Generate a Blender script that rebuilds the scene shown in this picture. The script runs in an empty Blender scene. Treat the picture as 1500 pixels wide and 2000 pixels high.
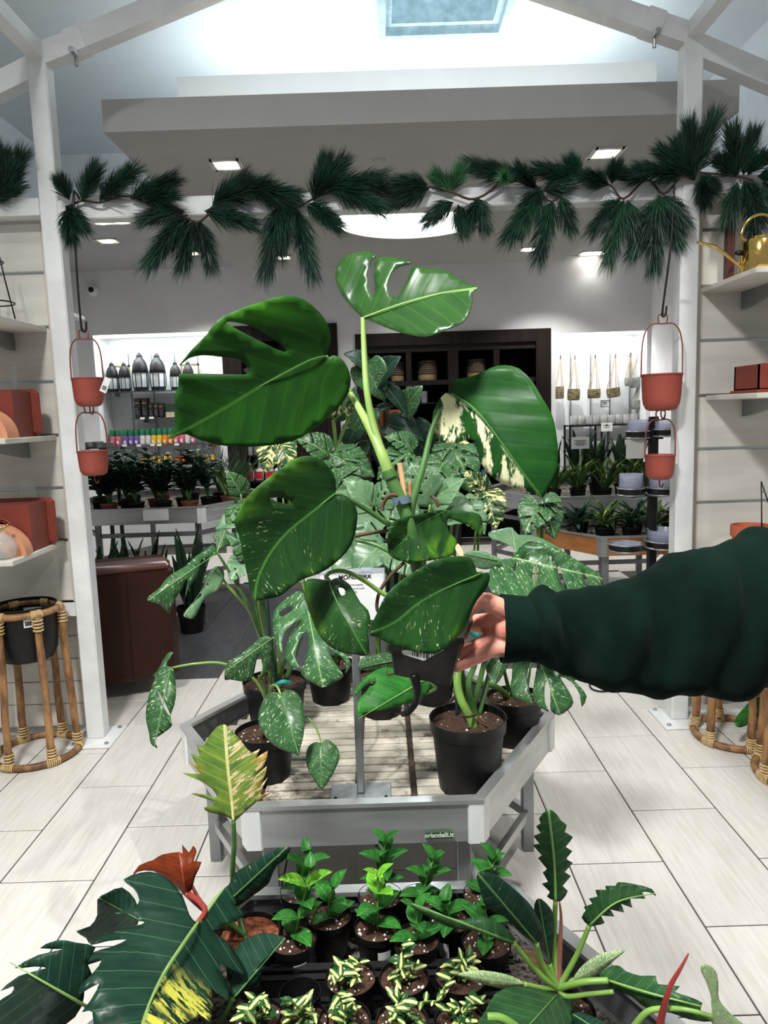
import bpy, math, random
from mathutils import Vector, Matrix, noise
from mathutils.geometry import delaunay_2d_cdt
SC = bpy.context.scene
COL = SC.collection
PI = math.pi
# ------------------------------------------------------------------ camera
F, CX, CY, EYE = 1440.0, 750.0, 1000.0, 1.46
_f = Vector((-7, -191, F)).normalized()
_d = Vector((347, 10730, F)).normalized(); _d = (_d - _f * _d.dot(_f)).normalized()
_r = _d.cross(_f)
def _w(v): return Vector((v.dot(_r), v.dot(_f), -v.dot(_d)))
cam_data = bpy.data.cameras.new('camera'); cam = bpy.data.objects.new('camera', cam_data); COL.objects.link(cam)
_m = Matrix.Identity(4)
for _i, _v in enumerate((Vector((1, 0, 0)), Vector((0, -1, 0)), Vector((0, 0, -1)))):
    _a = _w(_v)
    for _j in range(3): _m[_j][_i] = _a[_j]
_m.translation = Vector((0, 0, EYE))
cam.matrix_world = _m
cam_data.sensor_fit = 'VERTICAL'; cam_data.sensor_height = 36.0; cam_data.lens = F / 2000 * 36
cam_data.clip_start = 0.05
SC.camera = cam
# ------------------------------------------------------------------ light
SC.view_settings.view_transform = 'Standard'; SC.view_settings.look = 'None'
SC.view_settings.gamma = 1; SC.view_settings.use_curve_mapping = False
SC.view_settings.exposure = 0.0
world = bpy.data.worlds.new('world'); SC.world = world; world.use_nodes = True
world.node_tree.nodes['Background'].inputs[0].default_value = (0.95, 0.98, 1.0, 1)
world.node_tree.nodes['Background'].inputs[1].default_value = 0.31
def area_light(name, loc, target, sx, sy, power, col=(1, 1, 1)):
    l = bpy.data.lights.new(name, 'AREA'); l.shape = 'RECTANGLE'; l.size = sx; l.size_y = sy; l.energy = power; l.color = col
    o = bpy.data.objects.new(name, l); COL.objects.link(o); o.location = loc
    o.rotation_euler = (Vector(target) - Vector(loc)).to_track_quat('-Z', 'Y').to_euler()
    return o
def spot_light(name, loc, power, deg=110, col=(1, .97, .92), target=None):
    l = bpy.data.lights.new(name, 'SPOT'); l.energy = power; l.spot_size = math.radians(deg); l.spot_blend = .7; l.shadow_soft_size = .04; l.color = col
    o = bpy.data.objects.new(name, l); COL.objects.link(o); o.location = loc
    if target: o.rotation_euler = (Vector(target) - Vector(loc)).to_track_quat('-Z', 'Y').to_euler()
    return o
# daylight coming down through the roof light behind the camera
area_light('skylight_daylight_near', (-1.0, -.35, 4.5), (.05, 1.7, .5), .55, .55, 330, (1, .985, .96))
# added spots without fixtures, brightening the floor left and right of the aisle
spot_light('added_spot_left', (-1.6, 1.6, 4.1), 55, 80, (1, .96, .9), (-1.6, 2.4, .4))
spot_light('added_spot_right', (1.3, 1.0, 4.1), 255, 80, (1, .97, .93), (1.0, 2.4, .4))
# ------------------------------------------------------------------ pixel of the 1500x2000 frame -> point in the room
ORG = Vector((0, 0, EYE))
def ray(x, y): return _w(Vector(((x - CX) / F, (y - CY) / F, 1)))
def atD(x, y, t): return ORG + ray(x, y) * t
def atY(x, y, Y): r = ray(x, y); return ORG + r * (Y / r.y)
def atZ(x, y, z): r = ray(x, y); return ORG + r * ((z - EYE) / r.z)
# ------------------------------------------------------------------ materials
def lin(c): return tuple((x / 12.92 if x <= .04045 else ((x + .055) / 1.055) ** 2.4) for x in (c[0] / 255, c[1] / 255, c[2] / 255)) + (1,)
class NT:
    def __init__(s, name):
        s.m = bpy.data.materials.new(name); s.m.use_nodes = True; s.t = s.m.node_tree; s.N = s.t.nodes; s.L = s.t.links
        s.b = s.N['Principled BSDF']; s.out = s.N['Material Output']
    def n(s, t, **k):
        o = s.N.new(t)
        for a, v in k.items(): setattr(o, a, v)
        return o
    def set(s, node, i, v):
        if isinstance(v, bpy.types.NodeSocket): s.L.new(v, node.inputs[i])
        elif v is not None: node.inputs[i].default_value = v
    def math(s, op, a, b=None, c=None, clamp=False):
        o = s.n('ShaderNodeMath', operation=op); o.use_clamp = clamp
        s.set(o, 0, a); s.set(o, 1, b); s.set(o, 2, c); return o.outputs[0]
    def mix(s, f, a, b):
        o = s.n('ShaderNodeMix', data_type='RGBA'); s.set(o, 0, f); s.set(o, 6, a); s.set(o, 7, b); return o.outputs[2]
    def noise(s, vec, scale, detail=2, rough=.5, dist=0):
        o = s.n('ShaderNodeTexNoise'); s.set(o, 'Vector', vec); o.inputs['Scale'].default_value = scale; o.inputs['Detail'].default_value = detail
        o.inputs['Roughness'].default_value = rough; o.inputs['Distortion'].default_value = dist; return o.outputs[0]
    def ramp(s, f, a, b):
        o = s.n('ShaderNodeMapRange'); s.set(o, 0, f); o.inputs[1].default_value = a; o.inputs[2].default_value = b; o.interpolation_type = 'SMOOTHSTEP'; return o.outputs[0]
    def obj(s): return s.n('ShaderNodeTexCoord').outputs['Object']
    def scalev(s, v, sc):
        o = s.n('ShaderNodeMapping'); s.L.new(v, o.inputs[0]); o.inputs['Scale'].default_value = sc; return o.outputs[0]
    def bump(s, h, st, dist=.01):
        o = s.n('ShaderNodeBump'); s.L.new(h, o.inputs['Height']); o.inputs['Strength'].default_value = st; o.inputs['Distance'].default_value = dist
        s.L.new(o.outputs[0], s.b.inputs['Normal'])
def M(name, rgb, rough=.6, metal=0, var=.12, scale=12, stretch=(1, 1, 1), bump=0, bscale=80, spec=.5, alpha=None, trans=0, emit=None, estr=0, rgb2=None, dirt=0, coat=0, rnd=0):
    t = NT(name); c = lin(rgb); b = t.b
    v = t.scalev(t.obj(), stretch)
    nz = t.noise(v, scale, 4, .6)
    c2 = lin(rgb2) if rgb2 else tuple(max(0, x * (1 - 2 * var)) for x in c[:3]) + (1,)
    c1 = c if rgb2 else tuple(min(1, x * (1 + var)) for x in c[:3]) + (1,)
    col = t.mix(t.ramp(nz, .3, .7), c1, c2)
    if rnd:
        oi = t.n('ShaderNodeObjectInfo').outputs['Random']
        h = t.n('ShaderNodeHueSaturation'); t.L.new(t.math('MULTIPLY_ADD', oi, rnd, 1 - rnd / 2), h.inputs['Value']); t.L.new(col, h.inputs['Color']); col = h.outputs[0]
    if dirt:
        col = t.mix(t.math('MULTIPLY', t.ramp(t.noise(t.obj(), 6, 8, .8), .5, .68), dirt), col, lin((70, 58, 42)))
    t.L.new(col, b.inputs['Base Color'])
    b.inputs['Roughness'].default_value = rough; b.inputs['Metallic'].default_value = metal; b.inputs['Specular IOR Level'].default_value = spec
    b.inputs['Coat Weight'].default_value = coat
    if trans: b.inputs['Transmission Weight'].default_value = trans; b.inputs['IOR'].default_value = 1.3
    if alpha is not None: b.inputs['Alpha'].default_value = alpha
    if emit: b.inputs['Emission Color'].default_value = lin(emit); b.inputs['Emission Strength'].default_value = estr
    if bump: t.bump(t.noise(v, bscale, 4, .6), bump)
    return t.m
# ------------------------------------------------------------------ mesh building
class MB:
    def __init__(s): s.v = []; s.f = []; s.uv = None
    def add(s, vs, fs):
        o = len(s.v); s.v += [Vector(x) for x in vs]; s.f += [tuple(i + o for i in f) for f in fs]; return s
    def box(s, a, b, rot=None, piv=None, bev=0):
        a, b = Vector(a), Vector(b); lo = Vector(map(min, a, b)); hi = Vector(map(max, a, b))
        if bev:
            e = min(bev, *[(hi[i] - lo[i]) * .49 for i in range(3)]); vs = []; fs = []
            for X, Y, Z in ((0, 0, 0), (1, 0, 0), (1, 1, 0), (0, 1, 0), (0, 0, 1), (1, 0, 1), (1, 1, 1), (0, 1, 1)):
                c = (X, Y, Z)
                for ax in range(3):   # vertex pushed onto the face of axis ax
                    p = [(hi[i] if c[i] else lo[i]) if i == ax else ((hi[i] - e) if c[i] else (lo[i] + e)) for i in range(3)]
                    vs.append(Vector(p))
            I = lambda k, ax: k * 3 + ax
            q = [((0, 3, 2, 1), 2), ((4, 5, 6, 7), 2), ((0, 1, 5, 4), 1), ((2, 3, 7, 6), 1), ((1, 2, 6, 5), 0), ((3, 0, 4, 7), 0)]
            for k, ax in q: fs.append(tuple(I(i, ax) for i in k))
            ed = [(0, 1, 2, 1), (1, 2, 2, 0), (2, 3, 2, 1), (3, 0, 2, 0), (4, 5, 2, 1), (5, 6, 2, 0), (6, 7, 2, 1), (7, 4, 2, 0), (0, 4, 0, 1), (1, 5, 0, 1), (2, 6, 0, 1), (3, 7, 0, 1)]
            for i, j, x, y in ed: fs.append((I(i, x), I(j, x), I(j, y), I(i, y)))
            for k in range(8): fs.append((I(k, 0), I(k, 1), I(k, 2)))
        else:
            vs = [Vector((x, y, z)) for z in (lo.z, hi.z) for x, y in ((lo.x, lo.y), (hi.x, lo.y), (hi.x, hi.y), (lo.x, hi.y))]
            fs = [(0, 3, 2, 1), (4, 5, 6, 7), (0, 1, 5, 4), (1, 2, 6, 5), (2, 3, 7, 6), (3, 0, 4, 7)]
        if rot is not None:
            c = Vector(piv) if piv is not None else (lo + hi) / 2
            vs = [c + rot @ (x - c) for x in vs]
        return s.add(vs, fs)
    def bar(s, p, q, w, h=None, up=(0, 0, 1)):
        p, q = Vector(p), Vector(q); h = h or w; d = (q - p).normalized(); up = Vector(up)
        if abs(d.dot(up)) > .98: up = Vector((0, 1, 0))
        x = d.cross(up).normalized() * w / 2; y = x.cross(d).normalized() * h / 2
        vs = [c + a * x + b * y for c in (p, q) for a, b in ((-1, -1), (1, -1), (1, 1), (-1, 1))]
        return s.add(vs, [(0, 1, 2, 3), (7, 6, 5, 4), (0, 4, 5, 1), (1, 5, 6, 2), (2, 6, 7, 3), (3, 7, 4, 0)])
    def tube(s, pts, r, n=8, cap=True, closed=False, flat=1):
        pts = [Vector(p) for p in pts]; k = len(pts); rs = r if isinstance(r, (list, tuple)) else [r] * k
        vs = []; N = None
        for i, p in enumerate(pts):
            a = pts[(i - 1) % k] if (i or closed) else p; b = pts[(i + 1) % k] if (i < k - 1 or closed) else p
            t = (b - a)
            t = t.normalized() if t.length > 1e-9 else Vector((0, 0, 1))
            if N is None: N = t.orthogonal().normalized()
            else:
                N = N - t * N.dot(t); N = N.normalized() if N.length > 1e-6 else t.orthogonal().normalized()
            B = t.cross(N)
            for j in range(n):
                an = 2 * PI * j / n; vs.append(p + (N * math.cos(an) + B * math.sin(an) * flat) * rs[i])
        fs = []
        for i in range(k if closed else k - 1):
            i2 = (i + 1) % k
            for j in range(n): fs.append((i * n + j, i * n + (j + 1) % n, i2 * n + (j + 1) % n, i2 * n + j))
        if cap and not closed: fs += [tuple(reversed(range(n))), tuple(range((k - 1) * n, k * n))]
        return s.add(vs, fs)
    def lathe(s, prof, c=(0, 0, 0), n=24, rot=None, close=True, rib=None, sq=0):
        c = Vector(c); vs = []; fs = []; k = len(prof)
        for r, z in prof:
            for j in range(n):
                a = 2 * PI * j / n; rr = r
                if rib: rr = r * (1 + rib[0] * (1 if (j % 2) else 0)) if rib[1] < z < rib[2] else r
                if sq:
                    ca, sa = math.cos(a), math.sin(a); rr = r / (abs(ca) ** sq + abs(sa) ** sq) ** (1 / sq)
                p = Vector((rr * math.cos(a), rr * math.sin(a), z))
                vs.append(c + (rot @ p if rot is not None else p))
        for i in range(k - 1):
            for j in range(n): fs.append((i * n + j, i * n + (j + 1) % n, (i + 1) * n + (j + 1) % n, (i + 1) * n + j))
        if close:
            if prof[0][0] > 1e-6: fs.append(tuple(reversed(range(n))))
            if prof[-1][0] > 1e-6: fs.append(tuple(range((k - 1) * n, k * n)))
        return s.add(vs, fs)
    def prism(s, poly, z0, z1, fn=None):
        """poly of (a,b) extruded from z0 to z1; fn maps (a,b,c) to a point"""
        fn = fn or (lambda a, b, c: Vector((a, b, c))); n = len(poly)
        vs = [fn(a, b, z0) for a, b in poly] + [fn(a, b, z1) for a, b in poly]
        fs = [tuple(reversed(range(n))), tuple(range(n, 2 * n))] + [(i, (i + 1) % n, n + (i + 1) % n, n + i) for i in range(n)]
        return s.add(vs, fs)
    def mesh(s, name, smooth=False):
        me = bpy.data.meshes.new(name); me.from_pydata([tuple(v) for v in s.v], [], s.f)
        if s.uv:
            l = me.uv_layers.new(name='UVMap')
            for lp in me.loops: l.data[lp.index].uv = s.uv[lp.vertex_index]
        me.validate(); me.update()
        if smooth:
            me.polygons.foreach_set('use_smooth', [True] * len(me.polygons))
            if smooth == 'auto':
                try: me.set_sharp_from_angle(angle=math.radians(40))
                except Exception: pass
        return me
    def build(s, name, mat, parent=None, smooth=False, kind=None, label=None, cat=None, group=None):
        o = bpy.data.objects.new(name, s.mesh(name, smooth)); COL.objects.link(o)
        if mat: o.data.materials.append(mat)
        par(o, parent); tag(o, label, cat, group, kind)
        return o
def par(o, parent):
    if parent is not None:
        o.parent = parent; o.matrix_parent_inverse = wm(parent).inverted()
def wm(o):
    m = o.matrix_basis.copy()
    return wm(o.parent) @ o.matrix_parent_inverse @ m if o.parent else m
def tag(o, label=None, cat=None, group=None, kind=None):
    if label: o['label'] = label
    if cat: o['category'] = cat
    if group: o['group'] = group
    if kind: o['kind'] = kind
    return o
def thing(name, loc, label, cat, group=None):
    e = bpy.data.objects.new(name, None); COL.objects.link(e); e.empty_display_size = .02
    e.location = loc; tag(e, label, cat, group); return e
def copy_tree(o, loc, rz=0, scale=1, label=None, group=None):
    def rec(x, p):
        c = x.copy(); COL.objects.link(c)
        if p: c.parent = p
        for k in list(x.children): rec(k, c)
        return c
    c = rec(o, None); c.location = loc; c.rotation_euler = (0, 0, rz); c.scale = (scale,) * 3
    if label: c['label'] = label
    if group: c['group'] = group
    return c
def spline(pts, n=6, closed=False):
    pts = [Vector(p) for p in pts]; k = len(pts); out = []
    rng = range(k if closed else k - 1)
    for i in rng:
        g = lambda j: pts[j % k] if closed else pts[max(0, min(k - 1, j))]
        p0, p1, p2, p3 = g(i - 1), g(i), g(i + 1), g(i + 2)
        for q in range(n):
            t = q / n
            out.append(.5 * ((2 * p1) + (p2 - p0) * t + (2 * p0 - 5 * p1 + 4 * p2 - p3) * t * t + (3 * p1 - p0 - 3 * p2 + p3) * t ** 3))
    if not closed: out.append(pts[-1])
    return out
def text_mesh(name, body, size, mat, loc, parent, rot=(PI / 2, 0, 0), bold=0, align='LEFT', shear=0, off=0):
    cu = bpy.data.curves.new(name, 'FONT'); cu.body = body; cu.size = size; cu.extrude = .0004; cu.align_x = align; cu.shear = shear; cu.offset = off
    o = bpy.data.objects.new(name, cu); COL.objects.link(o); cu.materials.append(mat)
    bpy.context.view_layer.update()
    me = bpy.data.meshes.new_from_object(o.evaluated_get(bpy.context.evaluated_depsgraph_get())); bpy.data.objects.remove(o); bpy.data.curves.remove(cu)
    me.materials.clear(); me.materials.append(mat)
    o = bpy.data.objects.new(name, me); COL.objects.link(o); o.location = loc; o.rotation_euler = rot
    if parent: par(o, parent)
    return o
random.seed(7)
def rnd(a, b): return a + (b - a) * random.random()
# ================================================================== materials of the place
def tile_mat(name, a, b, rough):
    t = NT(name); oi = t.n('ShaderNodeObjectInfo').outputs['Random']
    o = t.n('ShaderNodeVectorMath', operation='ADD'); t.L.new(t.scalev(t.n('ShaderNodeTexCoord').outputs['Object'], (14, 1.1, 1)), o.inputs[0])
    cb = t.n('ShaderNodeCombineXYZ'); t.L.new(t.math('MULTIPLY', oi, 37), cb.inputs[0]); t.L.new(t.math('MULTIPLY', oi, 91), cb.inputs[1]); t.L.new(cb.outputs[0], o.inputs[1])
    g = t.ramp(t.noise(o.outputs[0], 5, 5, .6), .3, .75)
    c = t.mix(g, lin(a), lin(b))
    h = t.n('ShaderNodeHueSaturation'); t.L.new(c, h.inputs['Color']); t.L.new(t.math('MULTIPLY_ADD', oi, .1, .95), h.inputs['Value'])
    t.L.new(h.outputs[0], t.b.inputs['Base Color'])
    t.L.new(t.math('MULTIPLY_ADD', g, .12, rough), t.b.inputs['Roughness'])
    return t.m
TILE = tile_mat('pale_floor_tile', (216, 213, 207), (201, 197, 189), .38)
TILE_D = tile_mat('dark_floor_tile', (72, 73, 76), (58, 59, 62), .4)
GROUT = M('grout', (82, 76, 68), .9)
PAINT = M('wall_paint', (228, 228, 230), .8, var=.02, scale=3)
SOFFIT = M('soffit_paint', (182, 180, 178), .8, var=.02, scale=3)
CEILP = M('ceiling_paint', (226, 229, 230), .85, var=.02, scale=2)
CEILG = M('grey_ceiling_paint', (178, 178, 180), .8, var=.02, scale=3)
FRAME = M('white_frame_paint', (222, 224, 224), .38, var=.05, scale=6)
PANEL = M('whitewashed_ply', (206, 198, 182), .6, var=.07, scale=7, stretch=(1, 1, .18), bump=.08, bscale=60)
PANEL2 = M('limed_panel_wood', (211, 208, 199), .6, var=.06, scale=6, stretch=(.25, 1, 1.6), bump=.08, bscale=50)
PANEL3 = M('limed_pine_strip', (200, 185, 160), .6, var=.08, scale=9, stretch=(1, 1, .12))
ALU = M('brushed_aluminium', (196, 199, 199), .32, .75, var=.08, scale=4, stretch=(1, 1, 6))
ALU_D = M('aluminium_dull', (150, 153, 154), .42, .7, var=.1, scale=5)
STEEL = M('galvanised_steel', (168, 172, 174), .38, .8, var=.14, scale=18)
DARKW = M('dark_stained_wood', (25, 16, 13), .5, spec=.25, var=.3, scale=6, stretch=(3, 3, .3))
DARKI = M('dark_cabinet_inside', (12, 11, 12), .7, spec=.15, var=.2)
BLACKP = M('black_plastic', (15, 15, 16), .42, var=.25, scale=30, spec=.3)
BLACKM = M('black_metal', (20, 20, 21), .4, .3)
WHITEP = M('white_card', (232, 233, 232), .55, var=.02)
PRINT = M('grey_print', (120, 122, 124), .7)
INK = M('black_ink', (26, 26, 26), .6)
LAMP = M('lamp_glow', (255, 252, 245), .5, emit=(255, 250, 240), estr=9)
TRIM = M('lamp_trim', (214, 212, 208), .5)
TERRA_D = M('brick_red_ceramic', (122, 50, 36), .55, var=.08, scale=5)
TERRA_L = M('peach_terracotta', (214, 148, 112), .6, var=.06, scale=5)
TERRA_M = M('terracotta', (190, 98, 70), .65, var=.08, scale=8)
PLANTER = M('matte_brick_plastic', (150, 70, 57), .5, var=.04, scale=6)
PLWIRE = M('brick_coated_wire', (120, 60, 50), .45)
GOLD = M('polished_brass', (226, 190, 110), .12, 1, var=.05)
RATTAN = M('rattan_cane', (168, 124, 78), .5, var=.35, scale=22, stretch=(1, 1, .35), bump=.15, bscale=60, rgb2=(92, 60, 36))
CANEB = M('cane_binding', (206, 178, 128), .55, var=.15, scale=60)
LEATHER = M('oxblood_leather', (46, 20, 11), .5, spec=.2, var=.14, scale=4, bump=.06, bscale=120)
LEATH_T = M('paler_leather_top', (84, 40, 32), .3, var=.12, scale=6)  # paler, smoother leather for the top of the arm
def glass_mat(name, rgb, al, rough=.05):
    t = NT(name); t.b.inputs['Base Color'].default_value = lin(rgb); t.b.inputs['Roughness'].default_value = rough; t.b.inputs['Alpha'].default_value = al
    nz = t.noise(t.obj(), 15, 2); t.L.new(t.math('MULTIPLY_ADD', nz, .1, al - .05), t.b.inputs['Alpha']); return t.m
GLASS = glass_mat('clear_glass', (225, 232, 232), .22)
CLEARP = glass_mat('clear_plastic', (205, 210, 232), .42, .12)
PANE = M('skylight_pane', (210, 235, 245), .3, emit=(196, 226, 240), estr=1.15)
SKYF = M('skylight_frame', (190, 208, 214), .4)
# ================================================================== the room
def struct(name, mb, mat, smooth=False, parent=None, label=None):
    return mb.build(name, mat, parent, smooth, kind=None if parent else 'structure', label=label, cat=None)
FL = struct('floor', MB().box((-3.4, -1.2, -.06), (3.1, 8.5, -.004)), GROUT)
TW, TL, GAP = .3066, .613, .005
def tile_mesh(w, l, e=.0015):
    return MB().box((-w / 2, -l / 2, -.004), (w / 2, l / 2, 0), bev=e).mesh('tile')
tm, tmd = tile_mesh(TW - GAP, TL - GAP), tile_mesh(TW - GAP, TL - GAP)
tm.materials.append(TILE); tmd.materials.append(TILE_D)
X0 = (1206.6 - 743) * 0  # grid phase: a joint line at x = 0.925 on the floor
gx = atZ(1378, 1811, 0).x; gy = atZ(1300, 1812, 0).y
DK = (-1.49, 1.25, 4.57, 7.9)
far = MB()
i0 = int((-3.3 - gx) / TW) - 1
for i in range(i0, i0 + 23):
    xc = gx + (i + .5) * TW
    off = (0, .5)[i % 2] * TL
    for j in range(-4, 14):
        yc = gy - off + (j + .5) * TL
        if not (-3.35 < xc < 3.0 and .3 < yc < 8.2): continue
        dark = DK[0] < xc < DK[1] and DK[2] - .3 < yc < DK[3]
        if yc > 6.2:
            continue
        o = bpy.data.objects.new('floor_tile', tmd if dark else tm); COL.objects.link(o); o.location = (xc, yc, 0); par_l = o
        o.parent = FL
mbf = MB().box((-3.3, 6.45, -.004), (2.9, 8.0, 0)); struct('far_floor_tiles', mbf, TILE, parent=FL)
# back wall with its two lit recesses, the doorway and the cabinet opening
YB = 8.0
NL = (-3.02, -1.74, 2.385); DR = (-1.66, -.43, 2.43); CB = (-.243, 1.832, 2.305); NR = (1.885, 2.86, 2.25); CZ = 3.04
wb = MB()
for a, b, z in ((-3.4, NL[0], 0), (NL[1], DR[0], 0), (DR[1], CB[0], 0), (CB[1], NR[0], 0), (NR[1], 3.0, 0)):
    wb.box((a, YB, 0), (b, YB + .1, CZ))
for n in (NL, DR, CB, NR): wb.box((n[0], YB, n[2]), (n[1], YB + .1, CZ))
struct('wall_back', wb, PAINT)
for nm, n in (('trim_1', NL), ('trim_2', NR)):
    mb = MB(); mb.box((n[0] - .02, YB + .42, 0), (n[1] + .02, YB + .45, n[2] + .02)).box((n[0] - .02, YB + .1, 0), (n[0], YB + .42, n[2])).box((n[1], YB + .1, 0), (n[1] + .02, YB + .42, n[2])).box((n[0] - .02, YB + .1, n[2]), (n[1] + .02, YB + .45, n[2] + .02))
    struct(nm, mb, CEILP)
    st = tag(MB().box((n[0] + .03, YB + .05, n[2] - .025), (n[1] - .03, YB + .09, n[2] - .005)).build('light_strip', LAMP), 'glowing light strip at the top of the %s lit wall recess' % ('left' if n is NL else 'right'), 'light')
area_light('recess_light_left', (-2.38, YB + .12, 2.34), (-2.38, YB + .4, 1.2), 1.1, .06, 9, (.88, .96, 1))
area_light('recess_light_right', (2.37, YB + .12, 2.2), (2.37, YB + .42, 1.1), .9, .06, 8, (.97, .98, 1))
struct('wall_left', MB().box((-3.4, 3.8, 0), (-3.3, 8, 4.2)), PAINT)
struct('wall_right', MB().box((2.9, 3.8, 0), (3.0, 8, 4.2)), PAINT)
struct('wall_upper_back', MB().box((-3.4, YB, CZ), (3.0, YB + .1, 4.2)), PAINT)
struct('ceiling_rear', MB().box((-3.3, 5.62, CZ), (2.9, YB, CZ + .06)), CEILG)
# high ceiling with the openings of two roof lights
HC = 4.2
ce = MB(); ss = ((-1.45, -.55, -.8, .1), (.12, .95, 4.9, 5.75))
ce.box((-3.4, -2.2, HC), (ss[0][0], 8, HC + .05)).box((ss[0][0], -2.2, HC), (ss[0][1], ss[0][2], HC + .05)).box((ss[0][0], ss[0][3], HC), (ss[0][1], 8, HC + .05))
ce.box((ss[0][1], -2.2, HC), (ss[1][0], 8, HC + .05)).box((ss[1][0], -2.2, HC), (ss[1][1], ss[1][2], HC + .05)).box((ss[1][0], ss[1][3], HC), (ss[1][1], 8, HC + .05)).box((ss[1][1], -2.2, HC), (3.0, 8, HC + .05))
struct('ceiling', ce, CEILP)
for k, (a, b, c, d) in enumerate(ss):
    sk = thing('skylight', ((a + b) / 2, (c + d) / 2, HC), ('square roof light in the high white ceiling behind the viewer', 'square bluish roof light in the white ceiling at the top')[k], 'skylight')
    f = MB()
    for e, h0, h1 in ((.006, -.03, .03), (.05, .031, .515)):
        w = .05
        f.box((a - w + e, c - w + e, HC + h0), (a + e, d + w - e, HC + h1)).box((b - e, c - w + e, HC + h0), (b + w - e, d + w - e, HC + h1)).box((a + e, c - w + e, HC + h0), (b - e, c + e, HC + h1)).box((a + e, d - e, HC + h0), (b - e, d + w - e, HC + h1))
    f.build('frame', SKYF, sk)
    MB().box((a, c, HC + .52), (b, d, HC + .54)).build('pane', PANE, sk)
    g = MB()
    for q in (.33, .66): g.box((a, c + (d - c) * q - .015, HC + .3), (b, c + (d - c) * q + .015, HC + .34))
    g.build('glazing_bar', SKYF, sk)
# dropped soffit with a round opening, riser and cove light
SZ, SX0, SX1, SY0, SY1 = 2.79, -1.235, 1.70, 3.61, 6.93
oc, orad = (.255, 5.37), .52
def ring_slab(z0, z1):
    n = 48; pr = []
    for j in range(n + 1):
        a = -PI + 2 * PI * j / n; pr.append((oc[0] + orad * math.cos(a), oc[1] + orad * math.sin(a)))
    def outer(a):
        c, s = math.cos(a), math.sin(a); t = 1e9
        if c > 1e-9: t = min(t, (SX1 - oc[0]) / c)
        if c < -1e-9: t = min(t, (SX0 - oc[0]) / c)
        if s > 1e-9: t = min(t, (SY1 - oc[1]) / s)
        if s < -1e-9: t = min(t, (SY0 - oc[1]) / s)
        return (oc[0] + t * c, oc[1] + t * s)
    angs = [-PI + 2 * PI * j / n for j in range(n)] + [math.atan2(y - oc[1], x - oc[0]) for x in (SX0, SX1) for y in (SY0, SY1)]
    angs.sort(); k = len(angs); m = MB(); v = []
    for a in angs:
        i = (oc[0] + orad * math.cos(a), oc[1] + orad * math.sin(a)); o = outer(a)
        v += [(i[0], i[1], z0), (o[0], o[1], z0), (o[0], o[1], z1), (i[0], i[1], z1)]
    f = []
    for q in range(k):
        A, B = q * 4, ((q + 1) % k) * 4
        for e in range(4): f.append((A + e, B + e, B + (e + 1) % 4, A + (e + 1) % 4))
    return m.add(v, f)
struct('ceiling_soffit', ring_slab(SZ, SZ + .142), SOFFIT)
dm = MB(); n = 40
dm.lathe([(orad + .002, SZ + .142), (orad + .002, SZ + .36), (orad * .8, SZ + .46), (.001, SZ + .5)], (oc[0], oc[1], 0), 40, close=False)
struct('trim_3', dm, CEILP, True)
gl = MB().lathe([(.30, SZ + .43), (.30, SZ + .45)], (oc[0], oc[1], 0), 32)
tag(gl.build('dome_light', LAMP), 'bright round light inside the circular soffit opening', 'light')
# the dome's own lamp
pl = bpy.data.lights.new('dome_lamp', 'POINT'); pl.energy = 38; pl.shadow_soft_size = .12; pl.color = (.9, .97, 1); po = bpy.data.objects.new('dome_lamp', pl); COL.objects.link(po); po.location = (oc[0], oc[1], SZ + .3)
RY = 4.55; ra, rb = atY(345, 150, RY), atY(1283, 122, RY)
struct('trim_4', MB().box((ra.x, RY, SZ + .142), (rb.x, RY + .04, ra.z)).box((ra.x, RY + .04, SZ + .142), (ra.x + .04, 6.4, ra.z)).box((rb.x - .04, RY + .04, SZ + .142), (rb.x, 6.4, ra.z)), CEILP)
tag(MB().box((ra.x, SY0 + .2, SZ + .143), (rb.x, SY0 + .24, SZ + .165)).build('cove_light', LAMP), 'glowing cove light strip along the top of the soffit', 'light')
area_light('cove_lamp', ((ra.x + rb.x) / 2, SY0 + .35, SZ + .2), ((ra.x + rb.x) / 2, 5.2, HC), 2.6, .08, 9, (.86, .96, 1))
area_light('cove_lamp_rear', ((ra.x + rb.x) / 2, 5.6, SZ + .4), ((ra.x + rb.x) / 2, 6.6, HC), 2.6, .1, 80, (.82, .96, 1))
# recessed ceiling lamps
def downlight(p, w, l, label, twin=False, power=24):
    t = thing('downlight', p, label, 'downlight'); m = MB(); x, y, z = p
    for s in (-1, 1):
        m.box((x + s * w - .012, y - l - .012, z - .008), (x + s * w + .012, y + l + .012, z + .004)).box((x - w, y + s * l - .012, z - .008), (x + w, y + s * l + .012, z + .004))
    m.build('trim', TRIM, t)
    MB().box((x - w, y - l, z - .002), (x + w, y + l, z - .001)).build('reflector', M('reflector', (235, 232, 220), .4, emit=(255, 250, 235), estr=.7) if 'reflector' not in bpy.data.materials else bpy.data.materials['reflector'], t)
    for k in ((-.5, .5) if twin else (0,)):
        MB().lathe([(.62 * min(w, l), z - .012), (.5 * min(w, l), z - .006)], (x + k * w * 1.0, y, 0), 20).build('lamp', LAMP, t)
    spot_light('downlight_lamp', (x, y, z - .05), power)
def dl(px, py, z, *a, **k): downlight(tuple(atZ(px, py, z)), *a, **k)
dl(443, 321, SZ, .075, .075, 'square recessed downlight at the left of the soffit underside')
dl(1183, 298, SZ, .075, .075, 'square recessed downlight at the right of the soffit underside')
dl(551, 502, SZ, .075, .075, 'small downlight at the rear left of the soffit behind pine sprigs')
dl(1033, 486, SZ, .075, .075, 'small downlight at the rear right of the soffit beside pine sprigs')
dl(217, 432, CZ, .15, .08, 'twin square downlight in the grey rear ceiling at left', twin=True)
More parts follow.
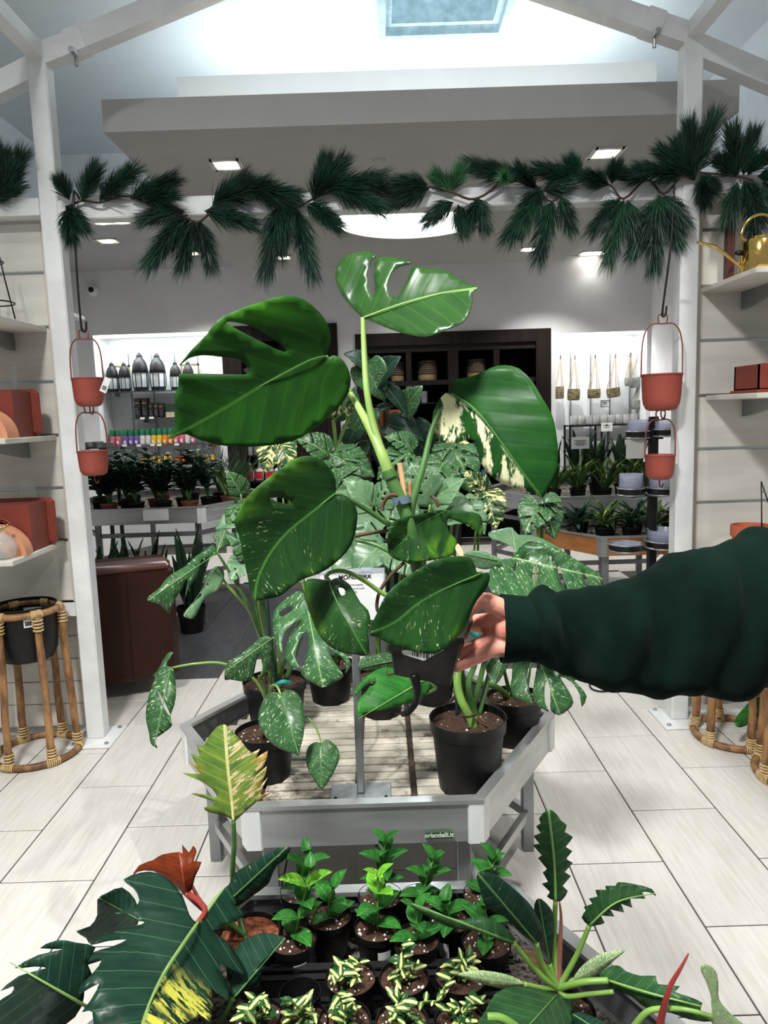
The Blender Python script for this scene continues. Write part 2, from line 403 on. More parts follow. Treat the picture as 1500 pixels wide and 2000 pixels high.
dl(211, 470, CZ, .09, .08, 'single square downlight in the grey rear ceiling above the left recess')
dl(1158, 494, CZ, .13, .1, 'twin downlight in the rear ceiling behind the right pine sprigs', twin=True, power=2)
for x_, l_ in ((-1.75, 'left'), (.3, 'middle'), (1.75, 'right')):  # added downlights out of sight, put in to brighten the rear wall
    downlight((x_, 7.3, CZ), .08, .08, 'added square downlight hidden behind the soffit to brighten the rear wall, %s one of three' % l_, power=50 if abs(x_) < 1 else 130)
tag(MB().lathe([(.03, -.012), (.034, -.006), (.034, 0)], atZ(740, 312, SZ), 20).build('sprinkler_cap', SOFFIT, smooth='auto'), 'small round grey sprinkler cap in the soffit underside', 'sprinkler')
# security camera on the rear wall
p = atY(183, 568, YB); sc_ = thing('security_camera', p, 'small white dome security camera on the grey rear wall', 'camera')
rx = Matrix.Rotation(PI / 2, 3, 'X')
MB().lathe([(.06, 0), (.062, .02), (.05, .05), (.03, .07), (.001, .075)], p, 20, rx).build('housing', WHITEP, sc_, True)
MB().lathe([(.032, .055), (.026, .082), (.001, .088)], p, 16, rx).build('lens', BLACKP, sc_, True)
# ================================================================== the white greenhouse frame
FY = 3.30; PW = .08; XL, XR = -1.372, 1.345
fr = thing('greenhouse_frame', (0, FY, 0), 'white painted metal gable frame with posts, beam and rafters', 'frame')
def fbar(name, p, q, w=PW, h=None, mat=None, up=(0, 0, 1)): return MB().bar(p, q, w, h or w, up).build(name, mat or FRAME, fr)
for x in (XL, XR):
    MB().box((x - PW / 2, FY - PW / 2, .01), (x + PW / 2, FY + PW / 2, 2.98), bev=.006).build('post', FRAME, fr)
    s = 1 if x < 0 else -1
    bp = MB().box((x - .1, FY - .13, 0), (x + .1, FY + .1, .012), bev=.003).build('base_plate', FRAME, fr)
    for a in (-.075, .075):
        for b in (-.1, .075): MB().lathe([(.01, 0), (.01, .006), (.005, .008)], (x + a, FY + b, .012), 8).build('bolt', STEEL, bp)
    # rafters inward and outward, purlin towards the viewer
    fbar('rafter', (x, FY, 2.97), (x + s * 1.5, FY, 2.97 + 1.5 * .345), .075, .085)
    fbar('rafter', (x, FY, 2.94), (x - s * 1.0, FY, 2.94 - .42), .075, .085)
    fbar('purlin', (x, FY, 2.99), (x, -.6, 2.99), .06, .06)
    for q in (.16,):
        MB().lathe([(.012, -.02), (.012, .02)], (x + s * q, FY - .05, 2.97 + q * .345 - .05), 10, rx).build('bolt', STEEL, fr)
        MB().tube([(x + s * q, FY - .02, 2.97 + q * .345 - .04), (x + s * q, FY - .02, 2.97 + q * .345 - .095)], .008, 8).build('bolt', STEEL, fr)
    fbar('joint_plate', (x + s * .13, FY - .002, 2.97 + .13 * .345), (x + s * .2, FY - .002, 2.97 + .2 * .345), .083, .093)
    fbar('side_beam', (x - s * PW / 2, FY, 2.375), (x - s * 1.2, FY, 2.375), PW, .07)
    fbar('side_rail', (x - s * PW / 2, FY, .62), (x - s * 1.2, FY, .62), PW, .045)
MB().box((XL + PW / 2, FY - PW / 2, 2.318), (XR - PW / 2, FY + PW / 2, 2.398), bev=.005).build('cross_beam', FRAME, fr)
for x in (XL + .055, XR - .055):
    MB().lathe([(.013, 0), (.013, .014), (.006, .016)], (x, FY - .045, 2.30), 8, rx).build('bolt', STEEL, fr)
# slatted display panels left and right, grooves carrying the shelves
PY = 3.345
def slat_wall(side, zs, xi, xo, stile):
    w = thing('slat_wall', ((xi + xo) / 2, PY, 0), ('whitewashed slat wall panel left of the left white post', 'whitewashed slat wall panel right of the right white post')[side > 0], 'wall panel')
    for a, b in zip(zs[:-1], zs[1:]):
        MB().box((min(xi, xo), PY, b + .007), (max(xi, xo), PY + .018, a - .007), bev=.002).build('slat', PANEL2, w)
    for z in zs[1:-1]:
        MB().box((min(xi, xo), PY + .012, z - .008), (max(xi, xo), PY + .018, z + .008)).box((min(xi, xo), PY + .002, z + .0035), (max(xi, xo), PY + .014, z + .0065)).build('groove_insert', ALU, w)
    a, b = sorted((xi, stile))
    MB().box((a, PY - .002, zs[-1]), (b, PY + .02, zs[0]), bev=.002).build('stile', PANEL, w)
    mid = a + (b - a) * (.55 if side < 0 else .45)
    MB().box((mid - .002, PY - .006, zs[-1]), (b if side < 0 else a, PY - .001, zs[0]), bev=.002).build('edge_strip', PANEL3, w)
    MB().box((min(xi, xo), PY + .02, zs[-1]), (max(xi, xo) , PY + .03, zs[0])).build('backing', PANEL, w)
    k = 5; z0, z1 = .04, .592
    for i in range(k):
        MB().box((min(stile, xo), PY, z0 + (z1 - z0) * i / k + .002), (max(stile, xo), PY + .018, z0 + (z1 - z0) * (i + 1) / k - .002), bev=.003).build('plank', PANEL2, w)
    MB().box((stile - .035 if side < 0 else stile, PY - .008, z0), (stile if side < 0 else stile + .035, PY - .0005, z1), bev=.002).build('edge_strip', PANEL, w)
    return w
slat_wall(-1, [2.335, 2.121, 1.888, 1.65, 1.413, 1.174, .934, .644], -1.452, -2.5, -1.413)
slat_wall(1, [2.335, 2.213, 1.972, 1.738, 1.496, 1.256, 1.012, .77, .644], 1.43, 2.4, 1.388)
def shelf(x0, x1, z, depth, label, brx, th=.022, tilt=0):
    t = thing('shelf', ((x0 + x1) / 2, PY, z), label, 'shelf')
    MB().box((x0, PY - depth, z - th), (x1, PY - .001, z), bev=.003).build('board', PANEL2, t)
    for bx in brx:
        m = MB().prism([(PY - .002, z - th), (PY - .002, z - th - .075), (PY - .03, z - th - .075), (PY - depth * .8, z - th - .02), (PY - depth * .8, z - th)], bx - .012, bx + .012, lambda a, b, c: Vector((c, a, b)))
        m.build('bracket', ALU_D, t)
        MB().box((bx - .016, PY - .035, z - th - .085), (bx + .016, PY - .002, z - th - .073)).build('bracket_cap', GLASS, t)
    return t
SA, SB_, SCz = 1.888, 1.413, .934
shelf(-2.45, -1.462, SA, .46, 'pale wooden shelf on the left slat wall holding a wire stand', (-1.62, -2.2))
shelf(-2.45, -1.462, SB_, .46, 'pale wooden shelf at mid height of the left slat wall', (-1.60, -2.2))
shelf(-2.45, -1.465, SCz, .49, 'pale wooden shelf low on the left slat wall with ceramics', (-1.75, -2.2))
SD, SE = 1.965, 1.496
shelf(1.432, 2.35, SD, .48, 'pale wooden shelf on the right slat wall under a brass can', (1.62, 2.1))
shelf(1.462, 2.35, SE, .46, 'pale wooden shelf on the right slat wall under a red planter', (1.64, 2.1))
shelf(1.47, 2.35, .80, .46, 'pale wooden shelf low on the right slat wall behind the sleeve', (2.1,))
# ------------------------------------------------------------------ goods on the left shelves
def stepped_block(loc, w, d, h, label):
    t = thing('ceramic_arch_block', loc, label, 'ceramic'); x, y, z = loc
    n = 10; r = w * .20; zc = h * .40
    pr = [(-w / 2, 0), (-r, 0)] + [(-r, zc)] + [(-r * math.cos(PI * i / n), zc + r * math.sin(PI * i / n)) for i in range(1, n)] + [(r, zc), (r, 0), (w / 2, 0), (w / 2, h), (-w / 2, h)]
    MB().prism(pr, -d / 2, d * .3, lambda a, b, c: Vector((x + a, y + c, z + b))).build('arch_body', TERRA_D, t)
    MB().box((x - w / 2 + .02, y + d * .3, z), (x + w / 2 + .03, y + d / 2, z + h + .012), bev=.02).build('back_panel', TERRA_D, t)
    m = MB()
    pts = [(x - r * 1.25, z)] + [(x - r * 1.25 * math.cos(PI * i / n), z + zc + r * 1.25 * math.sin(PI * i / n)) for i in range(n + 1)] + [(x + r * 1.25, z)]
    m.tube([(a, y - d / 2, b) for a, b in pts], .006, 6); m.build('arch_moulding', TERRA_D, t, True)
    return t
def arch_pot(c, r, d, label, rz=0):
    t = thing('arch_planter', c, label, 'planter'); R = Matrix.Rotation(rz, 3, 'Z'); c = Vector(c); n = 18
    for k, (r0, r1, y0, y1) in enumerate(((.36, .62, -.5, -.34), (.60, .82, -.5, -.42), (.8, 1, -.46, .5))):
        pr = [(-r * r1 * math.cos(PI * i / n), r * r1 * math.sin(PI * i / n)) for i in range(n + 1)] + [(r * r0 * math.cos(PI * i / n), r * r0 * math.sin(PI * i / n)) for i in range(n + 1)]
        MB().prism(pr, y0 * d, y1 * d, lambda a, b, q: c + R @ Vector((a, q, b))).build(('inner_band', 'middle_band', 'outer_shell')[k], TERRA_L, t, 'auto')
    return t
stepped_block((-1.60, 3.13, SB_), .22, .2, .19, 'brick red ceramic arch block on the middle left shelf')
stepped_block((-1.605, 3.15, SCz), .26, .2, .2, 'brick red ceramic arch block on the lowest left shelf')
arch_pot((-1.585, 2.96, SB_), .12, .1, 'peach terracotta arch planter on the middle left shelf')
arch_pot((-1.588, 2.985, SCz), .125, .085, 'peach terracotta arch planter on the lowest left shelf', .12)
def tube_vase(c, r, h, label, rectangular=False):
    m = MB()
    if rectangular: m.box((c[0] - r, c[1] - r * .4, c[2]), (c[0] + r, c[1] + r * .4, c[2] + h), bev=.004)
    else: m.lathe([(r * .6, 0), (r, .004), (r, h), (r * .9, h), (r * .9, .008), (.001, .008)], c, 16)
    return tag(m.build('glass_vase', GLASS, smooth='auto'), label, 'vase')
tube_vase((-1.585, 3.26, SB_ + .002), .012, .30, 'slim clear glass tube behind the middle red block')
tube_vase((-1.583, 3.28, SCz + .002), .032, .285, 'rectangular clear glass tube behind the lowest red block', True)
bg = thing('bud_vase', (-1.525, 2.905, SCz), 'small round clear glass bud vase with brass clip', 'vase')
MB().lathe([(.02, 0), (.045, .012), (.055, .05), (.04, .085), (.015, .1), (.015, .13), (.013, .13), (.013, .1), (.038, .083), (.052, .05), (.042, .014), (.001, .006)], (-1.525, 2.912, SCz), 20).build('glass_body', GLASS, bg, True)
MB().tube([(-1.565, 2.912, SCz + .105), (-1.525, 2.897, SCz + .115), (-1.49, 2.905, SCz + .14)], .006, 8).build('brass_clip', GOLD, bg, True)
# wire stand with glass, top left
ws = thing('wire_stand', (-1.55, 3.05, SA), 'black wire geometric stand around a glass on the top left shelf', 'stand'); m = MB()
c = Vector((-1.55, 3.05, SA + .004))
for a in range(4):
    an = a * PI / 2 + .5; m.tube([c + Vector((.085 * math.cos(an), .085 * math.sin(an), 0)), c + Vector((.06 * math.cos(an), .06 * math.sin(an), .16)), c + Vector((.035 * math.cos(an), .035 * math.sin(an), .36))], .003, 6)
m.build('wire_leg', BLACKM, ws, True)
for z, r in ((.06, .09), (.22, .062)): MB().tube([c + Vector((r * math.cos(2 * PI * i / 24), r * math.sin(2 * PI * i / 24), z)) for i in range(24)], .003, 6, closed=True).build('wire_ring', BLACKM, ws, True)
tube_vase((-1.55, 3.05, SA + .002), .035, .22, 'clear glass cylinder standing inside the black wire stand')
# ------------------------------------------------------------------ goods on the right shelves
wc = thing('watering_can', (1.545, 3.06, SD), 'polished brass watering can with long thin spout', 'watering can')
bc = Vector((1.545, 3.06, SD))
MB().lathe([(.075, 0), (.078, .004), (.078, .125), (.072, .135), (.045, .138), (.04, .15), (.036, .15), (.04, .136), (.07, .128), (.072, .01), (.001, .008)], bc, 36).build('body', GOLD, wc, 'auto')
sp = [bc + Vector((-.07, 0, .03)), bc + Vector((-.12, 0, .07)), bc + Vector((-.165, 0, .105)), bc + Vector((-.19, 0, .12)), bc + Vector((-.255, 0, .135))]
MB().tube(spline(sp, 6), [.007] * 18 + [.006] * 7, 10).build('spout', GOLD, wc, True)
hd = [bc + Vector((-.055, 0, .13))] + [bc + Vector((-.005 + .075 * math.cos(a), 0, .15 + .085 * math.sin(a))) for a in [PI - i * PI * .95 / 10 for i in range(11)]]
MB().tube(spline(hd, 4), .006, 8).build('handle', GOLD, wc, True)
MB().lathe([(.012, 0), (.01, .01), (.006, .02)], bc + Vector((-.082, 0, .09)), 10, Matrix.Rotation(-PI / 2, 3, 'Y')).build('stud', BLACKM, wc, True)
tag(MB().box((1.495, 3.235, SD), (1.525, 3.278, SD + .33), bev=.003).build('wooden_batten', M('red_brown_batten', (84, 46, 38), .5, var=.15, stretch=(1, 1, .2))), 'reddish brown wooden batten upright behind the brass can', 'batten')
rp = thing('rectangular_planter', (1.66, 3.1, SE), 'long brick red rectangular planter with recessed front panels', 'planter')
x0, x1, y0, y1 = 1.52, 2.0, 2.99, 3.2
m = MB().box((x0, y0, SE + .012), (x1, y0 + .012, SE + .115)).box((x0, y1 - .012, SE + .012), (x1, y1, SE + .115)).box((x0, y0, SE + .012), (x0 + .012, y1, SE + .115)).box((x1 - .012, y0, SE + .012), (x1, y1, SE + .115)).box((x0, y0, SE + .012), (x1, y1, SE + .02))
m.build('trough', TERRA_D, rp)
MB().box((x0 - .012, y0 - .012, SE), (x1 + .012, y1 + .012, SE + .014), bev=.003).build('saucer', TERRA_D, rp)
for k in range(3): MB().box((x0 + .002 + k * .19, y0 - .007, SE + .016), (x0 + .105 + k * .19, y0 + .002, SE + .118), bev=.004).build('front_panel', TERRA_D, rp)
pt = atY(1431, 1040, 3.08); tp = thing('terracotta_pot', (1.53, 3.08, .80), 'small terracotta pot on the low right shelf behind the sleeve', 'pot')
MB().lathe([(.05, 0), (.07, .06), (.075, .10), (.082, .10), (.082, .145), (.074, .145), (.07, .1), (.06, .02), (.001, .02)], (1.555, 3.08, .80), 28).build('pot_body', TERRA_M, tp, 'auto')
wt = thing('wire_trellis', (1.68, 3.08, .80), 'thin black wire trellis with small rings beside the terracotta pot', 'trellis')
for a, b in (((1.60, .80), (1.585, 1.13)), ((1.585, 1.13), (1.64, .98)), ((1.64, .98), (1.675, 1.18)), ((1.675, 1.18), (1.70, .80)), ((1.64, .98), (1.61, .80)), ((1.70, .98), (1.71, 1.05)), ((1.71, 1.05), (1.73, .80))):
    MB().tube([(a[0], 3.07, a[1]), (b[0], 3.07, b[1])], .0028, 6).build('wire', BLACKM, wt, True)
for x, z in ((1.615, 1.085), (1.70, 1.01)): MB().tube([(x + .026 * math.cos(2 * PI * i / 16), 3.07 + .02 * math.sin(2 * PI * i / 16), z) for i in range(16)], .0025, 6, closed=True).build('ring', STEEL, wt, True)
# ------------------------------------------------------------------ hanging planters
def hang_planter(c, r, h, hh, label, hook=True, grow=1.0):
    """c: centre of the rim; r: rim radius; h: pot height; hh: height of the bail over the rim"""
    t = thing('hanging_planter', c, label, 'hanging planter', 'hanging brick red planters'); c = Vector(c)
    pr = [(r * .55, -h), (r * .74, -h * .95), (r * .87, -h * .8), (r * .91, -h * .62), (r * .966, -h * .07), (r * .97, -h * .04), (r * 1.01, -h * .035), (r * 1.01, 0), (r * .96, 0), (r * .9, -h * .5), (r * .5, -h * .9)]
    MB().lathe(pr, c, 72, rib=(-.03, -h * .63, -h * .06)).build('pot_body', PLANTER, t, 'auto')
    w = r * 1.02; k = hh
    pts = [(-w, -h * .08), (-w, 0), (-w * .97, k * .55), (-w * .82, k * .85), (-w * .5, k), (0, k), (w * .5, k), (w * .82, k * .85), (w * .97, k * .55), (w, 0), (w, -h * .08)]
    MB().tube(spline([c + Vector((a, 0, b)) for a, b in pts], 4), .0032, 6).build('wire_bail', PLWIRE, t, True)
    MB().tube(spline([c + Vector((a, 0, b)) for a, b in ((-.016, k), (-.02, k + .03), (-.008, k + .04), (.008, k + .04), (.02, k + .03), (.016, k))], 3), .003, 6).build('top_loop', PLWIRE, t, True)
    MB().tube(spline([c + Vector((a, 0, b)) for a, b in ((0, -h + .004), (0, -h - .02), (.006, -h - .033), (.014, -h - .028), (.016, -h - .018))], 3), .003, 6).build('bottom_hook', PLWIRE, t, True)
    return t
HY = 3.2
def rim(px0, px1, py): return (atY(px0, py, HY) + atY(px1, py, HY)) / 2, (atY(px1, py, HY) - atY(px0, py, HY)).length / 2
for s, (a, b) in ((-1, ((140, 201, 738, 54, 72), (151, 210, 880, 48, 72))), (1, ((1253, 1332, 730, 70, 93), (1260, 1318, 888, 48, 72)))):
    side = 'left' if s < 0 else 'right'
    c1, r1 = rim(*a[:3]); c2, r2 = rim(*b[:3]); k = HY / F * 1.01
    hang_planter(c1, r1, a[3] * k, a[4] * k, 'upper ribbed brick red hanging planter by the %s post' % side)
    hang_planter(c2, r2, b[3] * k, b[4] * k * (1 if s < 0 else .93), 'lower small ribbed brick red hanging planter by the %s post' % side)
    top = c1 + Vector((0, 0, a[4] * k + .038))
    b0 = Vector((top.x + (.0 if s < 0 else .045), HY + .06, 2.40))
    pts = [b0 + Vector((0, .03, 0)), b0 + Vector((0, -.02, .02)), b0 + Vector((0, -.045, -.01)), b0.lerp(top, .5) + Vector((0, -.045, 0)), top + Vector((-.004, -.01, .03)), top + Vector((0, 0, -.006)), top + Vector((.012, 0, 0)), top + Vector((.015, 0, .035))]
    tag(MB().tube(spline(pts, 5), .0045, 6).build('hanging_hook', BLACKM, smooth=True), 'long black wire hook over the beam above the %s planters' % side, 'hook')
p = atY(206, 752, HY - .07); q = Matrix.Rotation(.45, 3, 'Y')
pt_ = thing('price_tag', p, 'white price tag hanging on the upper left red planter', 'tag')
MB().box(p + Vector((-.014, -.002, -.032)), p + Vector((.014, .002, .032)), rot=q).build('card', WHITEP, pt_)
for i in range(6): MB().box(p + Vector((-.008 + .003 * i, -.0032, -.022)), p + Vector((-.007 + .003 * i + .001 * (i % 2), -.002, -.004)), rot=q, piv=p).build('barcode_bar', INK, pt_)
# ------------------------------------------------------------------ rattan stands
def rattan_stand(c, rt, rb, h, label, nleg=6, ph=.3, scale=1):
    t = thing('rattan_stand', c, label, 'plant stand', 'rattan plant stands'); c = Vector(c); lr = .0165 * scale
    for nm, r, z in (('top_ring', rt, h), ('bottom_ring', rb, lr)):
        g = MB().tube([c + Vector((r * math.cos(2 * PI * i / 40), r * math.sin(2 * PI * i / 40), z)) for i in range(40)], lr * .92, 8, closed=True).build(nm, RATTAN, t, True)
    for k in range(nleg):
        a = ph + 2 * PI * k / nleg; d = Vector((math.cos(a), math.sin(a), 0))
        p0 = c + d * (rb - .004) + Vector((0, 0, lr)); p1 = c + d * (rt + lr * .6) + Vector((0, 0, h))
        pts = [p0.lerp(p1, i / 6) + Vector((rnd(-.003, .003), rnd(-.003, .003), 0)) for i in range(7)]
        lg = MB().tube(pts, [lr * rnd(.9, 1.1) for _ in pts], 9).build('leg', RATTAN, t, True)
        for z in (.0, 1):
            pp = p0.lerp(p1, .03 if z == 0 else .965); q = p0.lerp(p1, .09 if z == 0 else .9)
            m = MB()
            for i in range(4):
                e = pp.lerp(q, i / 3); m.tube([e + Vector((lr * 1.15 * math.cos(2 * PI * j / 10), lr * 1.15 * math.sin(2 * PI * j / 10), 0)) for j in range(10)], .0042, 5, closed=True)
            s_ = Vector((-d.y, d.x, 0)); rr = rt if z else rb; zz = h if z else lr
            for i in range(-3, 4):
                ang = a + i * .045; e = c + Vector((rr * math.cos(ang), rr * math.sin(ang), zz)); nrm = Vector((math.cos(ang), math.sin(ang), 0))
                m.tube([e + (nrm * math.cos(2 * PI * j / 8) + Vector((0, 0, 1)) * math.sin(2 * PI * j / 8)) * lr * 1.08 for j in range(8)], .0035, 4, closed=True)
            m.build('cane_binding', CANEB, lg, True)
    return t
def bucket(c, r, h, label, sticker=None):
    t = thing('planter_pot', c, label, 'pot'); c = Vector(c)
    MB().lathe([(r * .55, 0), (r * .8, .012), (r * .93, .05), (r * .97, h * .5), (r, h), (r * .97, h), (r * .94, h * .5), (r * .88, .07), (.001, .03)], c, 40).build('pot_body', BLACKP, t, 'auto')
    if sticker is not None:
        a = sticker; m = MB(); n = 5; vs = []
        for i in range(n):
            an = a + (i - 2) * .075; vs += [c + Vector((math.cos(an) * r * 1.004, math.sin(an) * r * 1.004, z)) for z in (h - .075, h - .025)]
        lb = m.add(vs, [(2 * i, 2 * i + 2, 2 * i + 3, 2 * i + 1) for i in range(n - 1)]).build('price_label', WHITEP, t)
        for i in range(9):
            an = a - .11 + .022 * i; w = .004 if i % 3 else .007; R = r * 1.008
            MB().add([c + Vector((math.cos(x) * R, math.sin(x) * R, z)) for x, z in ((an, h - .068), (an + w / r * .6, h - .068), (an + w / r * .6, h - .05), (an, h - .05))], [(0, 1, 2, 3)]).build('barcode_bar', INK, lb)
    return t
b0 = (atZ(10, 1460, 0) + atZ(165, 1445, 0)) / 2
RS = Vector((-1.585, 3.145, 0))
rattan_stand(RS, .140, .175, .665, 'rattan plant stand holding a black pot left of the left post', 6, .26)
bucket((RS.x, RS.y, .675 - .235), .135, .25, 'matte black bucket pot seated in the left rattan stand', -1.0)
rattan_stand((1.515, 3.09, 0), .13, .165, .52, 'rattan plant stand right of the right post behind the sleeve', 6, .5)
rattan_stand((1.63, 2.72, 0), .15, .19, .60, 'rattan plant stand cut off by the right picture edge', 6, .15)
# floor wire by the right post
tag(MB().tube(spline([atZ(x, y, .006) for x, y in ((1290, 1350), (1220, 1348), (1170, 1350), (1152, 1340), (1165, 1326), (1230, 1330))], 5), .005, 6).build('power_cable', BLACKM, smooth=True), 'thin black cable looped on the tiles near the right post', 'cable')
# leather armchair side beyond the left post
yA = 3.80; zt = atY(330, 1096, 3.79).z; xa = atY(345, 1200, yA).x
ch = thing('armchair', (xa, yA, 0), 'dark brown leather armchair seen from the side behind the post', 'armchair')
def cushion(name, a, b, mat, bev, parent): return MB().box(a, b, bev=bev).build(name, mat, parent, 'auto')
cushion('side_panel', (xa - .85, yA, .10), (xa, yA + .12, zt - .025), LEATHER, .03, ch)
cushion('arm_top', (xa - .86, yA - .01, zt - .05), (xa - .015, yA + .15, zt), LEATH_T, .022, ch)
MB().tube([(xa - .24, yA - .002, .12), (xa - .235, yA - .002, zt - .06)], .004, 6).build('seam', LEATHER, ch)
cushion('seat', (xa - .8, yA + .12, .12), (xa - .02, yA + .7, .42), LEATHER, .04, ch)
cushion('far_arm', (xa - .85, yA + .7, .10), (xa - .03, yA + .84, zt - .10), LEATHER, .03, ch)
cushion('backrest', (xa - .95, yA, .12), (xa - .78, yA + .84, zt - .09), LEATHER, .04, ch)
for x in (xa - .08, xa - .78):
    for y in (yA + .08, yA + .76): MB().lathe([(.015, 0), (.022, .12)], (x, y, 0), 10).build('leg', DARKW, ch)
ch.rotation_euler = (0, 0, .30)
# ================================================================== pine garlands on the frame
NEEDLE = M('pine_needles', (24, 62, 44), .42, var=.35, scale=9, rnd=.35)
NEEDLE2 = M('light_pine_needles', (58, 112, 72), .42, var=.3, scale=9)
TWIG = M('brown_twig', (64, 44, 34), .8)
def sprig_mesh(base, tip, sag, n, nl, seed, w=.0027, cone=.75):
    rg = random.Random(seed); base, tip = Vector(base), Vector(tip); d = tip - base; L = d.length; m = MB()
    ax = d.normalized(); u = ax.orthogonal().normalized(); v = ax.cross(u)
    L0 = max(.25 * L, L - nl * .62)      # the needles at the end reach the tip
    for i in range(n):
        t = (i + rg.random()) / n; p = base + ax * (L0 * t) + Vector((0, 0, -sag * t * t))
        a = rg.random() * 2 * PI; sp = cone * (1.05 - .55 * t) * rg.uniform(.55, 1.1)
        out = (u * math.cos(a) + v * math.sin(a)); dr = (ax * math.cos(sp) + out * math.sin(sp)).normalized()
        ln = nl * rg.uniform(.75, 1.12); q = p + dr * ln * .55; e = p + dr * ln + Vector((0, 0, -ln * rg.uniform(.02, .16))) + ax * ln * .08
        s = dr.cross(Vector((rg.uniform(-1, 1), rg.uniform(-1, 1), rg.uniform(-1, 1)))).normalized() * w * .5; h = dr.cross(s).normalized() * w * .5
        m.add([p + s, p - s * .5 + h, p - s * .5 - h, q + s, q - s * .5 + h, q - s * .5 - h, e], [(0, 1, 4, 3), (1, 2, 5, 4), (2, 0, 3, 5), (3, 4, 6), (4, 5, 6), (5, 3, 6)])
    return m
GSP = {
 'centre': [(135,390,112,338),(160,392,192,312),(195,392,268,318),(255,388,350,340),(128,402,168,445),(130,410,140,470),(280,395,345,372),(372,425,300,490),(366,420,282,520),(380,430,352,525),(390,430,415,525),(360,428,330,470),(400,412,505,435),(415,402,490,332),(440,392,530,345),(485,375,592,378),(505,372,575,400),(360,412,268,425),
   (545,402,515,540),(560,402,545,500),(575,405,612,542),(600,398,668,440),(612,392,640,292),(622,385,678,298),(635,372,755,338),(650,365,750,405),(690,355,765,370),
   (835,360,760,352),(838,368,752,398),(880,375,845,330),(882,372,905,318),(885,395,828,430),(895,400,905,455),(930,385,950,448),(935,390,915,440),(1000,352,902,312),(1010,355,950,318),(1045,368,1005,318),(1060,372,985,470),(1055,366,1010,455),(1062,372,1120,352),(1080,392,1048,508),(1095,385,1118,450),(1125,352,1038,322),(1128,348,1110,300),
   (1190,362,1130,335),(1195,358,1205,310),(1212,388,1152,452),(1218,390,1185,515),(1226,390,1240,470),(1265,350,1208,332),(1290,382,1232,500),(1286,380,1276,530),(1292,384,1328,478),(1296,382,1346,440),(1330,345,1238,322),(1345,345,1282,280),(1350,340,1345,225),(1355,342,1402,205),(1358,350,1318,262)],
 'left': [(0,392,48,285),(2,392,30,330),(-15,388,10,280),(-20,395,40,350)],
 'right': [(1372,345,1378,398),(1368,342,1402,372),(1440,346,1428,232),(1438,346,1398,300),(1452,342,1475,240),(1460,342,1502,290),(1452,352,1495,430),(1440,356,1420,440),(1470,356,1470,460),(1480,345,1530,340),(1490,356,1540,430)] }
for g, (lab, y0) in {'centre': ('artificial pine garland draped along the white cross beam', 3.24), 'left': ('artificial pine sprigs on top of the left slat wall', 3.26), 'right': ('artificial pine sprigs hanging over the right slat wall', 3.24)}.items():
    t = thing('pine_garland', atY({'centre': 743, 'left': 0, 'right': 1450}[g], 385 if g != 'right' else 350, y0), lab, 'garland')
    rg = random.Random(3); last = None; cps = []
    for i, (a, b, c, d) in enumerate(GSP[g]):
        dy = rg.uniform(-.07, .02); p = atY(a, b, y0 - .01); q = atY(c, d, y0 - .02 + dy)
        L = (q - p).length; light = g == 'centre' and i in (29, 30)
        s = sprig_mesh(p, q, .012, int(300 + 1300 * L), .062 + .19 * L, i * 7 + len(g), .0023).build('sprig', NEEDLE2 if light else NEEDLE, t, kind='stuff')
        MB().tube([p, p.lerp(q, .3), p.lerp(q, .6)], [.0035, .003, .002], 5).build('twig', TWIG, s, True)
        cps.append(p)
    cps.sort(key=lambda v: v.x)
    pts = []
    for p in cps:
        if not pts or (p.x - pts[-1].x) > .06: pts.append(p + Vector((0, rg.uniform(-.012, .012), rg.uniform(-.01, .012))))
    if len(pts) > 1: MB().tube(spline(pts, 4), .005, 6).build('main_stem', TWIG, t, True)
m = MB(); cc = atY(985, 347, 3.17)
for i in range(260):
    a, b = rnd(0, 2 * PI), rnd(-.5, 1.5); dr = Vector((math.cos(a) * math.cos(b), -math.sin(b), math.sin(a) * math.cos(b))); e = cc + dr * rnd(.04, .065); s = dr.orthogonal().normalized() * .0013; h = dr.cross(s)
    m.add([cc + s, cc - s * .5 + h, cc - s * .5 - h, e], [(0, 1, 3), (1, 2, 3), (2, 0, 3)])
for o in [x for x in bpy.data.objects if x.name.startswith('pine_garland') and 'cross beam' in x.get('label', '')]: m.build('sprig', NEEDLE2, o, kind='stuff')
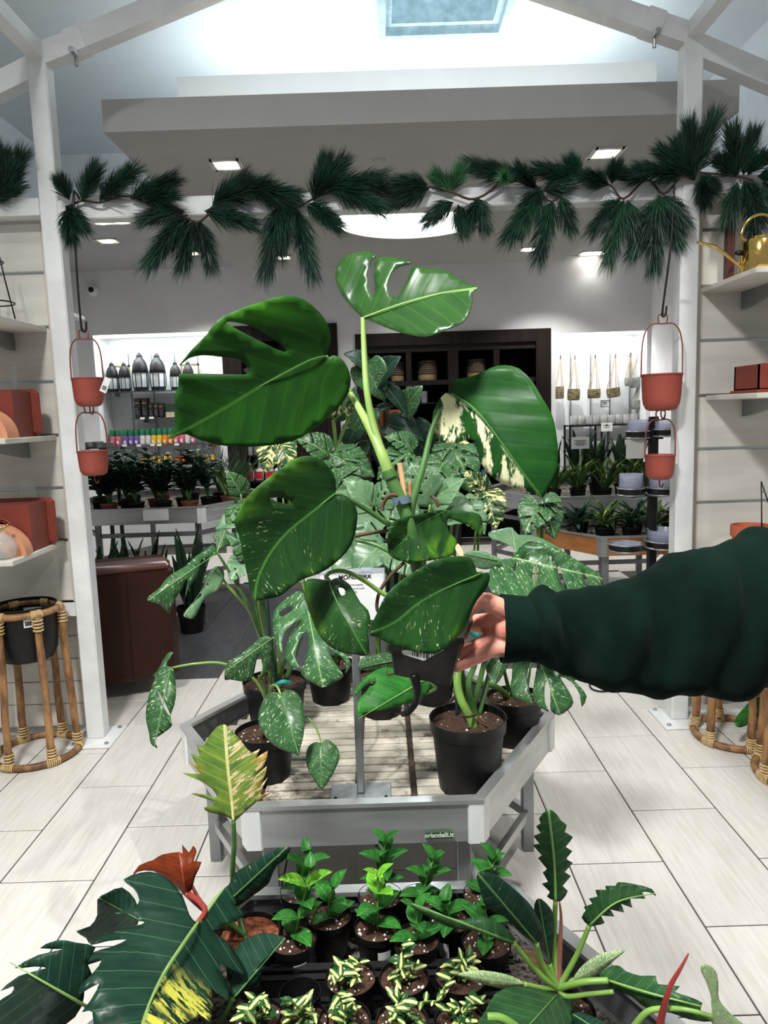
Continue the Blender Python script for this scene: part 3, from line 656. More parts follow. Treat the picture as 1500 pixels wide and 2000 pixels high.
# ================================================================== leaves
def leaf_mat(name, c1, c2, vein=None, nv=9, slope=.75, veinw=.06, var=None, thr=.62, vscale=9, side=0, macro=.5, rough=.36, edge=None, centre=None, trans=.12, rib=None, vs=.35, stretch=2.4, spec=.18, midw=.012, u0=None):
    """UV: u runs base to tip along the midrib, v is the signed distance from it in leaf lengths."""
    t = NT(name); uv = t.n('ShaderNodeUVMap').outputs[0]; sp = t.n('ShaderNodeSeparateXYZ'); t.L.new(uv, sp.inputs[0]); u, v = sp.outputs[0], sp.outputs[1]
    oi = t.n('ShaderNodeObjectInfo').outputs['Random']; av = t.math('ABSOLUTE', v)
    s = t.math('SUBTRACT', u, t.math('MULTIPLY', av, slope))
    cb = t.n('ShaderNodeCombineXYZ'); t.L.new(t.math('MULTIPLY', s, stretch), cb.inputs[0]); t.L.new(v, cb.inputs[1]); t.L.new(t.math('MULTIPLY', oi, 50), cb.inputs[2]); vec = cb.outputs[0]
    col = t.mix(t.ramp(t.noise(vec, 3.2, 4, .6), .3, .72), lin(c1), lin(c2))
    h = t.n('ShaderNodeHueSaturation'); t.L.new(col, h.inputs['Color']); t.L.new(t.math('MULTIPLY_ADD', oi, .3, .85), h.inputs['Value']); col = h.outputs[0]
    if edge: col = t.mix(t.math('MULTIPLY', t.ramp(t.noise(vec, 2, 2), .45, .7), t.ramp(av, .2, .42)), col, lin(edge))
    if centre: col = t.mix(t.math('MULTIPLY', t.math('SUBTRACT', 1, t.ramp(t.math('ADD', av, t.math('MULTIPLY', t.noise(vec, 14, 3), .06)), .085, .13)), t.ramp(oi, .02, .25)), col, lin(centre))
    if var:
        nz = t.noise(vec, vscale, 5, .68); mk = t.ramp(nz, thr, thr + .07)
        if macro: mk = t.math('MULTIPLY', mk, t.ramp(t.noise(vec, 2.2, 2), macro - .06, macro + .12))
        if side: mk = t.math('MULTIPLY', mk, t.ramp(t.math('MULTIPLY', v, side), -.01, .03))
        if u0: mk = t.math('MULTIPLY', mk, t.ramp(u, u0[0], u0[1]))
        col = t.mix(mk, col, lin(var))
    fr = t.math('FRACT', t.math('MULTIPLY', s, nv)); ln = t.math('ABSOLUTE', t.math('SUBTRACT', fr, .5))
    vm = t.math('SUBTRACT', 1, t.ramp(ln, 0, veinw))
    if vein:
        col = t.mix(t.math('MULTIPLY', vm, vs), col, lin(vein))
        mid = t.math('SUBTRACT', 1, t.ramp(av, midw * .5, midw)); col = t.mix(t.math('MULTIPLY', mid, .75), col, lin(rib or vein))
    b = t.b; t.L.new(col, b.inputs['Base Color']); b.inputs['Specular IOR Level'].default_value = spec
    t.L.new(t.math('MULTIPLY_ADD', t.noise(vec, 6, 3), .16, rough - .08), b.inputs['Roughness'])
    t.bump(t.math('ADD', t.math('MULTIPLY', t.ramp(ln, 0, .22), 1), t.math('MULTIPLY', t.noise(vec, 30, 3), .12)), .05, .002)
    if trans:
        tr = t.n('ShaderNodeBsdfTranslucent'); hs = t.n('ShaderNodeHueSaturation'); t.L.new(col, hs.inputs['Color']); hs.inputs['Value'].default_value = 1.6; t.L.new(hs.outputs[0], tr.inputs['Color'])
        ms = t.n('ShaderNodeMixShader'); ms.inputs[0].default_value = trans; t.L.new(b.outputs[0], ms.inputs[1]); t.L.new(tr.outputs[0], ms.inputs[2]); t.L.new(ms.outputs[0], t.out.inputs['Surface'])
    return t.m
CREAM = (232, 230, 190)
L_HELD = leaf_mat('held_leaf', (36, 84, 22), (26, 68, 22), (86, 140, 62), 7, .9, .05, CREAM, .70, 16, macro=.55, rough=.42, edge=(58, 122, 22), rib=(70, 118, 46), vs=.12)
L_HELDV = leaf_mat('held_leaf_speckled', (33, 72, 28), (25, 58, 26), (80, 130, 66), 7, .9, .05, (214, 220, 170), .60, 15, macro=.42, rough=.4, edge=(78, 126, 30), rib=(74, 122, 54), vs=.12, u0=(.25, .7))
L_HELDT = leaf_mat('held_top_leaf', (46, 90, 32), (35, 76, 31), (120, 168, 84), 7, .9, .05, (224, 226, 180), .73, 9, macro=.5, rough=.3, spec=.5, rib=(140, 184, 96), vs=.16)
L_HELDS = leaf_mat('held_leaf_half_cream', (34, 84, 28), (27, 70, 30), (90, 140, 70), 7, .9, .05, CREAM, .47, 5, side=1, macro=.36, rough=.38, stretch=1.1, rib=(84, 136, 64), vs=.12)
L_MON = leaf_mat('variegated_monstera_leaf', (60, 104, 58), (40, 80, 46), (150, 182, 134), 7, .8, .05, (226, 230, 196), .58, 19, macro=.38, rough=.32, vs=.3, spec=.35)
L_MONG = leaf_mat('grey_green_monstera_leaf', (108, 142, 102), (80, 120, 86), (160, 190, 150), 7, .8, .05, (222, 228, 200), .62, 14, macro=.42, rough=.3, vs=.3, spec=.4)
L_MONY = leaf_mat('cream_splashed_leaf', (40, 80, 46), (30, 66, 42), (190, 200, 140), 7, .8, .05, (236, 228, 160), .5, 4, macro=.36, rough=.35, vs=.3)
L_PHIL = leaf_mat('philodendron_leaf', (34, 66, 50), (24, 52, 42), (96, 136, 100), 8, .42, .045, (206, 208, 96), .64, 10, macro=.55, rough=.4, rib=(136, 170, 112), vs=.45, midw=.016, spec=.14)
L_PHILY = leaf_mat('yellow_splashed_philodendron_leaf', (34, 66, 50), (24, 52, 42), (96, 136, 100), 8, .42, .045, (216, 214, 90), .46, 6, side=-1, macro=.4, rough=.32, rib=(160, 186, 110), vs=.45, midw=.016, u0=(.3, .55), stretch=5)
L_OLIVE = leaf_mat('olive_cream_leaf', (104, 128, 48), (64, 96, 42), (190, 190, 120), 9, .6, .05, (206, 180, 140), .5, 6, side=1, macro=.4, rough=.35, rib=(206, 196, 130), vs=.4, midw=.02, stretch=4, edge=(150, 110, 40))
L_RED = leaf_mat('copper_red_leaf', (124, 52, 22), (94, 38, 18), (180, 96, 60), 9, .5, .05, None, rough=.35, vs=.35, rib=(190, 90, 80))
L_RING = leaf_mat('ring_of_fire_leaf', (52, 92, 52), (38, 76, 46), (128, 168, 104), 9, .5, .045, (150, 170, 110), .66, 20, macro=.5, rough=.34, rib=(150, 186, 110), vs=.35, midw=.018)
L_MINT = leaf_mat('pale_mint_leaf', (150, 176, 120), (120, 156, 104), (190, 206, 160), 9, .5, .05, (206, 216, 176), .52, 22, macro=.35, rough=.4, vs=.3)
L_SEED = leaf_mat('seedling_leaf', (56, 128, 48), (36, 96, 42), (120, 176, 90), 6, .8, .05, (186, 216, 70), .62, 5, macro=.5, rough=.34, vs=.25, trans=.2)
L_SEEDY = leaf_mat('lime_seedling_leaf', (120, 190, 52), (70, 148, 44), (170, 210, 100), 6, .8, .05, (200, 224, 80), .55, 5, macro=.4, rough=.34, vs=.25, trans=.25)
L_HOYA = leaf_mat('hoya_leaf', (44, 92, 44), (34, 78, 40), None, 6, .8, .05, None, rough=.32, centre=(226, 226, 150), trans=.15)
L_DARK = leaf_mat('dark_shop_leaf', (34, 62, 46), (22, 46, 36), (80, 112, 84), 8, .6, .05, None, rough=.4, vs=.25)
L_SNAKE = leaf_mat('snake_plant_leaf', (44, 68, 50), (28, 50, 38), None, 6, .2, .05, (96, 120, 88), .55, 12, macro=.3, rough=.45, edge=(170, 170, 84), stretch=.5)
L_SNAKEY = leaf_mat('yellow_edged_blade', (74, 104, 52), (46, 78, 44), None, 6, .2, .05, (190, 196, 96), .56, 8, macro=.3, rough=.45, edge=(196, 196, 96), stretch=.4)
STEMG = M('green_petiole', (122, 162, 74), .4, var=.15, scale=10)
STEMD = M('dark_green_petiole', (70, 110, 52), .42, var=.2, scale=12)
STEMB = M('brown_aerial_root', (88, 60, 44), .75, var=.2, scale=20)
STEMR = M('red_petiole', (150, 52, 48), .4, var=.15)
def soil_mat():
    t = NT('potting_soil'); o = t.obj(); n1 = t.noise(o, 130, 5, .8)
    col = t.mix(t.ramp(n1, .35, .7), lin((44, 30, 22)), lin((104, 70, 48)))
    vo = t.n('ShaderNodeTexVoronoi'); t.L.new(o, vo.inputs['Vector']); vo.inputs['Scale'].default_value = 150
    rn = t.n('ShaderNodeSeparateColor'); t.L.new(vo.outputs['Color'], rn.inputs[0])
    mk = t.math('MULTIPLY', t.math('LESS_THAN', vo.outputs['Distance'], .33), t.math('GREATER_THAN', rn.outputs[0], .965))
    t.L.new(t.mix(mk, col, lin((226, 222, 212))), t.b.inputs['Base Color']); t.b.inputs['Roughness'].default_value = .95
    t.bump(n1, .9, .006); return t.m
SOIL = soil_mat()
PERL = M('perlite', (232, 228, 218), .9)
def inside(p, poly):
    x, y = p; c = False; j = len(poly) - 1
    for i in range(len(poly)):
        a, b = poly[i], poly[j]
        if (a[1] > y) != (b[1] > y) and x < (b[0] - a[0]) * (y - a[1]) / (b[1] - a[1]) + a[0]: c = not c
        j = i
    return c
def seg_d(p, a, b):
    ab = b - a; t = max(0, min(1, (p - a).dot(ab) / max(ab.length_squared, 1e-12))); return (p - a - ab * t).length
def smooth2(pts, n, closed=True): return [Vector((p.x, p.y)) for p in spline([(x, y, 0) for x, y in pts], n, closed)]
def leaf2d(outline, base, tip, holes=(), res=13, sm=3, mid=None):
    """-> list of (point, u, v), triangles"""
    ol = smooth2(outline, sm) if sm > 1 else [Vector(p) for p in outline]
    hs = [smooth2(h, 3) for h in holes]
    mids = [Vector(base)] + [Vector(p) for p in (mid or [])] + [Vector(tip)]
    rib = smooth2([tuple(p) for p in mids], 6, False) if mid else [Vector(base).lerp(Vector(tip), i / 12) for i in range(13)]
    L = sum((b - a).length for a, b in zip(rib, rib[1:])); cum = [0]
    for a, b in zip(rib, rib[1:]): cum.append(cum[-1] + (b - a).length)
    ext0 = (rib[0] - rib[1]).normalized(); ext1 = (rib[-1] - rib[-2]).normalized()
    def uv(p):
        best = None
        for i, (a, b) in enumerate(zip(rib, rib[1:])):
            ab = b - a; t = (p - a).dot(ab) / ab.length_squared
            if i > 0: t = max(0, t)
            if i < len(rib) - 2: t = min(1, t)
            q = a + ab * t; d = (p - q).length
            if best is None or d < best[0] - 1e-9:
                cr = ab.x * (p - a).y - ab.y * (p - a).x; best = (d, cum[i] + t * ab.length, math.copysign(d, cr))
        return best[1] / L, best[2] / L
    pts = []; edges = []
    for poly in [ol] + hs:
        o = len(pts); k = len(poly); pts += poly; edges += [(o + i, o + (i + 1) % k) for i in range(k)]
    nb = len(pts); sp = L / res
    for p in rib:
        if inside(p, ol): pts.append(p)
    xs = [p.x for p in ol]; ys = [p.y for p in ol]
    segs = [(poly[i], poly[(i + 1) % len(poly)]) for poly in [ol] + hs for i in range(len(poly))]
    row = 0; y = min(ys)
    while y < max(ys):
        x = min(xs) + (sp / 2 if row % 2 else 0)
        while x < max(xs):
            p = Vector((x, y))
            if inside(p, ol) and not any(inside(p, h) for h in hs) and min(seg_d(p, a, b) for a, b in segs) > sp * .3 and min((p - q).length for q in rib) > sp * .45: pts.append(p)
            x += sp
        y += sp * .87; row += 1
    r = delaunay_2d_cdt(pts, edges, [], 0, 1e-6 * L)
    vs, fs = r[0], r[2]; tris = []
    for f in fs:
        c = (vs[f[0]] + vs[f[1]] + vs[f[2]]) / 3
        if inside(c, ol) and not any(inside(c, h) for h in hs): tris.append(tuple(f))
    return [(p,) + uv(p) for p in vs], tris, rib
def finish_leaf(mb, name, mat, parent, th=.0006):
    o = mb.build(name, mat, parent, True)
    s = o.modifiers.new('thickness', 'SOLIDIFY'); s.thickness = th; s.offset = 0
    return o
def leaf_px(parent, outline, base, tip, d, mat, tilt=0, fold=0, bend=0, curl=0, rip=(0, 7), holes=(), sm=3, mid=None, rib=None, ribr=.0016, res=13, back=0, name='leaf'):
    """a leaf whose outline is known in the photograph: each vertex gets its own distance d (base, tip), plus tilt, fold, bend, curl, ripple"""
    vs, tris, mids = leaf2d(outline, base, tip, holes, res, sm, mid)
    Lm = sum((b - a).length for a, b in zip(mids, mids[1:])) * (d[0] + d[1]) / 2 / F
    def dep(u, v):
        a = abs(v); uu = max(0, min(1.05, u))
        return d[0] + (d[1] - d[0]) * u + (tilt * 3 * v + fold * 2.2 * a) * Lm + bend * 4 * uu * (1 - uu) + curl * v * v + .4 * rip[0] * math.sin(2 * PI * rip[1] * (u - .7 * a)) * min(1, a * 4)
    m = MB(); m.v = [atD(p.x, p.y, dep(u, v)) for p, u, v in vs]; m.f = [t[::-1] for t in tris]; m.uv = [(u, v) for p, u, v in vs]
    lf = finish_leaf(m, name, mat, parent)
    if rib is not None:
        k = len(mids); pts = [atD(p.x, p.y, dep(i / (k - 1), 0) - (-1 if back else 1) * ribr * .5) for i, p in enumerate(mids)]
        MB().tube(pts, [ribr * (1.15 - .85 * i / (k - 1)) for i in range(k)], 6).build('midrib', rib, lf, True)
    return lf
def tube_px(parent, pts, r0, r1, mat, name='petiole', n=8, sm=6):
    """pts: (px, py, depth)"""
    q = spline([atD(*p) for p in pts], sm); k = len(q)
    return MB().tube(q, [r0 + (r1 - r0) * i / (k - 1) for i in range(k)], n).build(name, mat, parent, True)
HALF = [(-.10, .09), (-.16, .22), (-.11, .36), (.06, .46), (.27, .48), (.48, .41), (.68, .28), (.86, .13)]
def mirror(h, base=(0, 0), tip=(1, 0)): return [base] + h + [tip] + [(x, -y) for x, y in reversed(h)]
def monstera_half(cuts, depth=.16, wd=.022, w=1):
    """half outline with slots cut in from the edge; cuts: positions 0..1 along the edge"""
    e = smooth2([(-.10, .09 * w)] + [(x, y * w) for x, y in HALF[1:]] + [(1, 0)], 8, False); L = [0]
    for a, b in zip(e, e[1:]): L.append(L[-1] + (b - a).length)
    out = []; ci = 0; cuts = sorted(cuts); i = 0
    def at(s):
        for j in range(len(L) - 1):
            if L[j + 1] >= s: return e[j].lerp(e[j + 1], (s - L[j]) / max(1e-9, L[j + 1] - L[j]))
        return e[-1]
    s = 0; step = L[-1] / 22
    marks = sorted([(c * L[-1], 1) for c in cuts] + [(k * step, 0) for k in range(22)])
    cutpos = [c * L[-1] for c in cuts]
    for s, k in marks:
        p = at(s)
        if k == 0:
            if all(abs(s - c) > step * .75 for c in cutpos): out.append((p.x, p.y))
        else:
            a, b = at(s - step * .35), at(s + step * .35); inn = Vector((p.x - p.y * .62 + .02, p.y * depth)); t = (p - inn).normalized(); nn = Vector((-t.y, t.x)) * wd
            if nn.dot(a - b) < 0: nn = -nn
            out += [(a.x, a.y), (inn + (a - inn) * .45 + nn * .2).to_tuple(), (inn + nn * .8).to_tuple(), (inn - t * wd * .8).to_tuple(), (inn - nn * .8).to_tuple(), (inn + (b - inn) * .45 - nn * .2).to_tuple(), (b.x, b.y)]
    return out
def tmpl(name, half, mat=None, half2=None, holes=(), fold=.25, droop=.5, rip=.012, nrip=5, res=12, sm=2, curl=0, th=.0006, rib=True, cup=0):
    """unit leaf: x along the midrib, y across, z up; curved and folded in its own frame"""
    h2 = half2 or half
    ol = [(0, 0)] + list(half) + [(1, 0)] + [(x, -y) for x, y in reversed(h2)]
    vs, tris, rb = leaf2d(ol, (0, 0), (1, 0), holes, res, sm)
    def pos(x, y):
        a = abs(y); ang = droop * max(x, -.1)
        if abs(droop) > 1e-4: px, pz = math.sin(ang) / droop, -(1 - math.cos(ang)) / droop
        else: px, pz = x, 0
        nz = fold * a + curl * y * y + rip * math.sin(2 * PI * nrip * (x - .7 * a)) * min(1, a * 4) + cup * x * x
        return Vector((px + math.sin(ang) * nz, y * (1 - .12 * abs(fold)), pz + math.cos(ang) * nz))
    m = MB(); m.v = [pos(p.x, p.y) for p, u, v in vs]; m.f = tris; m.uv = [(u, v) for p, u, v in vs]
    me = m.mesh(name, True)
    rbm = None
    if rib: rbm = MB().tube([pos(i / 10, 0) + Vector((0, 0, .002)) for i in range(11)], [.011 - .0085 * i / 10 for i in range(11)], 6).mesh(name + '_rib', True)
    return me, rbm
def put_leaf(parent, T, base, dr, up, L, mat, W=1, ribmat=None, name='leaf', th=.0005):
    me, rb = T; key = me.name + '|' + mat.name
    if key not in bpy.data.meshes:
        c = me.copy(); c.name = key; c.materials.clear(); c.materials.append(mat)
    me2 = bpy.data.meshes[key]
    o = bpy.data.objects.new(name, me2); COL.objects.link(o)
    x = Vector(dr).normalized(); z = Vector(up); z = (z - x * z.dot(x)); z = z.normalized() if z.length > 1e-5 else x.orthogonal().normalized(); y = z.cross(x)
    m = Matrix.Identity(4)
    for j in range(3): m[j][0] = x[j] * L; m[j][1] = y[j] * L * W; m[j][2] = z[j] * L; m[j][3] = Vector(base)[j]
    if parent is not None: o.parent = parent; o.matrix_parent_inverse = wm(parent).inverted()
    o.matrix_basis = m
    s = o.modifiers.new('thickness', 'SOLIDIFY'); s.thickness = th / L; s.offset = 0
    if ribmat is not None and rb is not None:
        k2 = rb.name + '|' + ribmat.name
        if k2 not in bpy.data.meshes:
            c = rb.copy(); c.name = k2; c.materials.clear(); c.materials.append(ribmat)
        r = bpy.data.objects.new('midrib', bpy.data.meshes[k2]); COL.objects.link(r); r.parent = o
    return o
T_MON1 = tmpl('monstera_a', monstera_half((.42, .62, .8), .2, .03), half2=monstera_half((.5, .72), .25, .03), fold=.22, droop=.75, rip=.02)
T_MON2 = tmpl('monstera_b', monstera_half((.48, .7), .3, .035), half2=monstera_half((.4, .6, .78), .22, .03), fold=-.18, droop=1.0, rip=.02, holes=[[(.22, .08), (.27, .05), (.33, .10), (.28, .12)], [(.4, -.07), (.46, -.05), (.5, -.1), (.44, -.11)]])
T_HEART = tmpl('heart', HALF, fold=.22, droop=.55, rip=.012)
T_HEART2 = tmpl('heart_b', [(x, y * .92) for x, y in HALF], half2=monstera_half((.5,), .3), fold=.1, droop=.9, rip=.016)
LANCE = [(.02, .05), (.12, .15), (.3, .21), (.5, .2), (.72, .13), (.9, .045)]
T_LANCE = tmpl('lance', LANCE, fold=.35, droop=.5, rip=.008, res=9)
T_LANCE2 = tmpl('lance_b', LANCE, fold=.25, droop=-.3, rip=.01, res=9)
T_OVAL = tmpl('oval', [(.0, .06), (.1, .2), (.3, .29), (.55, .27), (.8, .15), (.93, .06)], fold=.3, droop=.6, rip=.0, res=7)
T_BLADE = tmpl('blade', [(0, .03), (.15, .055), (.4, .075), (.7, .06), (.9, .025)], fold=.55, droop=.12, rip=0, res=8)
T_BLADE2 = tmpl('blade_b', [(0, .03), (.15, .055), (.4, .075), (.7, .06), (.9, .025)], fold=.5, droop=.7, rip=0, res=8)
T_SMALL = tmpl('small_oval', [(.05, .12), (.3, .28), (.6, .25), (.88, .09)], fold=.35, droop=.7, rip=0, res=4, sm=2, rib=False)
T_PHIL = None
# ================================================================== goods against the back wall
YN = YB + .26
def px_box(x0, y0, x1, y1, Y, d): a, b = atY(x0, y0, Y), atY(x1, y1, Y); return (a.x, Y - d / 2, min(a.z, b.z)), (b.x, Y + d / 2, max(a.z, b.z))
SHELFG = glass_mat('dark_glass_shelf', (70, 84, 88), .75)
def gshelf(x0, x1, y, label):
    a, b = atY(x0, y, YN), atY(x1, y, YN); z = (a.z + b.z) / 2
    t = thing('glass_shelf', ((a.x + b.x) / 2, YN, z), label, 'shelf')
    MB().box((a.x, YN - .13, z - .012), (b.x, YN + .15, z)).build('pane', SHELFG, t)
    for x in (a.x + .1, b.x - .1): MB().box((x - .006, YN, z - .05), (x + .006, YN + .15, z - .012)).build('bracket', ALU_D, t)
    return z
zs1 = gshelf(205, 425, 763, 'dark glass shelf holding black lanterns in the left recess')
zs2 = gshelf(262, 400, 815, 'dark glass shelf holding black boxes in the left recess')
zs3 = gshelf(215, 425, 867, 'dark glass shelf holding green capped bottles in the left recess')
zs4 = gshelf(225, 425, 925, 'dark glass shelf holding yellow capped bottles in the left recess')
for x in (250, 295, 340, 385):
    a = atY(x, 690, YB + .41); tag(MB().box((a.x - .006, YB + .405, .3), (a.x + .006, YB + .419, a.z)).build('wall_standard', ALU_D), 'slim vertical shelf standard on the back of the left recess, number %s from the left' % {250: 'one', 295: 'two', 340: 'three', 385: 'four'}[x], 'rail', 'shelf standards')
LANT = M('black_lantern_metal', (26, 26, 28), .5, 0); PAPER = M('frosted_lantern_pane', (214, 220, 222), .35, var=.06)
def lantern(cx, top, wpx, label):
    a = atY(cx, top, YN - .02); h = a.z - zs1; r = wpx / 2 * YN / F
    t = thing('lantern', (a.x, YN - .02, zs1), label, 'lantern', 'black lanterns in the left recess'); c = Vector((a.x, YN - .02, zs1)); R = Matrix.Rotation(PI / 8, 3, 'Z')
    MB().lathe([(r * .9, 0), (r * .95, h * .08), (r, h * .1)], c, 8, R).build('base', LANT, t)
    MB().lathe([(r * .93, h * .1), (r * 1.0, h * .3), (r * .98, h * .5)], c, 8, R).build('panes', PAPER, t)
    m = MB()
    for k in range(8):
        an = PI / 8 + k * PI / 4; d = Vector((math.cos(an), math.sin(an), 0)); m.tube([c + d * r * .95 + Vector((0, 0, h * .1)), c + d * r * 1.02 + Vector((0, 0, h * .3)), c + d * r + Vector((0, 0, h * .52))], r * .07, 4)
    m.build('frame', LANT, t)
    MB().lathe([(r * 1.02, h * .46), (r * 1.02, h * .56), (r * .92, h * .68), (r * .7, h * .78), (r * .42, h * .84), (r * .38, h * .88), (r * .42, h * .9), (r * .2, h * .95), (r * .07, h * .97), (.001, h)], c, 16).build('dome', LANT, t, True)
lantern(217, 706, 22, 'small black lantern, leftmost on the top recess shelf')
lantern(241, 706, 21, 'small black lantern, second from left on the recess shelf')
lantern(271, 687, 29, 'tall black lantern left of its equal on the recess shelf')
lantern(305, 688, 29, 'tall black lantern right of its equal on the recess shelf')
lantern(341, 704, 21, 'small black lantern just right of the tall pair')
lantern(366, 704, 21, 'small black lantern partly hidden by the big held leaf')
for k, (x0, y0, x1, y1) in enumerate(((222, 714, 257, 762), (352, 711, 392, 762))):
    a, b = px_box(x0, y0, x1, y1, YN + .1, .012); t = thing('picture_frame', ((a[0] + b[0]) / 2, YN + .1, a[2]), ('thin gold frame standing behind the left small lanterns', 'thin gold frame standing behind the rightmost lanterns')[k], 'frame'); w = .02
    MB().box(a, (a[0] + w, b[1], b[2])).box((b[0] - w, a[1], a[2]), b).box((a[0], a[1], b[2] - w), b).box(a, (b[0], b[1], a[2] + w)).build('moulding', M('pale_gold', (190, 174, 130), .35, .6) if k == 0 else bpy.data.materials['pale_gold'], t)
    MB().box((a[0] + w, a[1] + .004, a[2] + w), (b[0] - w, b[1] - .002, b[2] - w)).build('sheet', WHITEP, t)
BOXB = M('black_carton', (30, 32, 34), .5); CARDG = M('dark_green_card', (40, 62, 52), .5); CARDC = M('cream_card', (206, 200, 160), .5)
for k, (x, w, h) in enumerate(((270, 12, 38), (284, 12, 38), (296, 9, 29), (306, 9, 29), (316, 9, 28))):
    a = atY(x, 780, YN - .04); ww = w * YN / F / 2; hh = h * YN / F
    t = thing('black_carton', (a.x, YN - .04, zs2), ('tall black carton, leftmost on the second recess shelf', 'tall black carton beside the leftmost one', 'short black carton next to the tall cartons', 'short black carton in the middle of the short ones', 'short black carton at the right end of the row')[k], 'box', 'black cartons on the recess shelf')
    MB().box((a.x - ww * .92, YN - .1, zs2), (a.x + ww * .92, YN + .02, zs2 + hh), bev=.006).build('carton', BOXB, t)
    MB().box((a.x - ww * .7, YN - .1015, zs2 + hh * .72), (a.x + ww * .6, YN - .0995, zs2 + hh * .78)).build('gold_band', M('band', (150, 130, 60), .5) if k == 0 else bpy.data.materials['band'], t)
    for q in range(3): MB().box((a.x - ww * .6, YN - .1015, zs2 + hh * (.2 + .13 * q)), (a.x + ww * (.5 - .2 * q), YN - .0995, zs2 + hh * (.24 + .13 * q))).build('print_line', PRINT, t)
a, b = px_box(323, 789, 341, 813, YN - .05, .03); t = thing('gift_box', ((a[0] + b[0]) / 2, YN - .05, zs2), 'dark green and cream square box right of the black cartons', 'box')
MB().box((a[0], a[1], zs2), (b[0], b[1], zs2 + (b[2] - a[2]) * .42)).build('lower_half', CARDC, t); MB().box((a[0], a[1], zs2 + (b[2] - a[2]) * .42), b).build('upper_half', CARDG, t)
GREENC = M('green_cap', (24, 116, 78), .35)
bcols = {'pink': (206, 106, 128), 'purple': (116, 92, 168), 'white': (214, 206, 210), 'yellow': (226, 190, 44), 'orange': (226, 142, 40)}
BM = {k: M('bottle_' + k, v, .35, var=.05) for k, v in bcols.items()}
def bottle(x, y0, z0, h, r, cap, body, label, group, Y=None, lab=None):
    Y = Y or YN - .03; a = atY(x, y0, Y); t = thing('bottle', (a.x, Y, z0), label, 'bottle', group); c = (a.x, Y, z0)
    MB().lathe([(r * .9, 0), (r, h * .04), (r, h * .5), (r * .72, h * .66)], c, 14).build('body', body, t, 'auto')
    MB().lathe([(r * .92, h * .62), (r * .97, h * .68), (r * .93, h * .97), (r * .8, h)], c, 14).build('cap', cap, t, 'auto')
    MB().add([(c[0] + math.cos(an) * r * 1.01, c[1] + math.sin(an) * r * 1.01, z0 + z) for an in (-2.1, -1.8, -1.5, -1.2) for z in (h * .1, h * .3)], [(2 * i, 2 * i + 2, 2 * i + 3, 2 * i + 1) for i in range(3)]).build('paper_label', lab or WHITEP, t)
names = ['pink', 'pink', 'purple', 'purple', 'purple', 'white', 'white', 'yellow', 'yellow', 'orange', 'orange', 'pink', 'pink', 'white', 'pink']
ordw = {}
for k, nme in enumerate(names):
    x = 221 + k * 11.0 + (3 if k > 1 else 0); i = ordw.get(nme, 0); ordw[nme] = i + 1
    bottle(x, 866, zs3, .17, .031, GREENC, BM[nme], '%s bodied green capped bottle, %s of that colour on the recess shelf' % (nme, ('first', 'second', 'third', 'fourth', 'fifth')[i]), 'green capped bottles', Y=YN - .06)
ORD = ('first', 'second', 'third', 'fourth', 'fifth', 'sixth', 'seventh', 'eighth', 'ninth', 'tenth', 'eleventh', 'twelfth', 'thirteenth')
YC = M('yellow_cap', (236, 180, 44), .4); OC = M('orange_cap', (224, 112, 40), .4); GB = M('green_bottle', (66, 128, 62), .4)
for k in range(13):
    bottle(277 + k * 11.6, 905, zs4, .2, .022, YC if k < 6 or k > 10 else OC, GB if k < 4 else BM['purple'], 'slim %s capped bottle peeking over the left bench plants, %s from left' % ('yellow' if k < 6 or k > 10 else 'orange', ORD[k]), 'slim capped bottles behind the left table', Y=YN - .06)
for k, (x, y) in enumerate(((212, 871), (243, 870), (271, 870), (298, 869), (311, 869), (345, 868), (278, 817), (296, 816))):
    a = atY(x, y, YN - .14); tag(MB().box((a.x - .025, YN - .142, a.z - .012), (a.x + .025, YN - .138, a.z + .012)).build('price_strip', WHITEP), 'white price strip on the recess shelf edge, %s' % ('first from left', 'second from left', 'third from left', 'fourth from left', 'fifth from left', 'last at right', 'left one under the black cartons', 'right one under the black cartons')[k], 'price label', 'shelf price strips')
# scissors / tools hanging at the right of the recess
a = atY(417, 873, YB + .38); t = thing('pruning_shears', a, 'orange handled shears hanging at the right of the left recess', 'shears')
for s in (-1, 1): MB().tube([a + Vector((s * .02 + .015 * math.cos(q), -.02, .05 + .045 * math.sin(q))) for q in [2 * PI * i / 14 for i in range(14)]], .008, 6, closed=True).build('handle', M('orange_grip', (220, 120, 40), .4) if s < 0 else bpy.data.materials['orange_grip'], t, True)
MB().prism([(-.012, 0), (.012, 0), (.002, -.14)], -.024, -.016, lambda p, q, c: a + Vector((p, c, q))).build('blade', STEEL, t)
# leaning green stone slab (cactus board)
a, b = px_box(240, 888, 262, 935, YN, .05); tag(MB().box(a, b, rot=Matrix.Rotation(.16, 3, 'Y'), bev=.03).build('cactus_board', M('dark_green_board', (62, 70, 60), .6, var=.25, scale=20)), 'dark green rounded board leaning left of the yellow capped bottles', 'board')
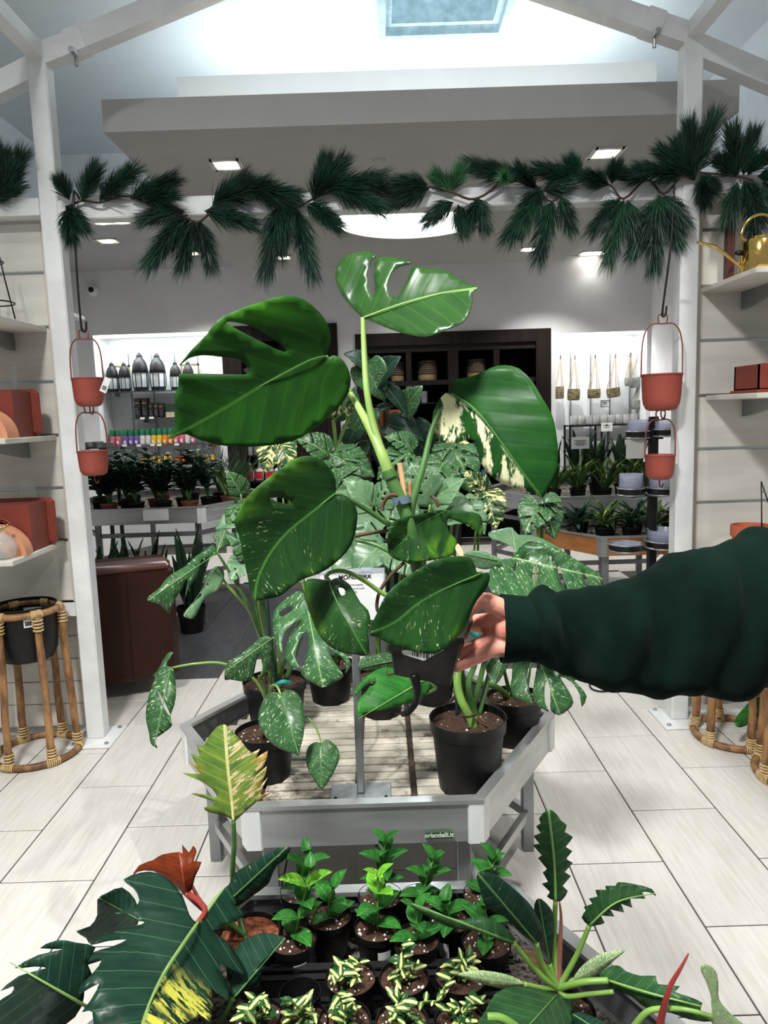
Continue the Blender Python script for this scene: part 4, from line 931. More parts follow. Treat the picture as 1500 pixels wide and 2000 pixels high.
# dark doorway with goods inside
d1 = tag(MB().box((DR[0], YB - .02, 0), (DR[0] + .2, YB + .1, DR[2])).box((DR[1] - .14, YB - .02, 0), (DR[1], YB + .1, DR[2])).box((DR[0] + .2, YB - .02, DR[2] - .16), (DR[1] - .14, YB + .1, DR[2])).build('door_1', DARKW), kind='structure')
MB().box((DR[0], YB + .45, 0), (DR[1], YB + .47, DR[2])).box((DR[0] - .02, YB + .1, 0), (DR[0], YB + .47, DR[2])).box((DR[1], YB + .1, 0), (DR[1] + .02, YB + .47, DR[2])).box((DR[0], YB + .1, DR[2]), (DR[1], YB + .47, DR[2] + .02)).build('recess_lining', DARKI, d1)
MB().box((DR[0] + .6, YB + .05, 0), (DR[1] - .14, YB + .09, DR[2] - .16)).build('door_panel', DARKW, d1)
zj = atY(515, 937, YN).z; zk = atY(515, 888, YN).z
tag(MB().box((DR[0] + .02, YN - .14, zj - .02), (DR[0] + .6, YN + .16, zj)).build('door_shelf', DARKW), 'dark shelf in the doorway under the red labelled jugs', 'shelf')
tag(MB().box((DR[0] + .02, YN - .14, zk - .02), (DR[0] + .6, YN + .16, zk)).build('door_shelf', DARKW), 'dark shelf in the doorway above the red labelled jugs', 'shelf')
REDL = M('red_label', (196, 34, 44), .4); JUGW = M('white_jug', (224, 224, 222), .4)
for k, x in enumerate((489, 507, 527, 545)):
    Y = YN - .06; a = atY(x, 920, Y); w = .045; t = thing('spray_jug', (a.x, Y, zj), ('red labelled white spray jug, leftmost in the doorway', 'red labelled white spray jug, second in the doorway', 'red labelled white spray jug, third in the doorway', 'red labelled white spray jug, rightmost in the doorway')[k], 'bottle', 'red labelled jugs')
    MB().box((a.x - w, Y - .04, zj), (a.x + w, Y + .04, zj + .13), bev=.012).build('body', JUGW, t, 'auto'); MB().box((a.x - w * .86, Y - .042, zj + .02), (a.x + w * .86, Y - .0395, zj + .1)).build('front_label', REDL, t)
    MB().lathe([(.03, .13), (.014, .16), (.014, .2)], (a.x, Y, zj), 10).build('neck', JUGW, t); MB().box((a.x - .05, Y - .02, zj + .2), (a.x + .02, Y + .02, zj + .23)).build('trigger', BLACKP, t)
for k in range(7):
    a = atY(480 + k * 10, 880, YN - .06); tag(MB().box((a.x - .022, YN - .1, zk), (a.x + .022, YN - .02, zk + .12), bev=.004).build('seed_packet', WHITEP if k % 2 else M('packet_grey%d' % k, (150, 150, 152), .5)), '%s packet standing on the upper doorway shelf, number %s' % ('white' if k % 2 else 'grey', ('one', 'two', 'three', 'four', 'five', 'six', 'seven')[k]), 'packet', 'packets in the doorway')
a, b = px_box(462, 703, 490, 736, YN, .02); t = thing('wall_poster', ((a[0] + b[0]) / 2, YN, a[2]), 'pale pink poster with dark round emblem inside the doorway', 'poster'); MB().box(a, b).build('sheet', M('pink_paper', (206, 180, 186), .6), t)
MB().lathe([(.035, 0), (.035, .004)], (a[0] + .09, a[1] - .001, b[2] - .06), 16, rx).build('emblem', INK, t)
for q in range(3): MB().box((a[0] + .02 + .05 * q, a[1] - .003, a[2] + .02), (a[0] + .05 + .05 * q, a[1] - .001, a[2] + .05)).build('motif', INK, t)
# dark display cabinet
cbn = thing('display_cabinet', ((CB[0] + CB[1]) / 2, YB, 0), 'dark stained wooden display cabinet built into the rear wall', 'cabinet')
X0_, X1_, ZT = CB
MB().box((X0_, YB - .03, 0), (X0_ + .13, YB + .5, ZT)).build('side_post', DARKW, cbn); MB().box((X1_ - .16, YB - .03, 0), (X1_, YB + .5, ZT)).build('side_post', DARKW, cbn)
MB().box((X0_ + .13, YB - .03, ZT - .13), (X1_ - .16, YB + .5, ZT)).build('top_rail', DARKW, cbn); MB().box((X0_ + .13, YB + .0, ZT - .2), (X1_ - .16, YB + .06, ZT - .13)).build('inner_rail', DARKW, cbn)
MB().box((X0_, YB + .5, 0), (X1_, YB + .52, ZT)).build('back_panel', DARKI, cbn)
zc1 = atY(850, 742, YB).z
for x, w in ((798, .03), (885, .055), (970, .03)):
    c = atY(x, 700, YB).x; MB().box((c - w, YB + .004, zc1 if w < .05 else 0), (c + w, YB + .49, ZT - .2)).build('divider', DARKW, cbn)
for y in (742, 786, 840, 893, 950):
    z = atY(850, y, YB).z; MB().box((X0_ + .13, YB + .012, z - (.05 if y == 742 else .012)), (X1_ - .16, YB + .495, z)).build('shelf_board', DARKW, cbn)
BASK = M('woven_grey_basket', (96, 84, 68), .8, var=.3, scale=60, stretch=(1, 1, 4), bump=.5, bscale=90); BASK2 = M('woven_tan_basket', (178, 154, 112), .8, var=.2, scale=60, stretch=(1, 1, 4), bump=.5, bscale=90)
for k, (x, r) in enumerate(((776, .075), (835, .105), (930, .105))):
    c = atY(x, 738, YB + .2); c.z = zc1; t = thing('woven_basket', c, ('woven two tone basket, leftmost and half hidden in the cabinet', 'woven two tone basket left of the cabinet centre post', 'woven two tone basket right of the cabinet centre post')[k], 'basket', 'baskets in the cabinet')
    n = 7; MB().lathe([(r * .9, 0), (r, .02), (r * .99, .07)], c, 24).build('lower_band', BASK2, t, 'auto')
    for i in range(n): MB().tube([c + Vector((r * (.97 - .022 * i) * math.cos(2 * PI * j / 24), r * (.97 - .022 * i) * math.sin(2 * PI * j / 24), .08 + i * .021)) for j in range(24)], .012, 6, closed=True).build('coil', BASK, t, True)
CUPW = M('white_ceramic', (214, 214, 212), .35); BLUEC = M('blue_tin', (84, 120, 150), .4)
zc2 = atY(850, 786, YB).z
for k, (x, n) in enumerate(((800, 3), (815, 3), (829, 2))):
    for i in range(n):
        c = atY(x, 786, YB + .15); tag(MB().lathe([(.03, 0), (.036, .008), (.037, .062), (.033, .062), (.03, .01)], (c.x, YB + .15, zc2 + i * .064), 16).build('white_cup', CUPW, smooth='auto'), 'white cup in the cabinet, %s of the %s stack' % (('bottom', 'middle' if n == 3 else 'top', 'top')[i], ('left', 'centre', 'right')[k]), 'cup', 'stacked white cups')
zc3 = atY(850, 893, YB).z; zc4 = atY(850, 950, YB).z
for k, (x, z, h, Y) in enumerate(((911, zc3, .14, .12), (925, zc3, .14, .12), (940, zc3, .13, .12), (955, zc3, .12, .12), (915, zc4, .16, .12), (930, zc4, .16, .12), (945, zc4, .16, .12))):
    c = atY(x, 880, YB + Y); tag(MB().lathe([(.034, 0), (.036, .01), (.036, h - .02), (.03, h - .01), (.03, h)], (c.x, YB + Y, z), 14).build('blue_tin', BLUEC, smooth='auto'), 'blue tin on the %s cabinet shelf, %s from left' % ('upper' if k < 4 else 'lower', ('first', 'second', 'third', 'fourth', 'first', 'second', 'third')[k]), 'tin', 'blue tins in the cabinet')
# ------------------------------------------------------------------ right recess: hanging baskets, rack with white cups
ROPE = M('jute_cord', (160, 136, 104), .9); BSK = M('patterned_seagrass', (128, 116, 84), .85, var=.35, scale=26, stretch=(1, 1, 1.5), bump=.4, bscale=70); BSKG = M('grey_felt_basket', (146, 148, 142), .85, var=.2, scale=20)
for k, x in enumerate((1115, 1154, 1192, 1231, 1270, 1309)):
    a = atY(x, 690, YB + .40); tag(MB().box((a.x - .005, YB + .395, .3), (a.x + .005, YB + .418, a.z)).build('wall_standard', ALU_D), 'slim vertical shelf standard on the back of the right recess, number %s' % ('one', 'two', 'three', 'four', 'five', 'six')[k], 'rail', 'shelf standards')
def hang_basket(x, yt, yb, w, ytop, mat, label, tilt=0, cords=4):
    Y = YN - .02; a, b = atY(x, yt, Y), atY(x, yb, Y); r = w / 2 * Y / F; h = a.z - b.z; c = Vector((b.x, Y, b.z)); R = Matrix.Rotation(tilt, 3, 'Y')
    t = thing('hanging_basket', c, label, 'hanging basket', 'hanging cord baskets')
    MB().lathe([(r * .8, 0), (r * .96, h * .12), (r, h * .6), (r * .97, h), (r * .9, h), (r * .9, h * .2), (.001, h * .1)], c, 20, R).build('basket_body', mat, t, 'auto')
    top = atY(x + 3, ytop, Y + .05)
    for i in range(cords):
        an = PI / 4 + i * PI / 2; e = c + R @ Vector((r * .95 * math.cos(an), r * .95 * math.sin(an), h * .98)); MB().tube([e, e.lerp(top, .5) + Vector((0, 0, -.005)), top], .004, 5).build('cord', ROPE, t)
    MB().tube([top + Vector((0, 0, -.03)), top + Vector((0, .0, .03))], .009, 6).build('knot', M('dark_knot', (74, 64, 54), .8) if 'dark_knot' not in bpy.data.materials else bpy.data.materials['dark_knot'], t)
    MB().bar(top + Vector((0, .34 - .09, 0)), top + Vector((0, -.01, .0)), .008).build('peg', STEEL, t)
hang_basket(1092, 755, 779, 19, 699, BSK, 'woven hanging basket, leftmost in the right recess, cut by the wall')
hang_basket(1120, 760, 782, 24, 700, BSK, 'woven hanging basket, second from left in the right recess', .03)
hang_basket(1160, 760, 778, 25, 698, BSK, 'woven hanging basket, third from left in the right recess')
hang_basket(1199, 758, 776, 26, 697, BSK, 'woven hanging basket, tilted, fourth from left in the recess', -.12)
hang_basket(1229, 738, 754, 18, 694, BSKG, 'grey hanging basket, left one of the grey cluster')
hang_basket(1243, 737, 757, 22, 694, BSKG, 'grey hanging basket, right one of the grey cluster', -.1)
hang_basket(1243, 782, 799, 22, 755, BSKG, 'grey hanging basket, lowest one under the grey cluster')
zr1 = atY(1180, 828, YN).z; zr2 = atY(1180, 878, YN).z; xr0, xr1 = atY(1108, 828, YN).x, atY(1258, 828, YN).x
rk = thing('metal_rack', ((xr0 + xr1) / 2, YN, 0), 'black metal rack carrying white cups in the right recess', 'rack')
for z in (zr1, zr2):
    MB().box((xr0, YN - .13, z - .02), (xr1, YN - .11, z)).build('rail', BLACKM, rk); MB().box((xr0, YN + .11, z - .02), (xr1, YN + .13, z)).build('rail', BLACKM, rk)
    MB().box((xr0, YN - .12, z - .008), (xr1, YN + .12, z)).build('shelf_plate', SHELFG, rk)
for x in (xr0, xr1, (xr0 + xr1) / 2 - .08):
    for y in (YN - .12, YN + .12): MB().box((x - .01, y - .01, 0), (x + .01, y + .01, zr1)).build('leg', BLACKM, rk)
for k in range(9):
    c = atY(1120 + k * 14.6, 828, YN - .05); tag(MB().lathe([(.034, 0), (.042, .01), (.046, .1), (.041, .1), (.036, .012)], (c.x, YN - .05, zr1), 16).build('white_cup', CUPW, smooth='auto'), 'white cup on the top shelf of the black rack, number %s from left' % ('one', 'two', 'three', 'four', 'five', 'six', 'seven', 'eight', 'nine')[k], 'cup', 'white cups on the rack')
for k in range(5):
    c = atY(1130 + k * 22, 878, YN - .05); tag(MB().lathe([(.034, 0), (.042, .01), (.046, .1), (.041, .1), (.036, .012)], (c.x, YN - .05, zr2), 16).build('white_cup', CUPW, smooth='auto'), 'white cup on the lower shelf of the black rack, number %s from left' % ('one', 'two', 'three', 'four', 'five')[k], 'cup', 'white cups on the rack')
def card(x0, y0, x1, y1, Y, label, lines=3, framed=None, name='shop_sign'):
    a, b = px_box(x0, y0, x1, y1, Y, .004); t = thing(name, ((a[0] + b[0]) / 2, Y, a[2]), label, 'sign'); w, h = b[0] - a[0], b[2] - a[2]
    MB().box(a, b).build('card', WHITEP, t)
    if framed is not None:
        m = MB(); e = .006
        m.box((a[0], a[1] - .003, a[2]), (a[0] + e, a[1], b[2])).box((b[0] - e, a[1] - .003, a[2]), (b[0], a[1], b[2])).box((a[0], a[1] - .003, a[2]), (b[0], a[1], a[2] + e)).box((a[0], a[1] - .003, b[2] - e), (b[0], a[1], b[2])); m.build('border', framed, t)
    for i in range(lines):
        z = b[2] - h * (.3 + .5 * i / max(1, lines)); e = w * (.16 + .1 * (i % 2)); MB().box((a[0] + e, a[1] - .002, z - h * .035), (b[0] - e, a[1] - .0005, z + h * .035)).build('print_line', PRINT, t)
    return t, a, b
t, a, b = card(1173, 782, 1191, 795, YB + .33, 'small white framed notice between the hanging baskets', 2, CARDG)
MB().prism([(-.012, 0), (.012, 0), (0, .018)], 0, .002, lambda p, q, c: Vector(((a[0] + b[0]) / 2 + p, a[1] - c - .001, b[2] - .03 + q))).build('emblem', CARDG, t)
t, a, b = card(1174, 826, 1196, 842, YN - .15, 'white notice on the front of the black cup rack', 2)
MB().prism([(-.018, 0), (.018, 0), (0, .024)], 0, .002, lambda p, q, c: Vector(((a[0] + b[0]) / 2 + p, a[1] - c - .001, b[2] - .035 + q))).build('emblem', CARDG, t)
MB().bar((b[0] - .05, YN - .148, 0), (b[0] - .05, YN - .148, a[2]), .01).build('stem', BLACKM, t)
# ================================================================== hexagonal benches
WOOD_T = M('oiled_pine_board', (176, 118, 66), .5, var=.15, scale=5, stretch=(.4, 1, 4), rgb2=(146, 92, 48))
SLAT = M('weathered_bench_slat', (204, 197, 182), .75, var=.12, scale=9, dirt=.95, rnd=.3)
CHAN = M('darkened_channel', (62, 48, 36), .8, var=.3, scale=30)  # tray floor darkened in colour so the slat gaps look shaded
GRAVEL = M('grey_gravel', (120, 112, 104), .9, var=.5, scale=90, bump=.9, bscale=120)
INNER = M('tray_inside_grey', (112, 117, 120), .45, .5, var=.15, scale=6)
def hexpts(cx, cy, s): return [(cx + s * math.cos(a), cy + s * math.sin(a)) for a in [math.radians(60 * k) for k in range(6)]]
def hex_bench(cx, cy, s, zt, h, label, side_mat=None, post_mat=None, floor_z=.07, floor='slats', legs=True, in_mat=None, leg_in=.86):
    t = thing('plant_bench', (cx, cy, 0), label, 'bench'); P = hexpts(cx, cy, s); c = Vector((cx, cy, 0)); sm = side_mat or ALU; pm = post_mat or FRAME
    for k in range(6):
        a, b = Vector((*P[k], 0)), Vector((*P[(k + 1) % 6], 0)); n = ((a + b) / 2 - c).normalized(); d = (b - a).normalized()
        mid = (a + b) / 2; L = (b - a).length; R = Matrix.Rotation(math.atan2(d.y, d.x), 3, 'Z')
        def bx(y0, y1, z0, z1, sh=0): return MB().add([mid + R @ Vector((x, y, 0)) + Vector((0, 0, z)) for z in (z0, z1) for x, y in ((-L / 2 - y0 * .577 * 0 + sh, -y0), (L / 2 - sh, -y0), (L / 2 - sh, -y1), (-L / 2 + sh, -y1))], [(0, 3, 2, 1), (4, 5, 6, 7), (0, 1, 5, 4), (1, 2, 6, 5), (2, 3, 7, 6), (3, 0, 4, 7)])
        pn = bx(0, -.006, zt - h, zt - .004, .0).build('side_panel', sm, t)
        bx(.008, -.022, zt - .006, zt + .004 + .0006 * (k % 3), -.004).build('rim_flange', ALU, pn)
        bx(-.006, -.009, zt - floor_z, zt - .008, .004).build('inner_face', in_mat or INNER, pn)
    for x, y in P:
        o = (Vector((x, y, 0)) - c).normalized(); q = Vector((x, y, 0)); sd = Vector((-o.y, o.x, 0)); w = .032
        vs = []
        for z in (zt - h - .004, zt + .001):
            vs += [q + o * .007 + Vector((0, 0, z)), q + sd * w - o * (w * .577 - .007) + Vector((0, 0, z)), q + sd * w - o * (w * .577 + .004) + Vector((0, 0, z)), q - o * .006 + Vector((0, 0, z)), q - sd * w - o * (w * .577 + .004) + Vector((0, 0, z)), q - sd * w - o * (w * .577 - .007) + Vector((0, 0, z))]
        MB().add(vs, [(0, 1, 7, 6), (1, 2, 8, 7), (2, 3, 9, 8), (3, 4, 10, 9), (4, 5, 11, 10), (5, 0, 6, 11), tuple(reversed(range(6))), tuple(range(6, 12))]).build('corner_bracket', pm, t)
    zf = zt - floor_z
    MB().prism([((x - cx) * .975 + cx, (y - cy) * .975 + cy) for x, y in P], zf - .02, zf - .012).build('tray_floor', CHAN if floor == 'slats' else GRAVEL, t)
    if floor == 'slats':
        st = .047; chans = [cx - .30, cx - .045 + .02, cx + .135, cx + .33]
        y = cy - s * .866 + .02
        while y < cy + s * .866 - .03:
            hw = (s - abs(y + st / 2 - cy) / 1.732 * 1.0) - .03
            edges = [cx - hw] + [q for q in chans if abs(q - cx) < hw - .03] + [cx + hw]
            for a, b in zip(edges[:-1], edges[1:]):
                MB().box((a + .009, y + .005, zf - .012), (b - .009, y + st - .005, zf), bev=.003).build('slat', SLAT, t)
            y += st
    else:
        m = MB(); rg = random.Random(5)
        for i in range(900):
            a = rg.uniform(0, 2 * PI); r = math.sqrt(rg.random()) * s * .84; x, yy = cx + r * math.cos(a), cy + r * math.sin(a); e = rg.uniform(.004, .009)
            m.lathe([(e * .6, -e * .3), (e, 0), (e * .5, e * .6)], (x, yy, zf - .010), 5, Matrix.Rotation(rg.random() * 6, 3, 'Z'))
        m.build('gravel', GRAVEL, t, kind='stuff')
    if legs:
        Q = hexpts(cx, cy, s * leg_in)
        for x, y in Q: MB().box((x - .019, y - .019, 0), (x + .019, y + .019, zt - h), bev=.003).build('leg', ALU_D, t)
        for k in range(6):
            a, b = Q[k], Q[(k + 1) % 6]
            for z in ((zt - h - .09, zt * .42) if zt > .7 else (.13,)): MB().bar((*a, z), (*b, z), .02, .03).build('stretcher', ALU if zt < .7 else ALU_D, t)
    return t, zf
HX = -.074; HS = .605; HYc = 1.778 + HS * .866; HZ = .47
bench, ZF = hex_bench(HX, HYc, HS, HZ, .112, 'hexagonal aluminium bench tray holding the monstera pots', floor_z=.066)
# maker's plate on the front of the bench
pa = atY(831, 1627, 1.765); pb = atY(884, 1638, 1.765)
pl_ = MB().box((pa.x, 1.766, pb.z), (pb.x, 1.774, pa.z)).build('maker_plate', M('dark_green_plate', (44, 70, 48), .5), bench)
text_mesh('plate_lettering', 'orlandelli.it', (pa.z - pb.z) * .92, M('pale_lettering', (210, 216, 200), .5), ((pa.x + pb.x) / 2, 1.7655, pb.z + (pa.z - pb.z) * .28), pl_, align='CENTER', off=.0004)
# underframe struts seen below the tray
for x in (-.33, .19): MB().tube([(x, 1.86, .30), (x + (.06 if x > 0 else -.06), 1.83, .12)], .014, 8).build('strut', ALU, bench, True)
MB().lathe([(.012, 0), (.018, .012), (.016, .04), (.008, .045)], (-.04, 1.84, .315), 12).build('adjusting_knob', BLACKP, bench, 'auto')
FXc, FYc, FZ = -.045, 1.585 - .605 * .866, .37
bench2, ZF2 = hex_bench(FXc, FYc, .605, FZ, .112, 'low hexagonal bench tray with small seedling pots in front', floor_z=.08, floor='gravel')
for x in (500, 552, 893):
    p = atZ(x, 1728, FZ + .006); MB().lathe([(.007, 0), (.006, .004), (.001, .006)], (p.x, FYc + .605 * .866 - .006, FZ - .02), 10, rx).build('rivet', STEEL, bench2, True)
# ------------------------------------------------------------------ benches further back
tl, zl = hex_bench(-1.68, 5.1 + .72, .83, .86, .11, 'tall hexagonal aluminium bench with dark leafy plants at left', floor_z=.05, floor='gravel')
a, b = px_box(279, 996, 330, 1016, 5.09, .004); MB().box((a[0], 5.085, a[2]), (b[0], 5.093, b[2])).build('paper_sheet', WHITEP, tl)
tr_, zr = hex_bench(1.56, 5.1 + .69, .80, .845, .11, 'tall hexagonal aluminium bench with snake plants at right', floor_z=.05, floor='gravel')
tw, zw = hex_bench(1.62, 4.38 + .54, .62, .68, .115, 'lower wooden sided hexagonal bench with green rosettes at right', WOOD_T, ALU, floor_z=.05, floor='gravel')
# ------------------------------------------------------------------ plants on the far benches
def pot_lathe(c, r, h, taper=.74): return [(r * taper, 0), (r * .96, h * .86), (r * 1.03, h * .87), (r * 1.03, h), (r * .95, h), (r * .93, h * .9), (.001, h * .88)]
POTB = M('dark_terracotta_plastic', (110, 60, 44), .6)
def far_plant(name, loc, label, group, style, h, seed, potmat=BLACKP, r=.055):
    t = thing(name, loc, label, 'plant', group); rg = random.Random(seed); c = Vector(loc); ph = .09 if style != 'floor' else .18
    if style == 'floor': r = .1
    MB().lathe(pot_lathe(c, r, ph), c, 16).build('pot', potmat, t, 'auto')
    top = c + Vector((0, 0, ph * .9))
    if style in ('snake', 'floor', 'yblade'):
        n = 8 if style != 'yblade' else 12
        for i in range(n + 3):
            a = rg.uniform(0, 2 * PI); ln = h * rg.uniform(.65, 1.05); tilt = rg.uniform(.03, .32) if style != 'yblade' else rg.uniform(.1, .7)
            d = Vector((math.cos(a) * math.sin(tilt), math.sin(a) * math.sin(tilt), math.cos(tilt)))
            put_leaf(t, T_BLADE if style != 'yblade' else T_BLADE2, top + Vector((math.cos(a), math.sin(a), 0)) * r * .35, d, Vector((math.cos(a + 2.6), math.sin(a + 2.6), .2)), ln, L_SNAKE if style != 'yblade' else L_SNAKEY, W=1.0 if style == 'floor' else (1.3 if style == 'snake' else .9))
    elif style == 'rosette':
        for i in range(16):
            a = i * 2.4; tilt = .25 + .06 * i * rg.uniform(.8, 1.2)
            d = Vector((math.cos(a) * math.sin(tilt), math.sin(a) * math.sin(tilt), math.cos(tilt)))
            put_leaf(t, T_BLADE2, top, d, Vector((-math.cos(a), -math.sin(a), .6)), h * rg.uniform(.7, 1), L_SNAKEY if seed % 2 else L_DARK, W=1.1)
    elif style == 'zz':
        m = MB(); uv = []; me = T_SMALL[0]; vv = [v.co.copy() for v in me.vertices]; ff = [tuple(p.vertices) for p in me.polygons]
        uvs = [None] * len(vv)
        for lp in me.loops: uvs[lp.vertex_index] = tuple(me.uv_layers[0].data[lp.index].uv)
        stm = MB()
        for s_ in range(11):
            a = rg.uniform(0, 2 * PI); lean = rg.uniform(.1, .6); L = h * rg.uniform(.6, 1); pts = []
            for i in range(7):
                q = i / 6; pts.append(top + Vector((math.cos(a) * lean * L * q * (.6 + .4 * q), math.sin(a) * lean * L * q * (.6 + .4 * q), L * q * (1 - .18 * lean * q))))
            stm.tube(pts, [.004 * (1.2 - .7 * i / 6) for i in range(7)], 5)
            for i in range(2, 7):
                for sd in (-1, 1):
                    p = pts[i]; tang = (pts[i] - pts[i - 1]).normalized(); sv = Vector((-math.sin(a), math.cos(a), 0)) * sd
                    d = (sv * .9 + tang * .7 + Vector((rg.uniform(-.3, .3), rg.uniform(-.3, .3), rg.uniform(-.2, .3)))).normalized(); z = (Vector((0, 0, 1)) + d * -d.z).normalized(); y = z.cross(d); ln = rg.uniform(.07, .11)
                    o = len(m.v); m.v += [p + d * v.x * ln + y * v.y * ln + z * v.z * ln for v in vv]; m.f += [tuple(k + o for k in f) for f in ff]; uv += uvs
        m.uv = uv; m.build('foliage', L_DARK, t, True, kind='stuff'); stm.build('stems', STEMD, t, True, kind='stuff')
    elif style == 'grass':
        m = MB()
        for i in range(46):
            a = rg.uniform(0, 2 * PI); L = h * rg.uniform(.6, 1); tl_ = rg.uniform(.05, .6); pts = []
            for q in (0, .4, .75, 1): pts.append(top + Vector((math.cos(a) * math.sin(tl_) * L * q * (.5 + .6 * q), math.sin(a) * math.sin(tl_) * L * q * (.5 + .6 * q), L * q * (1 - .25 * tl_ * q))))
            m.tube(pts, [.004, .0035, .0025, .0006], 3)
        m.build('blades', L_DARK, t, kind='stuff')
    return t
k = 0
rgp = random.Random(11)
for row, (y, xs) in enumerate(((5.22, (-1.95, -1.76, -1.57, -1.38)), (5.45, (-2.1, -1.9, -1.68, -1.48, -1.3, -1.15)), (5.75, (-2.2, -1.95, -1.72, -1.5, -1.28, -1.1)))):
    for j, x in enumerate(xs):
        st = 'zz' if row < 2 else 'grass'
        if row == 1 and j == 5: st = 'yblade'
        far_plant({'zz': 'leafy_shop_plant', 'grass': 'grassy_shop_plant', 'yblade': 'snake_plant'}[st], (x, y + rgp.uniform(-.03, .03), zl - .005), {'zz': 'small dark leafy plant on the tall left bench, %s row, %s from left' % (('front', 'second')[min(row, 1)], ORD[j]), 'grass': 'thin bladed dark plant at the back of the left bench, %s from left' % ORD[j], 'yblade': 'yellow edged snake plant at the right of the tall left bench'}[st], 'plants on the tall left bench', st, {'zz': .31 + .06 * row, 'grass': .42, 'yblade': .34}[st], k * 3 + 1, POTB if (k % 3 == 0 or st == 'yblade') else BLACKP, .06); k += 1
card(357, 908, 388, 924, 5.3, 'white information card standing among the plants on the left bench', 4)
FP = [(-2.02, 5.0, .62, 'tall dark snake plant on the floor beside the left post'), (-1.82, 4.95, .55, 'dark snake plant on the floor under the left bench'), (-1.62, 5.0, .56, 'snake plant on the floor left of the bench leg'), (-1.36, 5.0, .60, 'snake plant on the floor behind the armchair corner')]
for x, y, h, lab in FP: far_plant('snake_plant', (x, y, .0), lab, 'snake plants on the floor', 'floor', h, int(x * 100) + 300)
for i, (x, y, h, st) in enumerate(((1.16, 5.55, .42, 'snake'), (1.32, 5.7, .40, 'snake'), (1.5, 5.6, .44, 'snake'), (1.66, 5.72, .4, 'snake'), (1.82, 5.6, .38, 'snake'), (1.98, 5.75, .36, 'snake'), (1.24, 5.32, .34, 'yblade'), (1.42, 5.36, .33, 'yblade'), (1.60, 5.3, .34, 'yblade'), (1.76, 5.36, .32, 'yblade'), (1.93, 5.3, .32, 'yblade'))):
    far_plant('snake_plant', (x, y, zr - .005), ('dark upright snake plant at the back of the right bench, %s from left' % ORD[i] if st == 'snake' else 'yellow green bladed plant at the front of the right bench, %s from left' % ORD[i - 6]), 'plants on the tall right bench', st, h, i * 5 + 2)
for i, (x, y) in enumerate(((1.22, 4.66), (1.38, 4.58), (1.54, 4.55), (1.7, 4.58), (1.3, 4.82), (1.48, 4.8), (1.66, 4.82), (1.84, 4.7))):
    far_plant('rosette_plant', (x, y, zw - .005), 'small green rosette plant on the wooden bench, %s row, %s from left' % (('front', ORD[i]) if i < 4 else ('back', ORD[i - 4])), 'rosettes on the wooden bench', 'rosette', .23, i)
t_, a_, b_ = card(1116, 854, 1151, 876, 5.42, 'white information card on a stem among the right snake plants', 4); MB().bar(((a_[0] + b_[0]) / 2, 5.425, zr), ((a_[0] + b_[0]) / 2, 5.425, a_[2]), .012).build('stem', ALU, t_)
# ------------------------------------------------------------------ stand with clear saucers
px_, py_ = 1.49, 4.05
ss_ = thing('saucer_stand', (px_, py_, 0), 'black pole stand with round trays of clear plastic saucers', 'stand')
MB().box((px_ - .022, py_ - .022, .02), (px_ + .022, py_ + .022, 1.40), bev=.004).build('pole', BLACKM, ss_); MB().lathe([(.2, 0), (.2, .012), (.03, .02)], (px_, py_, 0), 28).build('base', BLACKM, ss_, 'auto')
def saucer_arm(x, y, z, r, n, full, lab):
    MB().bar((px_, py_, z - .012), (x, y, z - .012), .03, .02).build('arm', BLACKM, ss_)
    tr = MB().lathe([(r * .96, -.004), (r * 1.0, .0), (r * 1.02, .03), (r * .98, .03), (r * .96, .003), (.001, .002)], (x, y, z), 28).build('tray', BLACKM, ss_, 'auto')
    MB().tube([(x + r * 1.02 * math.cos(2 * PI * i / 28), y + r * 1.02 * math.sin(2 * PI * i / 28), z + .03) for i in range(28)], .004, 6, closed=True).build('tray_rim', STEEL, tr, True)
    MB().tube([(x + r * 1.0 * math.cos(2 * PI * i / 28), y + r * 1.0 * math.sin(2 * PI * i / 28), z - .006) for i in range(28)], .005, 6, closed=True).build('tray_rim', STEEL, tr, True)
    for i in range(n):
        rr = r * .9; tag(MB().lathe([(rr * .9, 0), (rr, .024), (rr * 1.04, .024), (rr * 1.0, .02), (rr * .9, .003), (.001, .003)], (x, y, z + .006 + i * .0155), 24).build('plastic_saucer', CLEARP, smooth='auto'), lab + ', %s of its stack' % ('bottom' if i == 0 else 'top' if i == n - 1 else ('second', 'third', 'fourth', 'fifth', 'sixth')[i - 1] + ' from the bottom'), 'saucer', 'clear plastic saucers')
Yz = lambda y: atY(1268, y, py_).z
saucer_arm(atY(1243, 850, py_).x, py_ - .02, Yz(852), .062, 5, 1, 'clear plastic saucer on the top left tray')
saucer_arm(atY(1293, 850, py_).x, py_ - .02, Yz(850), .055, 4, 1, 'clear plastic saucer on the top right tray')
saucer_arm(atY(1224, 955, py_).x, py_ - .07, Yz(960), .070, 6, 1, 'clear plastic saucer on the middle left tray')
saucer_arm(atY(1283, 955, py_).x, py_ - .09, Yz(960), .082, 6, 1, 'clear plastic saucer on the middle right tray')
saucer_arm(atY(1214, 1060, py_).x, py_ - .07, Yz(1066), .09, 1, 0, 'clear plastic saucer lying alone on the low left tray')
saucer_arm(atY(1288, 1055, py_).x, py_ - .07, Yz(1062), .10, 5, 1, 'clear plastic saucer on the low right tray')
a, b = px_box(1223, 858, 1262, 895, py_ - .05, .002); t = tag(MB().box(a, b).build('clear_sheet', glass_mat('frosted_sheet', (210, 212, 208), .7, .3)), 'translucent plastic sheet hanging under the top saucer tray', 'sheet')
tag(MB().lathe(pot_lathe((0, 0, 0), .06, .1), atZ(1285, 1118, .0) * 0 + Vector((1.56, 4.3, 0)), 20).build('terracotta_pot', TERRA_M, smooth='auto'), 'small red pot on the floor behind the saucer stand', 'pot')
